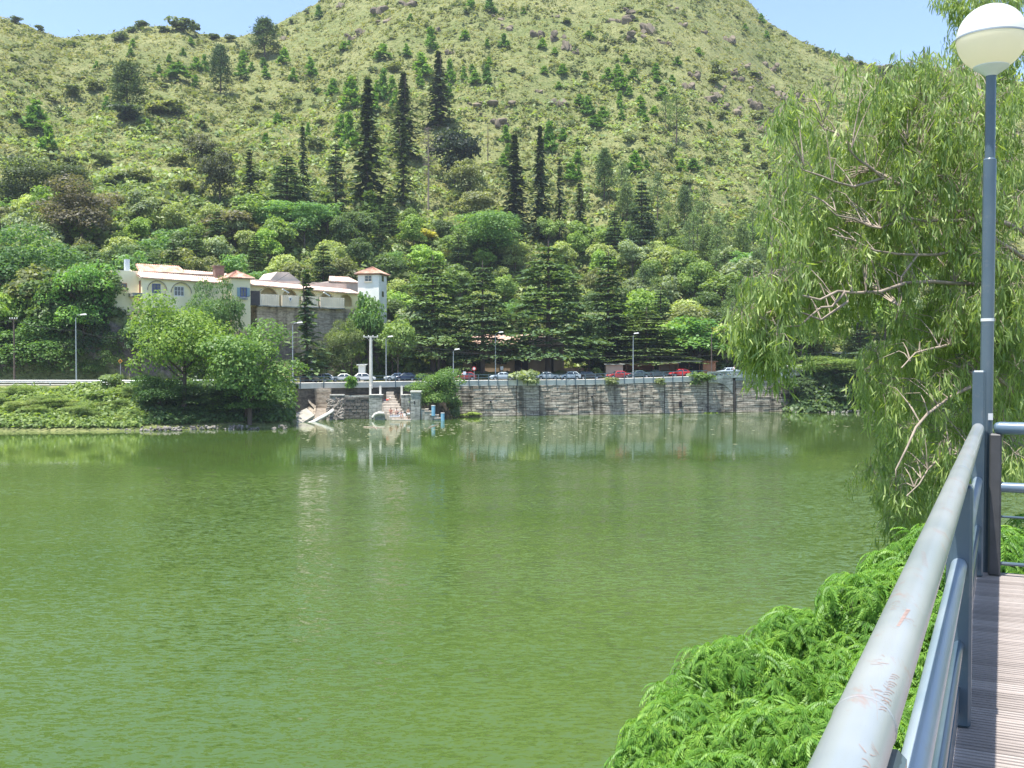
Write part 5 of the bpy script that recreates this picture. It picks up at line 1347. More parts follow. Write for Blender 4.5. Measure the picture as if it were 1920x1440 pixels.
mb = MB(); mb.b2((-.3, -.3, z1_ - .28), (Wd + .3, D_ + .3, z1_ - .12)); mb.build("eave", M['wood'], wt)
window(Wd * .50, Zat(527.5, 184), 1.2, .95, 0, 'balc', wt, mull=1)
mb = MB(); pts_ = [(Wd * .5 + .55 * math.cos(t), -.05, 18.6 + .55 * math.sin(t)) for t in np.linspace(0, math.pi, 9)]
mb.poly([(Wd * .5 - .55, -.04, 17.2)] + [(p[0], -.04, p[2]) for p in reversed(pts_)] + [(Wd * .5 + .55, -.04, 17.2)]); mb.build("arched_window", M['glass'], wt, fix=False)
for z in (Zat(527, 184), Zat(556, 184)): mb = MB(); mb.b2((Wd + .005, D_ * .35, z), (Wd + .05, D_ * .6, z + 1.0)); mb.build("slit_window", M['glass'], wt)
mb = MB(); mb.b2((.05, .05, 8), (Wd - .05, D_, z0_ - .003)); mb.build("base", M['dark_stone'], wt)

# brown house behind the cedars
bh = empty("brown_house", W(960, 20)); bY = float(yw(960)) + 20; tag(bh, "low brown house with faded tile roof in the shade of the cedars", "house")
bl = -Vector(bh.location)
def bhm(mb, n, mt, **k):
    o = mb.build(n, mt, bh, **k); o.location = bl; return o
bx0, bx1, bx2 = Xat(868, bY), Xat(1052, bY), Xat(1120, bY); bz = 6.0; bze = Zat(645, bY)
M['tan'] = plain("tan_render", (.33, .235, .165), .9, var=.2, scale=.6)
mb = MB(); mb.b2((bx0, bY, bz - 1), (bx1, bY + 9, bze)); bhm(mb, "wall", M['tan'])
mb = MB(); mb.b2((bx1 + .01, bY + .5, bz - 1), (bx2, bY + .8, Zat(690, bY))); bhm(mb, "garden_wall", M['tile_red'])
for (a, b_, t, bt) in ((885, 902, 668, 704), (932, 950, 664, 683), (965, 990, 664, 706), (1023, 1038, 670, 704)):
    mb = MB(); xa, xb = Xat(a, bY), Xat(b_, bY); mb.b2((xa, bY - .02, Zat(bt, bY)), (xb, bY + .05, Zat(t, bY))); q = bhm(mb, "window", M['dark'])
    f_ = MB(); f_.b2((xa - .12, bY - .10, Zat(t, bY)), (xb + .12, bY - .025, Zat(t, bY) + .15)); f_.b2(((xa + xb) / 2 - .04, bY - .08, Zat(bt, bY)), ((xa + xb) / 2 + .04, bY - .025, Zat(t, bY))); f_.build("frame", M['wood'], q)
rz_ = Zat(627, bY + 4)
ro = tiles("roof", (bx0 - .6, bY - .8, bze - .05), (bx1 + .6, bY - .8, bze - .05), (bx0 + 2.5, bY + 4.5, rz_), (bx1 - 2.5, bY + 4.5, rz_), M['tile'], bh); ro.location = bl
ro = tiles("roof", (bx0 - .6, bY + 9.8, bze - .05), (bx0 - .6, bY - .8, bze - .05), (bx0 + 2.5, bY + 4.5, rz_), (bx0 + 2.5, bY + 4.5, rz_), M['tile'], bh); ro.location = bl
mb = MB(); mb.b2((bx1 + .05, bY - .4, bz - .5), (bx1 + .55, bY + .1, Zat(645, bY))); bhm(mb, "pillar", M['tan'])

# kiosks along the road
def kiosk(ua, ub, pt_, Y, wall, roofm, label, name="kiosk", open_=True, cat="kiosk", dep=2.6, over=.5):
    xa, xb = Xat(ua, Y), Xat(ub, Y); zb_ = float(zroad((ua + ub) / 2)) - .05; zt2 = Zat(pt_, Y)
    e = empty(name, ((xa + xb) / 2, Y, zb_)); tag(e, label, cat); l_ = -Vector(e.location)
    mb = MB()
    if open_:
        mb.b2((xa, Y + .1, zb_), (xb, Y + .2, zb_ + 1.0)); mb.b2((xa, Y + dep, zb_), (xb, Y + dep + .1, zt2)); mb.b2((xa, Y + .2, zb_), (xa + .1, Y + dep, zt2)); mb.b2((xb - .1, Y + .2, zb_), (xb, Y + dep, zt2)); mb.b2((xa, Y + .1, zt2 - .35), (xb, Y + .2, zt2))
    else: mb.b2((xa, Y, zb_), (xb, Y + dep, zt2))
    o = mb.build("wall", wall, e); o.location = l_
    mb = MB(); mb.box(((xa + xb) / 2, Y + dep / 2 - over / 2, zt2 + .12), (xb - xa + .6, dep + over + .4, .12), rx=R(4)); o = mb.build("roof", roofm, e); o.location = l_
    if not open_: 
        mb = MB(); mb.b2((xa + .5, Y - .05, zb_ + .9), (xb - .5, Y - .005, zt2 - .3)); o = mb.build("hatch", wall, e); o.location = l_
    else:
        for x in (xa + .15, (xa + xb) / 2, xb - .15):
            mb = MB(); mb.box((x, Y - over, (zb_ + zt2) / 2), (.08, .08, zt2 - zb_)); o = mb.build("post", M['wood'], e); o.location = l_
    return e
M['orange'] = plain("orange_boards", (.42, .19, .10), .8, var=.15, scale=1)
M['salmon'] = plain("salmon_render", (.58, .43, .34), .9, var=.1, scale=.8)
M['canvas'] = plain("pale_canvas", (.66, .62, .52), .9, var=.1)
kY = lambda u, o=9.2: float(yw(u)) + o
kiosk(1136, 1168, 683.5, kY(1150), M['salmon'], M['grey_wall'], "salmon coloured closed kiosk with flat grey roof beside the red sedan", open_=False)
kiosk(1172, 1226, 682, kY(1200, 10), M['wood'], M['brown_wall'], "open dark stall with brown flat roof behind the dark green car")
kiosk(1236, 1272, 680, kY(1250, 9.5), M['tan'], M['canvas'], "open stall with pale canvas roof left of the bright red hatchback")
kiosk(1270, 1312, 677.5, kY(1290, 10.5), M['dark'], M['canvas'], "dark open stall under a higher pale sheet roof behind the bright red hatchback")
kiosk(1318, 1342, 678, kY(1330, 9.2), M['orange'], M['wood'], "rusty orange boarded kiosk next to the tall dark pole", open_=False)
kiosk(860, 886, 694, kY(870, 9.5), M['dark'], M['brown_wall'], "low dark roadside stall behind the dark red car")
ke = kiosk(563, 583, 673, kY(573, 7.9), M['white'], M['white'], "white arched booth on a terracotta plinth at the tree's edge", "booth", True, "booth", 1.6, .1)
mb = MB(); xa, xb = Xat(562, kY(573, 7.9)), Xat(584, kY(573, 7.9)); mb.b2((xa, kY(573, 7.7), 5.5), (xb, kY(573, 7.9) - .02, Zat(694, kY(573, 7.7)))); o = mb.build("plinth", M['salmon'], ke); o.location = -Vector(ke.location)
kiosk(672, 684, 685, kY(678, 9.6), M['whiter'], M['whiter'], "small whitish hut behind the white hatchback", "hut", False, "hut", 1.4, .1)
# far shed past the bridge, and a pale house among the trees
kiosk(1562, 1606, 662, kY(1580, 12), M['dark'], M['canvas'], "long low shed with pale flat roof past the bridge", "shed", True, "shed", 4)
pb_ = hit(1364, 640); pz = pb_.z
mb = MB(); mb.b2((pb_.x - 1.3, pb_.y, pz - 2), (pb_.x + 1.3, pb_.y + 3, Zat(603, pb_.y))); tag(mb.build("small_house", M['whiter']), "small pale blue-white wall among the trees above the bridge", "house")

# ---------------------------------------------------------------- poles, lamps, wires, signs
def lamp(px, pt_, Y, zb_, side, label, armL=.8):
    zt2 = Zat(pt_, Y); x = Xat(px, Y); e = empty("street_lamp", (x, Y, zb_)); tag(e, label, "street lamp", "street lamps along the road")
    h = zt2 - zb_; mb = MB(); mb.tube([(0, 0, 0), (0, 0, h * .5), (0, 0, h * .96), (side * .25, 0, h), (side * armL, 0, h + .08)], [.11, .09, .06, .05, .045], 8); mb.build("pole", M['galv'], e, smooth='auto')
    mb = MB(); mb.box((side * (armL + .35), 0, h + .1), (.95, .34, .2), ry=R(-6 * side), taper=.8); mb.build("lamp_head", M['white'], e, bevel=.05)
    return e
lamp(143, 591, 149.3, 5.2, 1, "street lamp with white head in front of the dark trees on the bushy bank")
lamp(549, 606, 160, 5.4, 1, "street lamp with big white head below the gallery balcony")
lamp(724, 632, 170, 5.6, 1, "slim street lamp between concrete pole and first cedar", .4)
lamp(850, 656, 172, 5.7, 1, "short street lamp above the round bush by the lake", .3)
lamp(929, 624, 176, 5.8, 1, "tall street lamp in front of the brown house", .6)
lamp(1187, 626, 180, 6.0, 1, "street lamp beside the flat-topped cedar", .2)
def upole(px, pt_, Y, zb_, r, mat, label, arm=None, name="utility_pole"):
    x = Xat(px, Y); zt2 = Zat(pt_, Y); e = empty(name, (x, Y, zb_)); tag(e, label, "utility pole"); h = zt2 - zb_
    mb = MB(); mb.tube([(0, 0, 0), (0, 0, h)], [r, r * .75], 8); mb.build("pole", M[mat], e, smooth='auto')
    if arm:
        mb = MB(); mb.box((0, -.12, h - .15), (arm, .14, .16)); c_ = mb.build("crossarm", M[mat], e)
        for i in range(4): q = MB(); q.lathe([(0, 0), (.06, 0), (.09, .08), (.05, .18), (0, .2)], 8, (arm * (-.45 + .3 * i), -.12, h - .07)); q.build("insulator", M['white'], c_)
        q = MB(); q.tube([(-arm * .3, -.1, h - .2), (0, -.1, h - 1.0), (arm * .3, -.1, h - .2)], .03, 4); q.build("brace", M[mat], e)
    return e
upole(695.5, 630, 162.4, 4.8, .30, 'concrete', "thick concrete utility pole with crossarm standing at the road edge by the stairs", 2.4)
upole(27, 597, 152, 5.5, .16, 'bark', "dark wooden utility pole at the edge of the picture behind the guard rail", 1.2)
upole(1334, 627, 184, 6.3, .12, 'bark', "slim dark pole beside the orange boarded kiosk")
b_ = hit(915, 308); x = upole(915, 235, b_.y, b_.z - .3, .14, 'bark', "bare wooden pole alone on the open slope")
def wire(pts_, label, r=.03, sag=.6):
    out = []
    for a, c in zip(pts_[:-1], pts_[1:]):
        for i in range(12):
            t = i / 12; p = a.lerp(c, t); p.z -= sag * 4 * t * (1 - t); out.append(p)
    out.append(pts_[-1]); mb = MB(); mb.tube(out, r, 4, cap=False)
    return tag(mb.build("power_line", M['dark'], None, fix=False), label, "power line")
M['dark'].name = "dark_interior"
top = P(695.5, 631.5, 162.3)
wire([P(-120, 612, 158), P(27, 599, 152), P(146, 619, 150), P(226, 631, 153)], "overhead wire leaving the dark utility pole at the picture edge", .035, .5)
wire([P(226, 631, 153), P(560, 655, 160), P(695, 634, 162.3)], "overhead wire reaching the concrete pole from the waterside trees", .03, .4)
wire([P(708, 634, 162.3), P(850, 657, 172), P(929, 663, 176), P(1187, 667, 180), P(1334, 666, 184), P(1560, 660, 190)], "long overhead wire strung in front of the cedars", .035, .25)
wire([P(685, 634, 162.3), P(760, 652, 168), P(929, 660, 176)], "lower overhead wire between concrete pole and tall street lamp", .03, .5)
wire([P(450, 563, 166), P(560, 500, 178), P(672, 506, 184)], "thin wire from the square tower to the white tower", .025, .3)
def sign(px, pt_, pb, Y, shape, col, label, col2=None):
    zb_ = Zat(pb, Y); zt2 = Zat(pt_, Y); e = empty("road_sign", (Xat(px, Y), Y, zb_)); tag(e, label, "road sign"); h = zt2 - zb_
    mb = MB(); mb.tube([(0, 0, 0), (0, 0, h)], .04, 6); mb.build("pole", M['galv'], e)
    mb = MB(); n = {'round': 18, 'diamond': 4, 'rect': 4}[shape]; r = .34; off_ = math.pi / 4 if shape == 'rect' else 0
    mb.prism([(math.cos(off_ + 2 * math.pi * i / n) * r, h - .1 + math.sin(off_ + 2 * math.pi * i / n) * r * (1.3 if shape == 'rect' else 1)) for i in range(n)], -.07, -.045); bd = mb.build("sign_board", plain("sign_" + shape, col, .5, var=.03), e)
    if col2: mb = MB(); mb.prism([(math.cos(off_ + 2 * math.pi * i / n) * r * .62, h - .1 + math.sin(off_ + 2 * math.pi * i / n) * r * .62) for i in range(n)], -.085, -.072); mb.build("sign_face", plain("sign_face_" + shape, col2, .5, var=.03), bd)
    return e
sign(889, 690, 726, 171, 'round', (.5, .05, .04), "round red rimmed road sign by the dark red car", (.6, .6, .6))
sign(941, 689, 706, 178, 'rect', (.7, .7, .7), "small white rectangular sign behind the silver blue sedan")
sign(871, 699, 714, 172, 'rect', (.6, .65, .7), "small white board left of the round road sign")
sign(226, 676, 714, 154, 'diamond', (.65, .30, .03), "orange diamond road sign against the dark rock wall", (.08, .05, .02))
# ---------------------------------------------------------------- cars
M['paint'] = plain("car_paint", (1, 1, 1), 0.3, spec=.5, var=.03, objcol=True, coat=.6)
M['tyre'] = plain("tyre_rubber", (.02, .02, .02), .9); M['rim'] = plain("wheel_rim", (.45, .45, .46), .35, .7); M['lampc'] = plain("headlamp", (.7, .7, .68), .15, spec=.8); M['taill'] = plain("tail_lamp", (.4, .02, .01), .3)
M['bumper'] = plain("bumper_plastic", (.06, .06, .065), .6)
def bodyprof(kind):
    # (x, z) of the body side, front at -x; then the cabin
    if kind == 'sedan': return 4.4, [(-2.2, .45), (-2.18, .68), (-1.95, .80), (-1.05, .92), (1.35, .95), (2.1, .90), (2.2, .62), (2.18, .42)], [(-1.10, .90), (-.42, 1.38), (.62, 1.40), (1.42, .93)]
    if kind == 'hatch': return 3.75, [(-1.87, .42), (-1.86, .66), (-1.62, .80), (-.95, .94), (1.55, .98), (1.82, .90), (1.87, .60), (1.84, .42)], [(-1.0, .92), (-.30, 1.43), (1.05, 1.45), (1.72, .95)]
    if kind == 'suv': return 4.3, [(-2.12, .50), (-2.14, .80), (-1.95, .98), (-1.0, 1.06), (1.9, 1.10), (2.12, 1.0), (2.14, .62), (2.1, .50)], [(-1.05, 1.04), (-.50, 1.66), (1.65, 1.70), (2.02, 1.08)]
    return 4.4, [(-2.2, .45), (-2.18, .70), (-1.95, .82), (-1.0, .94), (1.9, .98), (2.15, .92), (2.2, .62), (2.18, .42)], [(-1.05, .92), (-.35, 1.42), (1.6, 1.44), (2.05, .96)]
CARP = {}
def make_car(kind):
    L, body, cab = bodyprof(kind); e = empty("parked_car", (0, 0, 0)); hw = .82; ax = L * .30
    low = []
    n = 8
    for cx in (ax, -ax):
        for i in range(n + 1):
            a = math.pi * i / n; low.append((cx + .36 * math.cos(a), .36 + .34 * math.sin(a) - .02 if 0 < i < n else .28))
    prof = body[:] + [(body[-1][0] - .05, .26)] + low + [(body[0][0] + .05, .26)]
    mb = MB(); mb.prism(prof, -hw, hw); bd = mb.build("body", M['paint'], e, bevel=.05, smooth='auto')
    # cabin frame (painted) with tumblehome
    mb = MB(); z0 = cab[0][1]; ins = lambda z: hw - .04 - .22 * (z - z0) / (cab[1][1] - z0) if z > z0 else hw - .04
    k = len(mb.v)
    for sg in (-1, 1):
        for x, z in cab: mb.v.append((x, sg * ins(z), z))
    mb.f += [(0, 1, 2, 3), (7, 6, 5, 4), (0, 4, 5, 1), (1, 5, 6, 2), (2, 6, 7, 3)]; mb.m += [0] * 5
    mb.build("cabin", M['paint'], e, bevel=.04, smooth='auto')
    def pane(pts): q = MB(); q.poly(pts); q.build("window", M['glass'], e, fix=False)
    (x0, z0), (x1, z1), (x2, z2), (x3, z3) = cab
    for sg in (-1, 1):
        yy = lambda z: sg * (ins(z) + .012)
        zl, zh = z0 + .05, z1 - .09
        tx = lambda a, b_, t: a + (b_ - a) * t
        fa = tx(x0, x1, .12) + .1; fb = tx(x0, x1, .82) + .1; mid = (x1 + x2) / 2 + .1; ra = tx(x3, x2, .12) - .12; rb = tx(x3, x2, .82) - .12
        pane([(fa, yy(zl), zl), (mid - .04, yy(zl), zl), (mid - .04, yy(zh), zh), (fb, yy(zh), zh)])
        pane([(mid + .04, yy(zl), zl), (ra, yy(zl), zl), (rb, yy(zh), zh), (mid + .04, yy(zh), zh)])
    a, b_ = Vector((x0, 0, z0)), Vector((x1, 0, z1)); nn = Vector((-(b_ - a).z, 0, (b_ - a).x)).normalized() * .012
    def band(a, b_, nn):
        p, q = a.lerp(b_, .1) + nn, a.lerp(b_, .88) + nn; wa_, wb_ = ins(p.z) - .1, ins(q.z) - .1
        pane([(p.x, -wa_, p.z), (p.x, wa_, p.z), (q.x, wb_, q.z), (q.x, -wb_, q.z)])
    band(a, b_, nn); a, b_ = Vector((x3, 0, z3)), Vector((x2, 0, z2)); band(a, b_, Vector(((a - b_).z * -1, 0, (a - b_).x)).normalized() * .012)
    wm = None
    for sx_ in (-1, 1):
        for sy in (-1, 1):
            q = MB(); q.lathe([(0, -.09), (.31, -.09), (.32, -.06), (.32, .06), (.31, .09), (0, .09)], 16)
            Mx = Matrix.Translation((sx_ * ax, sy * (hw - .08), .32)) @ Matrix.Rotation(R(90), 4, 'X'); wo = q.build("wheel", M['tyre'], e, M=Mx, smooth='auto')
            q = MB(); q.lathe([(0, .10), (.05, .10), (.19, .085), (.20, .10), (.21, .085)], 12)
            Mr = Matrix.Translation((sx_ * ax, sy * (hw - .07), .32)) @ Matrix.Rotation(R(-90 * sy), 4, 'X'); q.build("rim", M['rim'], wo, M=Mr, smooth='auto')
    for sy in (-1, 1):
        q = MB(); q.box((body[1][0] + .03, sy * .58, body[1][1] - .02), (.10, .34, .15)); q.build("headlight", M['lampc'], e, bevel=.02)
        q = MB(); q.box((body[-2][0] - .02, sy * .62, body[-2][1] + .1), (.08, .24, .18)); q.build("tail_light", M['taill'], e)
    for x in (body[0][0], body[-1][0]): q = MB(); q.box((x, 0, .42), (.14, 1.6, .18)); q.build("bumper", M['bumper'], e, bevel=.03)
    return e
CARS = [(604, 8.6, 'hatch', (.80, .80, .78), 1, "white rounded hatchback parked beside the booth"), (594, 6.6, 'hatch', (.55, .43, .28), 1, "orange beige car half hidden by the white rounded hatchback"),
        (643, 8.8, 'sedan', (.72, .72, .68), 1, "white sedan behind the small roadside bush"), (683, 8.6, 'hatch', (.80, .80, .78), -1, "white hatchback next to the concrete utility pole"),
        (744, 9.2, 'sedan', (.50, .56, .60), 1, "silver blue car next to the dark blue one"), (759, 8.2, 'hatch', (.03, .05, .11), 1, "dark blue car beside the round lakeside bush"),
        (872, 6.6, 'hatch', (.32, .03, .03), 1, "dark red hatchback beside the round road sign"), (941, 5.2, 'sedan', (.50, .58, .62), 1, "pale silver blue sedan in front of the tall street lamp"),
        (967, 7.6, 'hatch', (.04, .05, .07), 1, "dark car peeping over a silver one behind the fence bush"), (981, 5.2, 'wagon', (.55, .60, .62), 1, "silver estate car behind the pale fence bush"),
        (1025, 5.4, 'sedan', (.58, .62, .63), -1, "silver sedan with red rear seat showing through its window"), (1068, 5.4, 'hatch', (.55, .62, .65), 1, "light blue hatchback just left of the black estate"),
        (1103, 6.0, 'wagon', (.03, .035, .045), -1, "black estate car between light blue and red cars"), (1160, 5.6, 'sedan', (.42, .02, .02), 1, "red sedan in front of the salmon kiosk"),
        (1196, 5.4, 'sedan', (.05, .085, .085), 1, "dark green sedan beneath the lamp by the flat-topped cedar"), (1228, 6.6, 'sedan', (.10, .12, .13), -1, "dark grey sedan tail to tail with the dark green one"),
        (1274, 6.0, 'hatch', (.70, .015, .02), 1, "bright red hatchback, reddest car on the road"), (1365, 5.0, 'sedan', (.50, .58, .64), 1, "pale blue sedan passing behind the bridge parapet"),
        (1470, 5.2, 'wagon', (.62, .66, .68), 1, "silver car seen through eucalyptus leaves on the bridge"), (1500, 8.4, 'sedan', (.70, .72, .72), 1, "white car further along the bridge behind the leaves"),
        (1541, 8.0, 'hatch', (.50, .12, .09), 1, "dull red car past the bridge among the leaves")]
for u, off, kind, col, dr, lab in CARS:
    if kind not in CARP: CARP[kind] = make_car(kind); c = CARP[kind]
    else: c = copy_tree(CARP[kind])
    a = W(u - 8, off); b_ = W(u + 8, off); ang = math.atan2(b_.y - a.y, b_.x - a.x)
    c.location = W(u, off, dz=.025); c.rotation_euler = (0, -math.atan2(b_.z - a.z, (b_ - a).xy.length), ang + (math.pi if dr < 0 else 0) + random.uniform(-.06, .06))
    for ch_ in c.children: ch_.color = (*col, 1)
    tag(c, lab, "car", "cars parked along the lakeside road")
# roadside plants in front of the fence
T('shrub', 657, 690, 730, 26, (.17, .30, .07), "small light green bush growing through the fence before the white sedan", "bush", None, Y=161.6, name="fence_bush", raw=True)
T('shrub', 985, 686, 727, 46, (.28, .33, .17), "pale whitish green bush sprawling over the fence and wall", "bush", None, Y=170.2, name="fence_bush", raw=True)
T('shrub', 1146, 700, 722, 26, (.26, .30, .15), "sparse pale plant on the fence before the red sedan", "bush", None, Y=174.4, name="fence_bush", raw=True)
T('shrub', 1240, 702, 722, 22, (.22, .27, .12), "tuft of dry grass on the wall below the dark grey sedan", "bush", None, Y=177, name="fence_bush", raw=True)
T('shrub', 865, 680, 702, 36, (.20, .27, .12), "little parasol shaped tree behind the fence near the dark red car", "tree", None, Y=176, name="small_tree", raw=True)
T('shrub', 1122, 684, 700, 18, (.25, .34, .12), "tiny round bush between black estate and red sedan", "bush", None, Y=183, name="fence_bush", raw=True)
for px, w_ in ((1330, 30), (1466, 26), (880, 44)): T('shrub', px, 768, 779, w_, (.28, .36, .10), {1330: "low bright weeds at the wall foot below the bridge end", 1466: "low bright weeds at the wall foot past the dark joint", 880: "yellowish weeds at the start of the long wall"}[px], "weeds", None, Y=float(yw(px)) - 1.0, name="weed_clump", raw=True)

# ---------------------------------------------------------------- people at the stairs
def skinned(name, verts, edges, mat, parent, sub=2, root=0, color=None):
    me = bpy.data.meshes.new(name); me.from_pydata([v[:3] for v in verts], edges, []); me.materials.append(mat)
    o = link(name, me, parent); md = o.modifiers.new("skin", 'SKIN'); md.use_smooth_shade = True
    for i, v in enumerate(verts):
        r = v[3]; sk = me.skin_vertices[0].data[i]; sk.radius = (r, r) if not isinstance(r, tuple) else r; sk.use_root = (i == root)
    s_ = o.modifiers.new("sub", 'SUBSURF'); s_.levels = sub; s_.render_levels = sub
    return o
M['skin'] = plain("skin", (.48, .28, .19), .6, var=.05); M['hair'] = plain("dark_hair", (.03, .02, .015), .7); M['redc'] = plain("red_cloth", (.5, .05, .04), .9); M['whitec'] = plain("white_cloth", (.75, .75, .75), .9); M['navyc'] = plain("navy_cloth", (.03, .04, .10), .9); M['bluec'] = plain("light_blue_cloth", (.35, .45, .6), .9)
def person(loc, rz, pose, label, top=None, bottom='navyc', hat=None):
    e = empty("person", loc, rz); tag(e, label, "person")
    if pose == 'stand':
        J = {'pel': (0, 0, .95, .15), 'che': (0, 0, 1.30, (.19, .12)), 'nek': (0, 0, 1.50, .06), 'hd1': (0, -.02, 1.60, .085), 'hd2': (0, -.02, 1.70, .085),
             'shl': (-.2, 0, 1.43, .06), 'ell': (-.30, .03, 1.15, .045), 'hal': (-.26, -.14, .93, .035), 'shr': (.2, 0, 1.43, .06), 'elr': (.28, .04, 1.16, .045), 'har': (.14, -.16, 1.05, .035),
             'hil': (-.11, 0, .88, .10), 'knl': (-.12, -.03, .50, .065), 'anl': (-.12, .02, .09, .042), 'tol': (-.13, -.14, .04, .035), 'hir': (.11, 0, .88, .10), 'knr': (.13, -.02, .50, .065), 'anr': (.14, .02, .09, .042), 'tor': (.15, -.14, .04, .035)}
    elif pose == 'sit':
        J = {'pel': (0, 0, .12, .15), 'che': (0, -.08, .46, (.18, .12)), 'nek': (0, -.12, .66, .06), 'hd1': (0, -.15, .76, .085), 'hd2': (0, -.16, .85, .085),
             'shl': (-.2, -.1, .59, .06), 'ell': (-.27, -.22, .36, .045), 'hal': (-.16, -.42, .38, .035), 'shr': (.2, -.1, .59, .06), 'elr': (.27, -.22, .36, .045), 'har': (.16, -.42, .38, .035),
             'hil': (-.1, -.04, .12, .09), 'knl': (-.14, -.42, .32, .065), 'anl': (-.14, -.58, -.08, .042), 'tol': (-.14, -.74, -.13, .035), 'hir': (.1, -.04, .12, .09), 'knr': (.14, -.42, .32, .065), 'anr': (.14, -.58, -.08, .042), 'tor': (.14, -.74, -.13, .035)}
    else:  # lying back along x
        J = {'pel': (0, 0, .12, .14), 'che': (.36, 0, .20, (.17, .12)), 'nek': (.56, 0, .34, .06), 'hd1': (.64, 0, .42, .085), 'hd2': (.70, 0, .50, .085),
             'shl': (.46, -.19, .26, .06), 'ell': (.50, -.28, .10, .045), 'hal': (.32, -.34, .06, .035), 'shr': (.46, .19, .26, .06), 'elr': (.5, .28, .10, .045), 'har': (.32, .34, .06, .035),
             'hil': (-.06, -.1, .11, .09), 'knl': (-.44, -.12, .22, .065), 'anl': (-.80, -.12, .06, .042), 'tol': (-.86, -.13, .16, .035), 'hir': (-.06, .1, .11, .09), 'knr': (-.45, .12, .12, .065), 'anr': (-.84, .12, .06, .042), 'tor': (-.9, .13, .16, .035)}
    ks = list(J); ed = [('pel', 'che'), ('che', 'nek'), ('nek', 'hd1'), ('hd1', 'hd2'), ('che', 'shl'), ('shl', 'ell'), ('ell', 'hal'), ('che', 'shr'), ('shr', 'elr'), ('elr', 'har'), ('pel', 'hil'), ('hil', 'knl'), ('knl', 'anl'), ('anl', 'tol'), ('pel', 'hir'), ('hir', 'knr'), ('knr', 'anr'), ('anr', 'tor')]
    skinned("body", [J[k] for k in ks], [(ks.index(a), ks.index(b)) for a, b in ed], M['skin'], e)
    g = 1.14
    big = lambda k: (*J[k][:3], tuple(q * g for q in J[k][3]) if isinstance(J[k][3], tuple) else J[k][3] * g)
    def piece(name, keys, eds, mat): skinned(name, [big(k) for k in keys], [(keys.index(a), keys.index(b)) for a, b in eds], M[mat], e)
    midk = lambda a, b, t: tuple(J[a][i] * (1 - t) + J[b][i] * t for i in range(3))
    J['kl2'] = (*midk('hil', 'knl', .7), .085); J['kr2'] = (*midk('hir', 'knr', .7), .085)
    piece("shorts", ['pel', 'hil', 'kl2', 'hir', 'kr2'], [('pel', 'hil'), ('hil', 'kl2'), ('pel', 'hir'), ('hir', 'kr2')], bottom)
    if top:
        J['sl2'] = (*midk('shl', 'ell', .5), .06); J['sr2'] = (*midk('shr', 'elr', .5), .06)
        piece("shirt", ['pel', 'che', 'shl', 'sl2', 'shr', 'sr2'], [('pel', 'che'), ('che', 'shl'), ('shl', 'sl2'), ('che', 'shr'), ('shr', 'sr2')], top)
    h1, h2 = Vector(J['hd1'][:3]), Vector(J['hd2'][:3]); up = (h2 - h1).normalized(); c = h2 + up * .02
    bm = bmesh.new(); bmesh.ops.create_uvsphere(bm, u_segments=12, v_segments=8, radius=.108); bmesh.ops.delete(bm, geom=[v for v in bm.verts if v.co.z < -.02 and v.co.y < .03], context='VERTS')
    me = bpy.data.meshes.new("hair"); bm.to_mesh(me); bm.free(); me.materials.append(M[hat or 'hair']); o = link("cap" if hat else "hair", me, e, c); o.rotation_euler = up.to_track_quat('Z', 'Y').to_euler()
    f_ = MB(); fw = Vector((0, -1, 0)) if pose != 'lie' else Vector((-.4, 0, .9)).normalized(); sd = up.cross(fw).normalized(); m_ = h1.lerp(h2, .6)
    f_.tube([m_ + fw * .075, m_ + fw * .115 - up * .02], [.012, .018], 5); f_.build("nose", M['skin'], e)
    f_ = MB()
    for sg in (-1, 1): f_.box(m_ + fw * .086 + sd * sg * .033 + up * .022, (.02, .01, .01))
    eo = f_.build("eyes", M['hair'], e); eo["kind"] = "stuff"
    return e
def onstep(px, i):
    Y = 162.3 - i * .55 + .3; a = P(px, sx[i][0], 162.3 - i * .55); return Vector((Xat(px, Y), Y, a.z))
person(onstep(765.5, 10), R(15), 'stand', "bare-chested bather in pale shorts standing at the foot of the stairs", None, 'whitec')
person(onstep(732.5, 8), R(10), 'sit', "bather in a red top sitting on the lower stairs", 'redc')
person(onstep(744, 8), R(-10), 'sit', "bather in white with dark shorts sitting on the lower stairs", 'whitec')
person(onstep(751.5, 9), R(20), 'sit', "bather in light blue sitting lowest on the stairs", 'bluec', 'whitec')
person(onstep(723, 3), R(5), 'lie', "person in dark red with white cap lying back on the upper stairs", 'redc', 'navyc', 'whitec')
person(W(1377, .9, dz=.02), R(0), 'stand', "pedestrian in white standing behind the bridge parapet by the pier", 'whitec')
tw = MB(); q = onstep(740, 9); tw.box(q + Vector((0, 0, .03)), (1.5, .5, .05)); tag(tw.build("towel", M['bluec'], None), "pale blue towel spread on the lower stairs among the bathers", "towel")
bb_ = MB(); q = onstep(762, 9); bb_.box(q + Vector((-.3, 0, .2)), (.4, .3, .38), taper=.8); tag(bb_.build("bag", M['whitec'], None, bevel=.05), "white bag on the stairs beside the standing bather", "bag")
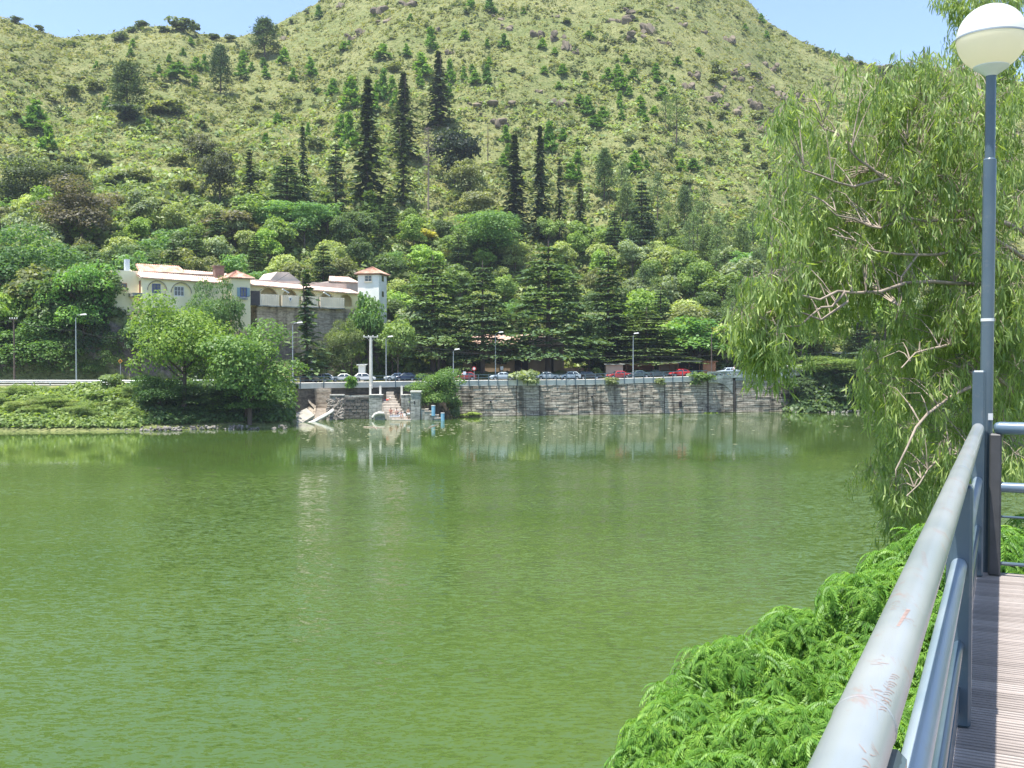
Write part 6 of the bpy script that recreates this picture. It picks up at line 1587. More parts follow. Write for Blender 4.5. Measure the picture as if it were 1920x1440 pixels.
# ---------------------------------------------------------------- walkway: deck, railings, lamp (their own frame: t along, q across)
AL = math.radians(25.9)
DV = Vector((math.sin(AL), math.cos(AL), 0)); NV = Vector((math.cos(AL), -math.sin(AL), 0))
DZ = EYE - 1.6
QR = -0.168                                    # the rail's place across the walkway
def D(t, q, z): return DV * t + NV * q + Vector((0, 0, DZ + z))
def painted_rail(name, base, scuff, rust, amount=.5):
    m, nt, b = newmat(name); tc = N(nt, "ShaderNodeTexCoord")
    n = N(nt, "ShaderNodeTexNoise"); n.inputs["Scale"].default_value = 14; n.inputs["Detail"].default_value = 8; n.inputs["Roughness"].default_value = .7
    mp = N(nt, "ShaderNodeMapping"); mp.inputs["Rotation"].default_value = (0, 0, AL); mp.inputs["Scale"].default_value = (1.2, .35, 1.2)
    nt.links.new(tc.outputs["Object"], mp.inputs[0]); nt.links.new(mp.outputs[0], n.inputs[0])
    n2 = N(nt, "ShaderNodeTexNoise"); n2.inputs["Scale"].default_value = 2.2; n2.inputs["Detail"].default_value = 4; nt.links.new(tc.outputs["Object"], n2.inputs[0])
    r = ramp(nt, [(.40, base), (.60, scuff)]); nt.links.new(n2.outputs[0], r.inputs[0])
    r2 = ramp(nt, [(.57, (0, 0, 0)), (.68, (amount,) * 3)]); nt.links.new(n.outputs[0], r2.inputs[0])
    mx = N(nt, "ShaderNodeMixRGB"); mx.inputs[2].default_value = (*rust, 1); nt.links.new(r2.outputs[0], mx.inputs[0]); nt.links.new(r.outputs[0], mx.inputs[1]); nt.links.new(mx.outputs[0], b.inputs["Base Color"])
    rr = N(nt, "ShaderNodeMapRange"); rr.inputs[3].default_value = .22; rr.inputs[4].default_value = .42; nt.links.new(n2.outputs[0], rr.inputs[0]); nt.links.new(rr.outputs[0], b.inputs["Roughness"])
    b.inputs["Specular IOR Level"].default_value = .6; b.inputs["Coat Weight"].default_value = .25; b.inputs["Coat Roughness"].default_value = .2; return m
M['rail_top'] = painted_rail("worn_rail_paint", (.235, .265, .27), (.31, .325, .32), (.30, .20, .165), .75)
M['rail_low'] = painted_rail("blue_grey_paint", (.105, .16, .215), (.15, .20, .245), (.22, .2, .19), .3)
M['mid_paint'] = painted_rail("pale_rail_paint", (.22, .285, .335), (.29, .34, .375), (.3, .25, .22), .35)
M['post_paint'] = painted_rail("post_paint", (.060, .095, .125), (.085, .12, .145), (.2, .19, .18), .25)
M['scratch'] = plain("scratched_metal", (.36, .25, .21), .7)
rl = empty("walkway_railing", D(4, QR, 0)); tag(rl, "blue grey tubular railing with thick worn handrail running along the walkway", "railing"); rll = -Vector(rl.location)
def RP(mb, name, mat, **k):
    o = mb.build(name, mat, rl, **k); o.location = rll; return o
mb = MB(); mb.tube([D(t, QR, 1.1) for t in np.linspace(-1.6, 8.2, 30)] + [D(8.225, QR, 1.1), D(8.245, QR, 1.1)], [.042] * 30 + [.034, .017], 28); hr = RP(mb, "handrail", M['rail_top'], smooth='auto')
PT = [-1.9, 1.45, 4.85, 8.28]
for a, b_ in zip(PT[:-1], PT[1:]):
    mb = MB(); mb.tube([D(a + .04, QR, .71), D(b_ - .04, QR, .71)], .033, 20); RP(mb, "mid_rail", M['mid_paint'], smooth='auto')
    mb = MB(); mb.tube([D(a + .04, QR, .36), D(b_ - .04, QR, .36)], .022, 14); RP(mb, "lower_rail", M['post_paint'], smooth='auto')
    mb = MB(); mb.box(D((a + b_) / 2, QR, .12), (b_ - a - .08, .012, .12), rz=math.pi / 2 - AL); RP(mb, "kick_plate", M['post_paint'])
for t in PT:
    top = 1.06 if t < 8 else 1.53
    mb = MB(); mb.box(D(t, QR, top / 2), (.105, .105, top) if t < 8 else (.085, .085, top), rz=-AL); p_ = RP(mb, "post", M['post_paint'], bevel=.012)
    mb = MB(); mb.box(D(t, QR + .01, .006), (.17, .17, .012), rz=-AL); q_ = mb.build("base_plate", M['galv'], p_); q_.location = rll
    if t > 8: mb = MB(); c = D(t, QR, 0); mb.lathe([(0, 1.57), (.03, 1.565), (.055, 1.532), (.055, 1.53)], 16, tuple(c)); q_ = mb.build("post_cap", M['mid_paint'], p_, smooth='auto'); q_.location = rll
for t in (1.45, 4.85, 6.6):
    mb = MB(); mb.tube([D(t - .006, QR, 1.1), D(t, QR, 1.1), D(t + .006, QR, 1.1)], [.0422, .0436, .0422], 28, cap=False); RP(mb, "weld_seam", M['rail_top'], smooth='auto')
# scratches and half-legible scribbles cut in the paint of the handrail
rnd = random.Random(21); mb = MB()
def on_rail(t, a, lift=.0004): return D(t, QR, 1.1) + (NV * math.sin(a) + Vector((0, 0, 1)) * math.cos(a)) * (.042 + lift)
def scr(t0, a0, t1, a1, w_=.0007, bend=0.0):
    n = 6; L = []
    for i in range(n + 1):
        s = i / n; L.append((t0 + (t1 - t0) * s + bend * math.sin(math.pi * s), a0 + (a1 - a0) * s))
    for (ta, aa), (tb, ab) in zip(L[:-1], L[1:]):
        mb.poly([on_rail(ta - w_, aa), on_rail(ta + w_, aa), on_rail(tb + w_, ab), on_rail(tb - w_, ab)])
for g in range(26):
    t = rnd.uniform(1.0, 6.5); a = rnd.uniform(-.7, .7)
    for k in range(rnd.randint(3, 9)):
        tt = t + k * rnd.uniform(.006, .016); aa = a + rnd.uniform(-.1, .1); scr(tt, aa, tt + rnd.uniform(-.01, .015), aa + rnd.uniform(.12, .4) * rnd.choice((1, 1, -1)), rnd.uniform(.0004, .0011), rnd.uniform(-.006, .006))
scr(1.50, .05, 1.38, .62, .0009, .02)                         # the long down stroke, then the row of letters beside it
for k in range(14): scr(1.42 + k * .013, .55 + .02 * math.sin(k), 1.435 + k * .013, .80 + .08 * math.sin(k * 2.1), .0011, .003)
for k in range(12): scr(1.86 + k * .012, .12 + .01 * k, 1.868 + k * .012, .24 + .014 * k, .0040, .0)
for k in range(9): scr(2.45 + k * .02, .15 - .04 * k, 2.43 + k * .02, .5 - .05 * k, .0010, .008)
sc_ = mb.build("scratch_marks", M['scratch'], rl, fix=False); sc_.location = rll; sc_["kind"] = "stuff"
# cross railing at the end of the walkway
r2 = empty("end_railing", D(8.42, .6, 0)); tag(r2, "short cross railing with two tubes and thin bars closing the walkway end", "railing"); r2l = -Vector(r2.location)
def R2(mb, n, mt, **k): o = mb.build(n, mt, r2, **k); o.location = r2l; return o
c0 = P(1867, 800, 7.55); q0 = c0.dot(NV); t0 = c0.dot(DV)
mb = MB(); mb.box(D(t0, q0, .53), (.085, .085, 1.06), rz=-AL); R2(mb, "post", plain("brown_post_paint", (.065, .065, .068), .5, var=.2), bevel=.012)
mb = MB(); mb.tube([D(t0, q0, 1.1) + NV * s for s in (-.015, 0, .03, 3.2)], [.02, .040, .048, .048], 20); R2(mb, "handrail", M['rail_low'], smooth='auto')
mb = MB(); mb.tube([D(t0, q0 + .04, .66), D(t0, q0 + 3.2, .66)], .038, 18); R2(mb, "mid_rail", M['rail_low'], smooth='auto')
for z, r_ in ((.44, .009), (.09, .014)): mb = MB(); mb.tube([D(t0, q0 + .04, z), D(t0, q0 + 3.2, z)], r_, 8); R2(mb, "thin_rod", M['post_paint'])
for k in range(12): mb = MB(); mb.box(D(t0, q0 + .215 + k * .24, .37), (.035, .012, .58), rz=-AL); R2(mb, "bar", M['post_paint'])
mb = MB(); mb.box(D(t0, q0 + 3.2, .53), (.085, .085, 1.06), rz=-AL); R2(mb, "post", M['post_paint'])
# lamp
lb = P(1847.5, 900, 7.68); lt, lq = lb.dot(DV), lb.dot(NV); lp = empty("globe_lamp", D(lt, lq, 0)); tag(lp, "white and cream globe lamp on a dark blue pole at the walkway corner", "lamp")
gc = P(1859, 71, 7.68); hz = gc.z - DZ
mb = MB(); lean = (gc.x - lb.x) / (gc.z - lb.z)
zj = P(1850, 300, 7.68).z - DZ; zt_ = P(1850, 140, 7.68).z - DZ; ln = lambda z: Vector(((z - (lb.z - DZ)) * lean, 0, z))
mb.tube([ln(0), ln(zj - .02), ln(zj), ln(zj + .012), ln(zt_)], [.047, .047, .047, .037, .037], 24); mb.build("pole", M['post_paint'], lp, smooth='auto')
mb = MB(); mb.lathe([(.0475, 0), (.0485, 0), (.0485, .022), (.0475, .022)], 20, tuple(ln(1.9) + Vector((0, 0, 0)))); mb.build("sticker", M['white'], lp)
mb = MB(); mb.box(D(0, 0, 0) * 0 + ln(1.18) + Vector((.01, -.048, 0)), (.035, .004, .05)); mb.build("sticker", M['white'], lp)
g0 = ln(hz); r_ = .247
M['opal_w'] = plain("opal_white", (.80, .80, .80), .25, spec=.5, var=.01)
m, nt, b = newmat("opal_cream"); b.inputs["Base Color"].default_value = (.84, .78, .60, 1); b.inputs["Roughness"].default_value = .3
tr = N(nt, "ShaderNodeBsdfTranslucent"); tr.inputs[0].default_value = (.95, .88, .66, 1); mxs = N(nt, "ShaderNodeMixShader"); mxs.inputs[0].default_value = .55
nt.links.new(b.outputs[0], mxs.inputs[1]); nt.links.new(tr.outputs[0], mxs.inputs[2]); nt.links.new(mxs.outputs[0], nt.nodes["Material Output"].inputs[0]); M['opal_c'] = m
m, nt, b = newmat("opal_upper"); b.inputs["Base Color"].default_value = (.86, .86, .85, 1); b.inputs["Roughness"].default_value = .25
tr = N(nt, "ShaderNodeBsdfTranslucent"); tr.inputs[0].default_value = (.95, .94, .90, 1); mxs = N(nt, "ShaderNodeMixShader"); mxs.inputs[0].default_value = .5
nt.links.new(b.outputs[0], mxs.inputs[1]); nt.links.new(tr.outputs[0], mxs.inputs[2]); nt.links.new(mxs.outputs[0], nt.nodes["Material Output"].inputs[0]); M['opal_u'] = m
def cap_prof(a0, a1, n=16, k=1.0): return [(r_ * k * math.cos(a0 + (a1 - a0) * i / n), r_ * k * math.sin(a0 + (a1 - a0) * i / n)) for i in range(n + 1)]
mb = MB(); mb.lathe(cap_prof(.02, math.pi / 2), 48, tuple(g0)); mb.build("globe_top", M['opal_u'], lp, smooth=True)
mb = MB(); mb.lathe(cap_prof(-1.05, -.015), 48, tuple(g0)); mb.build("globe_bottom", M['opal_c'], lp, smooth=True)
mb = MB(); mb.lathe([(r_ * .985, -.006), (r_ * 1.012, -.006), (r_ * 1.012, .006), (r_ * .985, .006)], 48, tuple(g0)); mb.build("seam_ring", M['galv'], lp, smooth='auto')
mb = MB(); zz = r_ * math.sin(-1.05); mb.lathe([(0, zz + .004), (r_ * .50, zz + .004), (r_ * .515, zz - .004), (r_ * .50, zz - .012), (.045, zz - .062), (.040, zz - .072), (.040, zt_ - hz - .002)], 32, tuple(g0)); mb.build("globe_collar", M['white'], lp, smooth='auto')
# deck boards
dk = empty("walkway_deck", D(4, 1, 0)); tag(dk, "sunlit walkway deck of pale grooved boards running up to the lamp", "deck"); dl = -Vector(dk.location)
m, nt, b = newmat("weathered_deck_board"); tc = N(nt, "ShaderNodeTexCoord"); oi = N(nt, "ShaderNodeObjectInfo")
n = N(nt, "ShaderNodeTexNoise"); n.inputs["Scale"].default_value = 5; n.inputs["Detail"].default_value = 6; mp = N(nt, "ShaderNodeMapping"); mp.inputs["Scale"].default_value = (.3, .5, 1)
nt.links.new(tc.outputs["Object"], mp.inputs[0]); nt.links.new(mp.outputs[0], n.inputs[0])
ad = N(nt, "ShaderNodeMath", operation='MULTIPLY_ADD'); ad.inputs[1].default_value = .22; nt.links.new(oi.outputs["Random"], ad.inputs[0]); nt.links.new(n.outputs[0], ad.inputs[2])
r = ramp(nt, [(.38, (.19, .16, .14)), (.6, (.31, .265, .235)), (.8, (.38, .335, .30))]); nt.links.new(ad.outputs[0], r.inputs[0]); nt.links.new(r.outputs[0], b.inputs["Base Color"]); b.inputs["Roughness"].default_value = .75; M['deck'] = m
bwid, qa, qb = .145, -.26, 3.1; mb = MB(); prof = [(-bwid / 2 + .003, -.03)]
for k in range(4):
    x = -bwid / 2 + .003 + k * (bwid - .006) / 4; w4 = (bwid - .006) / 4; prof += [(x + w4 * .14, -.016 if k else -.004), (x + w4 * .22, 0), (x + w4 * .74, 0), (x + w4 * .84, -.016 if k < 3 else -.004)]
prof += [(bwid / 2 - .003, -.03)]
mb.prism(prof, 0, qb - qa); d0 = mb.build("board", M['deck'], dk)
t = -1.6; i = 0
while t < 8.45:
    o = d0 if i == 0 else link("board", d0.data, dk)
    # board length runs across the walkway: local x = along, local y = across
    o.matrix_local = Matrix.Translation(D(t, qa, -.002 + random.uniform(-.0015, .0015)) + dl) @ Matrix(((DV.x, NV.x, 0, 0), (DV.y, NV.y, 0, 0), (0, 0, 1, 0), (0, 0, 0, 1)))
    t += bwid; i += 1
for q in (qa + .1, 1.4, qb - .1): mb = MB(); mb.box(D(3.45, q, -.15), (10.2, .09, .22), rz=math.pi / 2 - AL); o = mb.build("beam", M['post_paint'], dk); o.location = dl
mb = MB(); mb.box(D(8.53, 1.4, -.06), (3.4, .012, .10), rz=-AL); o = mb.build("edge_plate", M['rail_low'], dk); o.location = dl
for t in (-1, 3.6, 8.0):
    for q in (0, 2.8): mb = MB(); mb.tube([D(t, q, -8.4), D(t, q, -.27)], .12, 12); o = mb.build("column", M['concrete'], dk); o.location = dl
# near bank under the walkway and the trees
bk = MB(); n = 16; rnd = random.Random(3); G = {}
for i in range(n + 1):
    for j in range(n + 1):
        x = 0.3 + 19 * i / n; y = -8 + 27 * j / n; ed = min(i / 3.0, (n - j) / 3.0, 1) ; bk.v.append((x, y, -2 + 3.2 * ed + rnd.uniform(-.2, .2)))
for i in range(n):
    for j in range(n): a = i * (n + 1) + j; bk.f.append((a, a + n + 1, a + n + 2, a + 1)); bk.m.append(0)
tag(bk.build("near_bank", M['hill'], None, smooth=True), kind='structure')

# ---------------------------------------------------------------- eucalyptus
rng = np.random.default_rng(101)
eu = empty("eucalyptus_tree", (7.9, 13.4, .6)); tag(eu, "large eucalyptus with hanging narrow leaves and bare pinkish branches behind the lamp", "tree"); eul = -Vector(eu.location)
def PL(l): return [P(*q) for q in l]
BR = [PL([(2080, 760, 13.4), (2040, 560, 13.3), (1990, 480, 13.1), (1920, 437, 12.8), (1850, 410, 12.5), (1780, 397, 12.2), (1735, 372, 12.0), (1700, 352, 11.9), (1655, 335, 11.7), (1610, 300, 11.5), (1590, 265, 11.4)]),
      PL([(2040, 600, 13.3), (1960, 520, 13.0), (1900, 470, 12.6), (1840, 418, 12.3), (1790, 414, 12.0), (1740, 416, 11.8), (1650, 428, 11.6), (1600, 410, 11.4), (1550, 388, 11.3)]),
      PL([(2050, 640, 13.2), (1960, 560, 12.9), (1880, 476, 12.4), (1800, 466, 12.0), (1720, 478, 11.7), (1640, 470, 11.4), (1560, 440, 11.2)]),
      PL([(2060, 700, 13.2), (1950, 600, 12.8), (1860, 535, 12.3), (1750, 528, 11.8), (1650, 547, 11.4), (1570, 546, 11.1), (1500, 553, 10.9), (1420, 545, 10.7)]),
      PL([(1585, 547, 11.15), (1560, 575, 11.1), (1520, 592, 11.0), (1470, 612, 10.8)]), PL([(1590, 565, 11.2), (1540, 600, 11.1), (1500, 585, 11.0), (1440, 640, 10.8)]),
      PL([(2070, 780, 13.3), (1960, 700, 12.8), (1880, 655, 12.3), (1800, 640, 11.9), (1740, 655, 11.5), (1690, 690, 11.2)]),
      PL([(2075, 820, 13.3), (1950, 760, 12.6), (1860, 700, 12.1), (1800, 735, 11.7), (1740, 775, 11.3), (1700, 840, 11.0), (1680, 920, 10.9)]),
      PL([(2075, 900, 13.3), (1960, 860, 12.5), (1880, 850, 12.0), (1800, 850, 11.7), (1740, 880, 11.4), (1700, 930, 11.2)]),
      PL([(2040, 560, 13.3), (2000, 400, 13.5), (1940, 300, 13.6), (1880, 240, 13.6), (1840, 190, 13.5), (1790, 150, 13.4)]),
      PL([(1940, 300, 13.6), (1830, 300, 13.2), (1760, 260, 12.8), (1710, 200, 12.6)]), PL([(1850, 410, 12.5), (1800, 360, 12.3), (1740, 300, 12.1), (1680, 240, 12.0), (1640, 180, 12.0)]),
      PL([(1700, 352, 11.9), (1640, 320, 12.1), (1570, 250, 12.0), (1530, 220, 12.0)]), PL([(2000, 400, 13.5), (1990, 200, 15), (1950, 80, 16), (1880, 30, 16.5), (1820, 20, 16.6)]), PL([(1950, 80, 16), (1900, 110, 16), (1850, 150, 16)]),
      PL([(1655, 335, 11.7), (1600, 350, 11.5), (1540, 330, 11.3), (1490, 300, 11.3)]), PL([(1720, 478, 11.7), (1690, 520, 11.6), (1680, 600, 11.5)]), PL([(1700, 352, 11.9), (1690, 380, 11.7), (1695, 410, 11.6), (1690, 430, 11.6)])]
for k, L in enumerate(BR):
    n = len(L); r0 = .046 if k == 0 else .032 if k in (1, 2, 3, 6, 7, 9, 13) else .016
    L2 = []
    for i in range(n - 1):
        L2.append(L[i]); 
        if i: L2.append(L[i].lerp(L[i + 1], .5) + Vector(rng.normal(0, .032, 3)))
    mb = MB(); mb.tube(L2 + [L[-1]], list(np.linspace(r0, .007, len(L2) + 1)), 7, cap=False); o = mb.build("branch", M['bark_pale'], eu, smooth=True); o.location = eul
mb = MB(); mb.tube([Vector((7.9, 13.4, .2)), Vector((8.1, 13.4, 4)), P(2080, 760, 13.4), P(2040, 560, 13.3), P(2000, 400, 13.5), P(1990, 200, 15)], [.34, .28, .22, .17, .11, .05], 12, cap=False); o = mb.build("trunk", M['bark_pale'], eu, smooth=True); o.location = eul
EL = [(1640, 300, 165, 150, 80), (1560, 420, 120, 110, 48), (1500, 260, 40, 50, 9), (1745, 215, 110, 85, 38), (1800, 350, 100, 150, 34), (1690, 480, 150, 80, 44), (1530, 480, 70, 60, 18), (1860, 560, 75, 120, 34), (1880, 320, 60, 130, 30),
      (1430, 610, 50, 70, 16), (1455, 560, 70, 30, 8), (1540, 575, 80, 40, 9), (1445, 680, 38, 32, 8), (1600, 560, 60, 40, 7), (1500, 560, 60, 40, 8), (1730, 640, 70, 60, 18), (1700, 720, 90, 60, 26), (1810, 640, 70, 80, 24), (1860, 740, 60, 90, 22), (1720, 820, 75, 55, 17),
      (1672, 895, 42, 50, 10), (1680, 960, 34, 45, 9), (1780, 880, 55, 60, 14), (1715, 960, 40, 40, 7), (1905, 640, 30, 100, 14), (1900, 860, 30, 50, 8), (1890, 1010, 40, 30, 0)]
spr = []; depth = {}
for cx, cy, rx, ry, n in EL:
    for i in range(n):
        a = rng.uniform(0, 6.28); r = math.sqrt(rng.uniform(0, 1)); px, py = cx + math.cos(a) * r * rx, cy + math.sin(a) * r * ry
        spr.append(np.array(P(px, py, rng.uniform(11.4, 14.3) if px > 1480 else rng.uniform(10.4, 11.4))))
for cx, cy, rx, ry, n in [(1810, 15, 50, 28, 9), (1900, 30, 60, 40, 12), (1800, 70, 14, 45, 4), (1910, 130, 40, 60, 12), (1830, 150, 50, 30, 7), (1880, 190, 50, 30, 8)]:
    for i in range(n):
        a = rng.uniform(0, 6.28); r = math.sqrt(rng.uniform(0, 1)); spr.append(np.array(P(cx + math.cos(a) * r * rx, cy + math.sin(a) * r * ry, rng.uniform(14.5, 16.8))))
spr = np.array(spr)
allb = np.array([tuple(L[i].lerp(L[i + 1], s)) for L in BR for i in range(len(L) - 1) for s in (0, .33, .66)])
tw = MB(); LV = []; LF = []; LT = []; leafobs = []
def leaf_curve(n):
    """canonical eucalyptus leaves: blade hanging along -z, sickle shaped"""
    out = []
    for k in range(n):
        c = rng.uniform(-.25, .25); f = rng.uniform(-.12, .12)
        pts = [(0, 0, 0), (.5 * .10 + c * .06, .02, -.25), (-.5 * .10 + c * .06, -.02, -.25), (.5 * .115 + c * .2, f * .4, -.6), (-.5 * .115 + c * .2, f * .4, -.6), (c * .55, f, -1.0)]
        out.append(np.array(pts))
    return out
CAN = leaf_curve(6); LFACE3 = np.array([[0, 1, 2], [3, 5, 4]]); LFACE4 = np.array([[1, 3, 4, 2]])
Cs = []; 
for s in spr:
    d = np.linalg.norm(allb - s - np.array([0, 0, -.15]), axis=1); j = int(np.argmin(d)); b0 = Vector(allb[j]); e0 = Vector(s) + Vector((0, 0, .18)); md = b0.lerp(e0, .5) + Vector((rng.normal(0, .05), rng.normal(0, .05), .10 + .1 * d[j]))
    if d[j] < 1.6: tw.tube([b0, b0.lerp(md, .5) + Vector((0, 0, .03)), md, md.lerp(e0, .6) + Vector((0, 0, .03)), e0], [.008, .0065, .005, .0035, .002], 4, cap=False)
    m_ = rng.integers(6, 10)
    for q in range(m_):
        c = e0 + Vector((rng.normal(0, .10), rng.normal(0, .10), rng.normal(-.04, .10))); Cs.append(np.array(c))
        tw.tube([e0, e0.lerp(c, .6) + Vector((0, 0, .05)), c, c - Vector((0, 0, .12))], [.003, .0025, .002, .001], 3, cap=False)
o = tw.build("twigs", M['bark_pale'], eu, fix=False); o.location = eul; o["kind"] = "stuff"
Cs = np.array(Cs); nC = len(Cs); per = 18
base = Cs[:, None, :] + np.stack([rng.normal(0, .035, (nC, per)), rng.normal(0, .035, (nC, per)), rng.uniform(-.20, .06, (nC, per))], -1)
base = base.reshape(-1, 3); nl = len(base)
az = rng.uniform(0, 2 * math.pi, nl); tilt = np.abs(rng.normal(.38, .42, nl)); spin = rng.uniform(0, 2 * math.pi, nl); Ln = rng.uniform(.085, .16, nl)
down = np.stack([np.sin(tilt) * np.cos(az), np.sin(tilt) * np.sin(az), -np.cos(tilt)], 1); xa = np.stack([np.cos(spin), np.sin(spin), np.zeros(nl)], 1); xa = unit(xa - down * (xa * down).sum(1, keepdims=True)); ya = np.cross(down, xa)
var = rng.integers(0, 6, nl); can = np.stack(CAN)[var]
VV = base[:, None, :] + (can[:, :, 0:1] * xa[:, None, :] * 1.15 + can[:, :, 1:2] * ya[:, None, :] - can[:, :, 2:3] * down[:, None, :]) * Ln[:, None, None]
ct = np.repeat(rng.uniform(.75, 1.3, nC), per) * rng.uniform(.75, 1.3, nl)
red = rng.random(nl) < .02
near = np.argsort(base[:, 1])[:2600]; pick = set(rng.choice(near, 300, replace=False).tolist()); keep = np.array([i not in pick for i in range(nl)])
EUC = (.235, .315, .115)
k0 = np.arange(keep.sum())[:, None] * 6
f3 = np.concatenate([k0 + LFACE3[0], k0 + LFACE3[1]]); f4 = k0 + LFACE4[0]
o = link("leaves", mesh_np("leaves", VV[keep].reshape(-1, 3), [f3, f4], M['leaf_euc'], np.repeat(ct[keep], 6), smooth=True), eu, eul, EUC); o["kind"] = "stuff"
lm = []
for c in CAN:
    v = c.copy(); v[:, 0] *= 1.15; lm.append(mesh_np("leaf", v, [LFACE3, LFACE4], M['leaf_euc'], np.full(6, 1.05), smooth=True))
for i in pick:
    o = link("leaf", lm[var[i]], eu, color=tuple(q * ct[i] for q in EUC)); X_, Y_, Z_ = xa[i], ya[i], -down[i]
    o.matrix_local = Matrix.Translation(Vector(base[i]) + eul) @ Matrix(((X_[0], Y_[0], Z_[0], 0), (X_[1], Y_[1], Z_[1], 0), (X_[2], Y_[2], Z_[2], 0), (0, 0, 0, 1))) @ Matrix.Scale(Ln[i], 4)

# ---------------------------------------------------------------- the leafy tree below the railing
ft = empty("feather_leaved_tree", (3.2, 10.2, .8)); tag(ft, "glossy bright green feather-leaved tree crown seen from above beside the walkway", "tree"); ftl = -Vector(ft.location)
LB = [(1255, 1395, 9.0, .50), (1368, 1290, 9.6, .60), (1420, 1440, 8.6, .66), (1500, 1240, 10.4, .63), (1600, 1330, 9.6, .75), (1612, 1162, 10.5, .57), (1695, 1090, 10.9, .60), (1700, 1240, 10.0, .75), (1650, 1095, 11.0, .42), (1730, 1045, 11.0, .40), (1192, 1460, 8.8, .42), (1565, 1475, 8.3, .75),
      (1310, 1510, 8.4, .65), (1800, 1090, 11.2, .75), (1890, 1100, 11.4, .70), (1970, 1050, 11.6, .7), (1690, 1420, 8.8, .7), (1800, 1250, 11, .8), (1240, 1310, 9.5, .30), (1440, 1180, 10.3, .30), (1566, 1118, 10.2, .32)]
tb = Vector((3.2, 10.2, .3)); mb = MB(); lobes = [(P(a, b_, c), r_) for a, b_, c, r_ in [(q[0] + 34, q[1], q[2], q[3]) for q in LB]]
mb.tube([tb, tb + Vector((0, .1, 1.6)), tb + Vector((-.1, .2, 2.6))], [.20, .16, .13], 10, cap=False); o = mb.build("trunk", M['bark'], ft, smooth=True); o.location = ftl
for c, r_ in lobes:
    s_ = tb + Vector((-.1, .2, 2.5)); mb = MB(); mb.tube([s_, s_.lerp(c, .5) + Vector((0, 0, -.2)), c], [.07, .045, .02], 6, cap=False); o = mb.build("branch", M['bark'], ft, smooth=True); o.location = ftl
def compound(rng, npair=9):
    """one feather leaf: midrib arching out along +x and drooping, leaflets in pairs"""
    V = []; Fq = []; Tn = []; s = np.linspace(0.06, 1, npair); arch = rng.uniform(.25, .45); drp = rng.uniform(.75, 1.1); sw = rng.uniform(-.15, .15)
    pos = lambda u: np.array([u * (1 - .12 * u), sw * u * u, arch * u - drp * u * u])
    n = 8
    for i in range(n):
        a, b_ = pos(i / n), pos((i + 1) / n); w1 = .007
        V += [a + [0, w1, .006], a - [0, w1, -.006], b_ - [0, w1, -.006], b_ + [0, w1, .006]]; Tn += [1.25] * 4
    for u in s:
        p = pos(u); tg = pos(min(u + .03, 1.03)) - pos(u - .03); tg /= np.linalg.norm(tg)
        for sg in (-1, 1):
            L = .27 * (1 - .35 * abs(u - .5)) * rng.uniform(.85, 1.15); d = unit(np.array([.34, sg * .80, -.72 + rng.uniform(-.2, .2)]) + tg * .3); wv = unit(np.cross(d, np.array([0, sg * .15, 1.0]))) * L * .165
            q = p + d * L * .5 + np.array([0, 0, L * .07]); V += [p, q + wv, p + d * L - np.array([0, 0, L * .12]), q - wv]; Tn += [rng.uniform(.75, 1.2)] * 4
    d = unit(pos(1) - pos(.9)); p = pos(1); V += [p, p + d * .1 + [0, .03, 0], p + d * .22, p + d * .1 - [0, .03, 0]]; Tn += [1.1] * 4
    return np.array(V), np.array(Tn)
rng = np.random.default_rng(55)
CL = [compound(rng) for _ in range(7)]; nv = len(CL[0][0])
rec = []
puffs = []
for (c, r_) in lobes:
    if r_ < .34: puffs.append((c, r_)); continue
    got = []
    for k in range(600):
        d = unit(rng.normal(0, 1, 3))
        if d[2] < -.35 or d[1] > .7 or any(np.dot(d, q) > math.cos(.36 / r_) for q in got): continue
        got.append(d); puffs.append((Vector(np.array(c) + d * (r_ - .22) * rng.uniform(.85, 1.12) * np.array([1, 1, .85])), rng.uniform(.22, .33)))
for (c, r_) in puffs:
    c = np.array(c); nd = int(2 * math.pi * r_ * r_ * 1.5 / .026); pts_ = []
    for k in range(nd * 3):
        d = unit(rng.normal(0, 1, 3))
        if d[2] < -.25 or d[1] > .75: continue
        if any(np.dot(d, q) > math.cos(min(1.2, .135 / r_)) for q in pts_): continue
        pts_.append(d)
        if len(pts_) >= nd: break
    for d in pts_:
        tip = c + d * r_ * np.array([1, 1, .8]) * rng.uniform(.92, 1.06); up = unit(d * .75 + np.array([0, 0, .8])); up = unit(up + rng.normal(0, .12, 3)); a0 = rng.uniform(0, 6.28); nl = rng.integers(6, 9); dt = rng.uniform(.85, 1.15)
        x0 = unit(np.cross(up, rng.normal(0, 1, 3))); y0 = np.cross(up, x0)
        for k in range(nl):
            a = a0 + 2 * math.pi * k / nl + rng.uniform(-.5, .5); h = x0 * math.cos(a) + y0 * math.sin(a) + d * .45 + rng.normal(0, .15, 3); u2 = unit(up + h * rng.uniform(-.3, .2)); h = unit(h - u2 * np.dot(h, u2))
            rec.append((tip - up * rng.uniform(0, .05), h, np.cross(u2, h), u2, rng.uniform(.14, .225), rng.integers(0, 7), dt * rng.uniform(.85, 1.15)))
FTC = (.14, .285, .042)
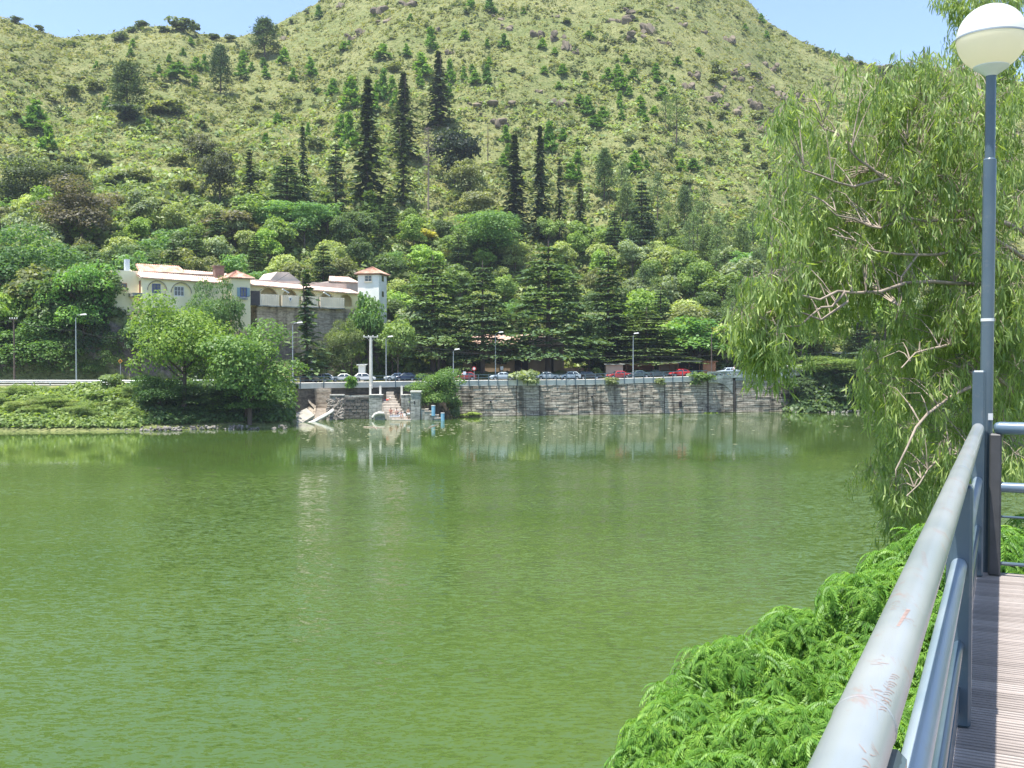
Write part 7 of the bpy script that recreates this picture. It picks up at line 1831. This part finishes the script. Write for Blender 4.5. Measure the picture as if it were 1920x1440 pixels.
B_ = np.array([r[0] for r in rec]); X_ = np.array([r[1] for r in rec]); Y_ = np.array([r[2] for r in rec]); Z_ = np.array([r[3] for r in rec]); Ls = np.array([r[4] for r in rec]); vi = np.array([r[5] for r in rec]); tt = np.array([r[6] for r in rec])
nr_ = len(rec); pick = set(np.argsort(B_[:, 1] - B_[:, 2] * .4)[:3000][rng.choice(min(3000, nr_), 300, replace=False)].tolist()); keep = np.array([i not in pick for i in range(nr_)])
can = np.stack([c[0] for c in CL])[vi]; tn = np.stack([c[1] for c in CL])[vi] * tt[:, None]
VV = B_[:, None, :] + (can[:, :, 0:1] * X_[:, None, :] + can[:, :, 1:2] * Y_[:, None, :] + can[:, :, 2:3] * Z_[:, None, :]) * Ls[:, None, None]
nk = int(keep.sum()); fq = np.arange(nk * nv).reshape(-1, 4)
o = link("foliage", mesh_np("foliage", VV[keep].reshape(-1, 3), fq, M['leaf_soft'], tn[keep].ravel()), ft, ftl, FTC); o["kind"] = "stuff"
cm_ = [mesh_np("leaf", c[0], np.arange(nv).reshape(-1, 4), M['leaf_soft'], c[1]) for c in CL]
for i in pick:
    o = link("leaf", cm_[vi[i]], ft, color=tuple(q * tt[i] for q in FTC))
    o.matrix_local = Matrix.Translation(Vector(B_[i]) + ftl) @ Matrix(((X_[i][0], Y_[i][0], Z_[i][0], 0), (X_[i][1], Y_[i][1], Z_[i][1], 0), (X_[i][2], Y_[i][2], Z_[i][2], 0), (0, 0, 0, 1))) @ Matrix.Scale(Ls[i], 4)

# ---------------------------------------------------------------- haze over the valley
hz_ = MB(); hz_.b2((-1400, -150, -4.5), (1700, 1100, 420)); hm = bpy.data.materials.new("haze"); hm.use_nodes = True; ht = hm.node_tree; ht.nodes.remove(ht.nodes["Principled BSDF"])
pv_ = ht.nodes.new("ShaderNodeVolumePrincipled"); pv_.inputs["Density"].default_value = 0.00014; pv_.inputs["Color"].default_value = (.80, .88, 1.0, 1); pv_.inputs["Anisotropy"].default_value = .2
ht.links.new(pv_.outputs[0], ht.nodes["Material Output"].inputs["Volume"])
tag(hz_.build("haze", hm, None), kind='stuff')
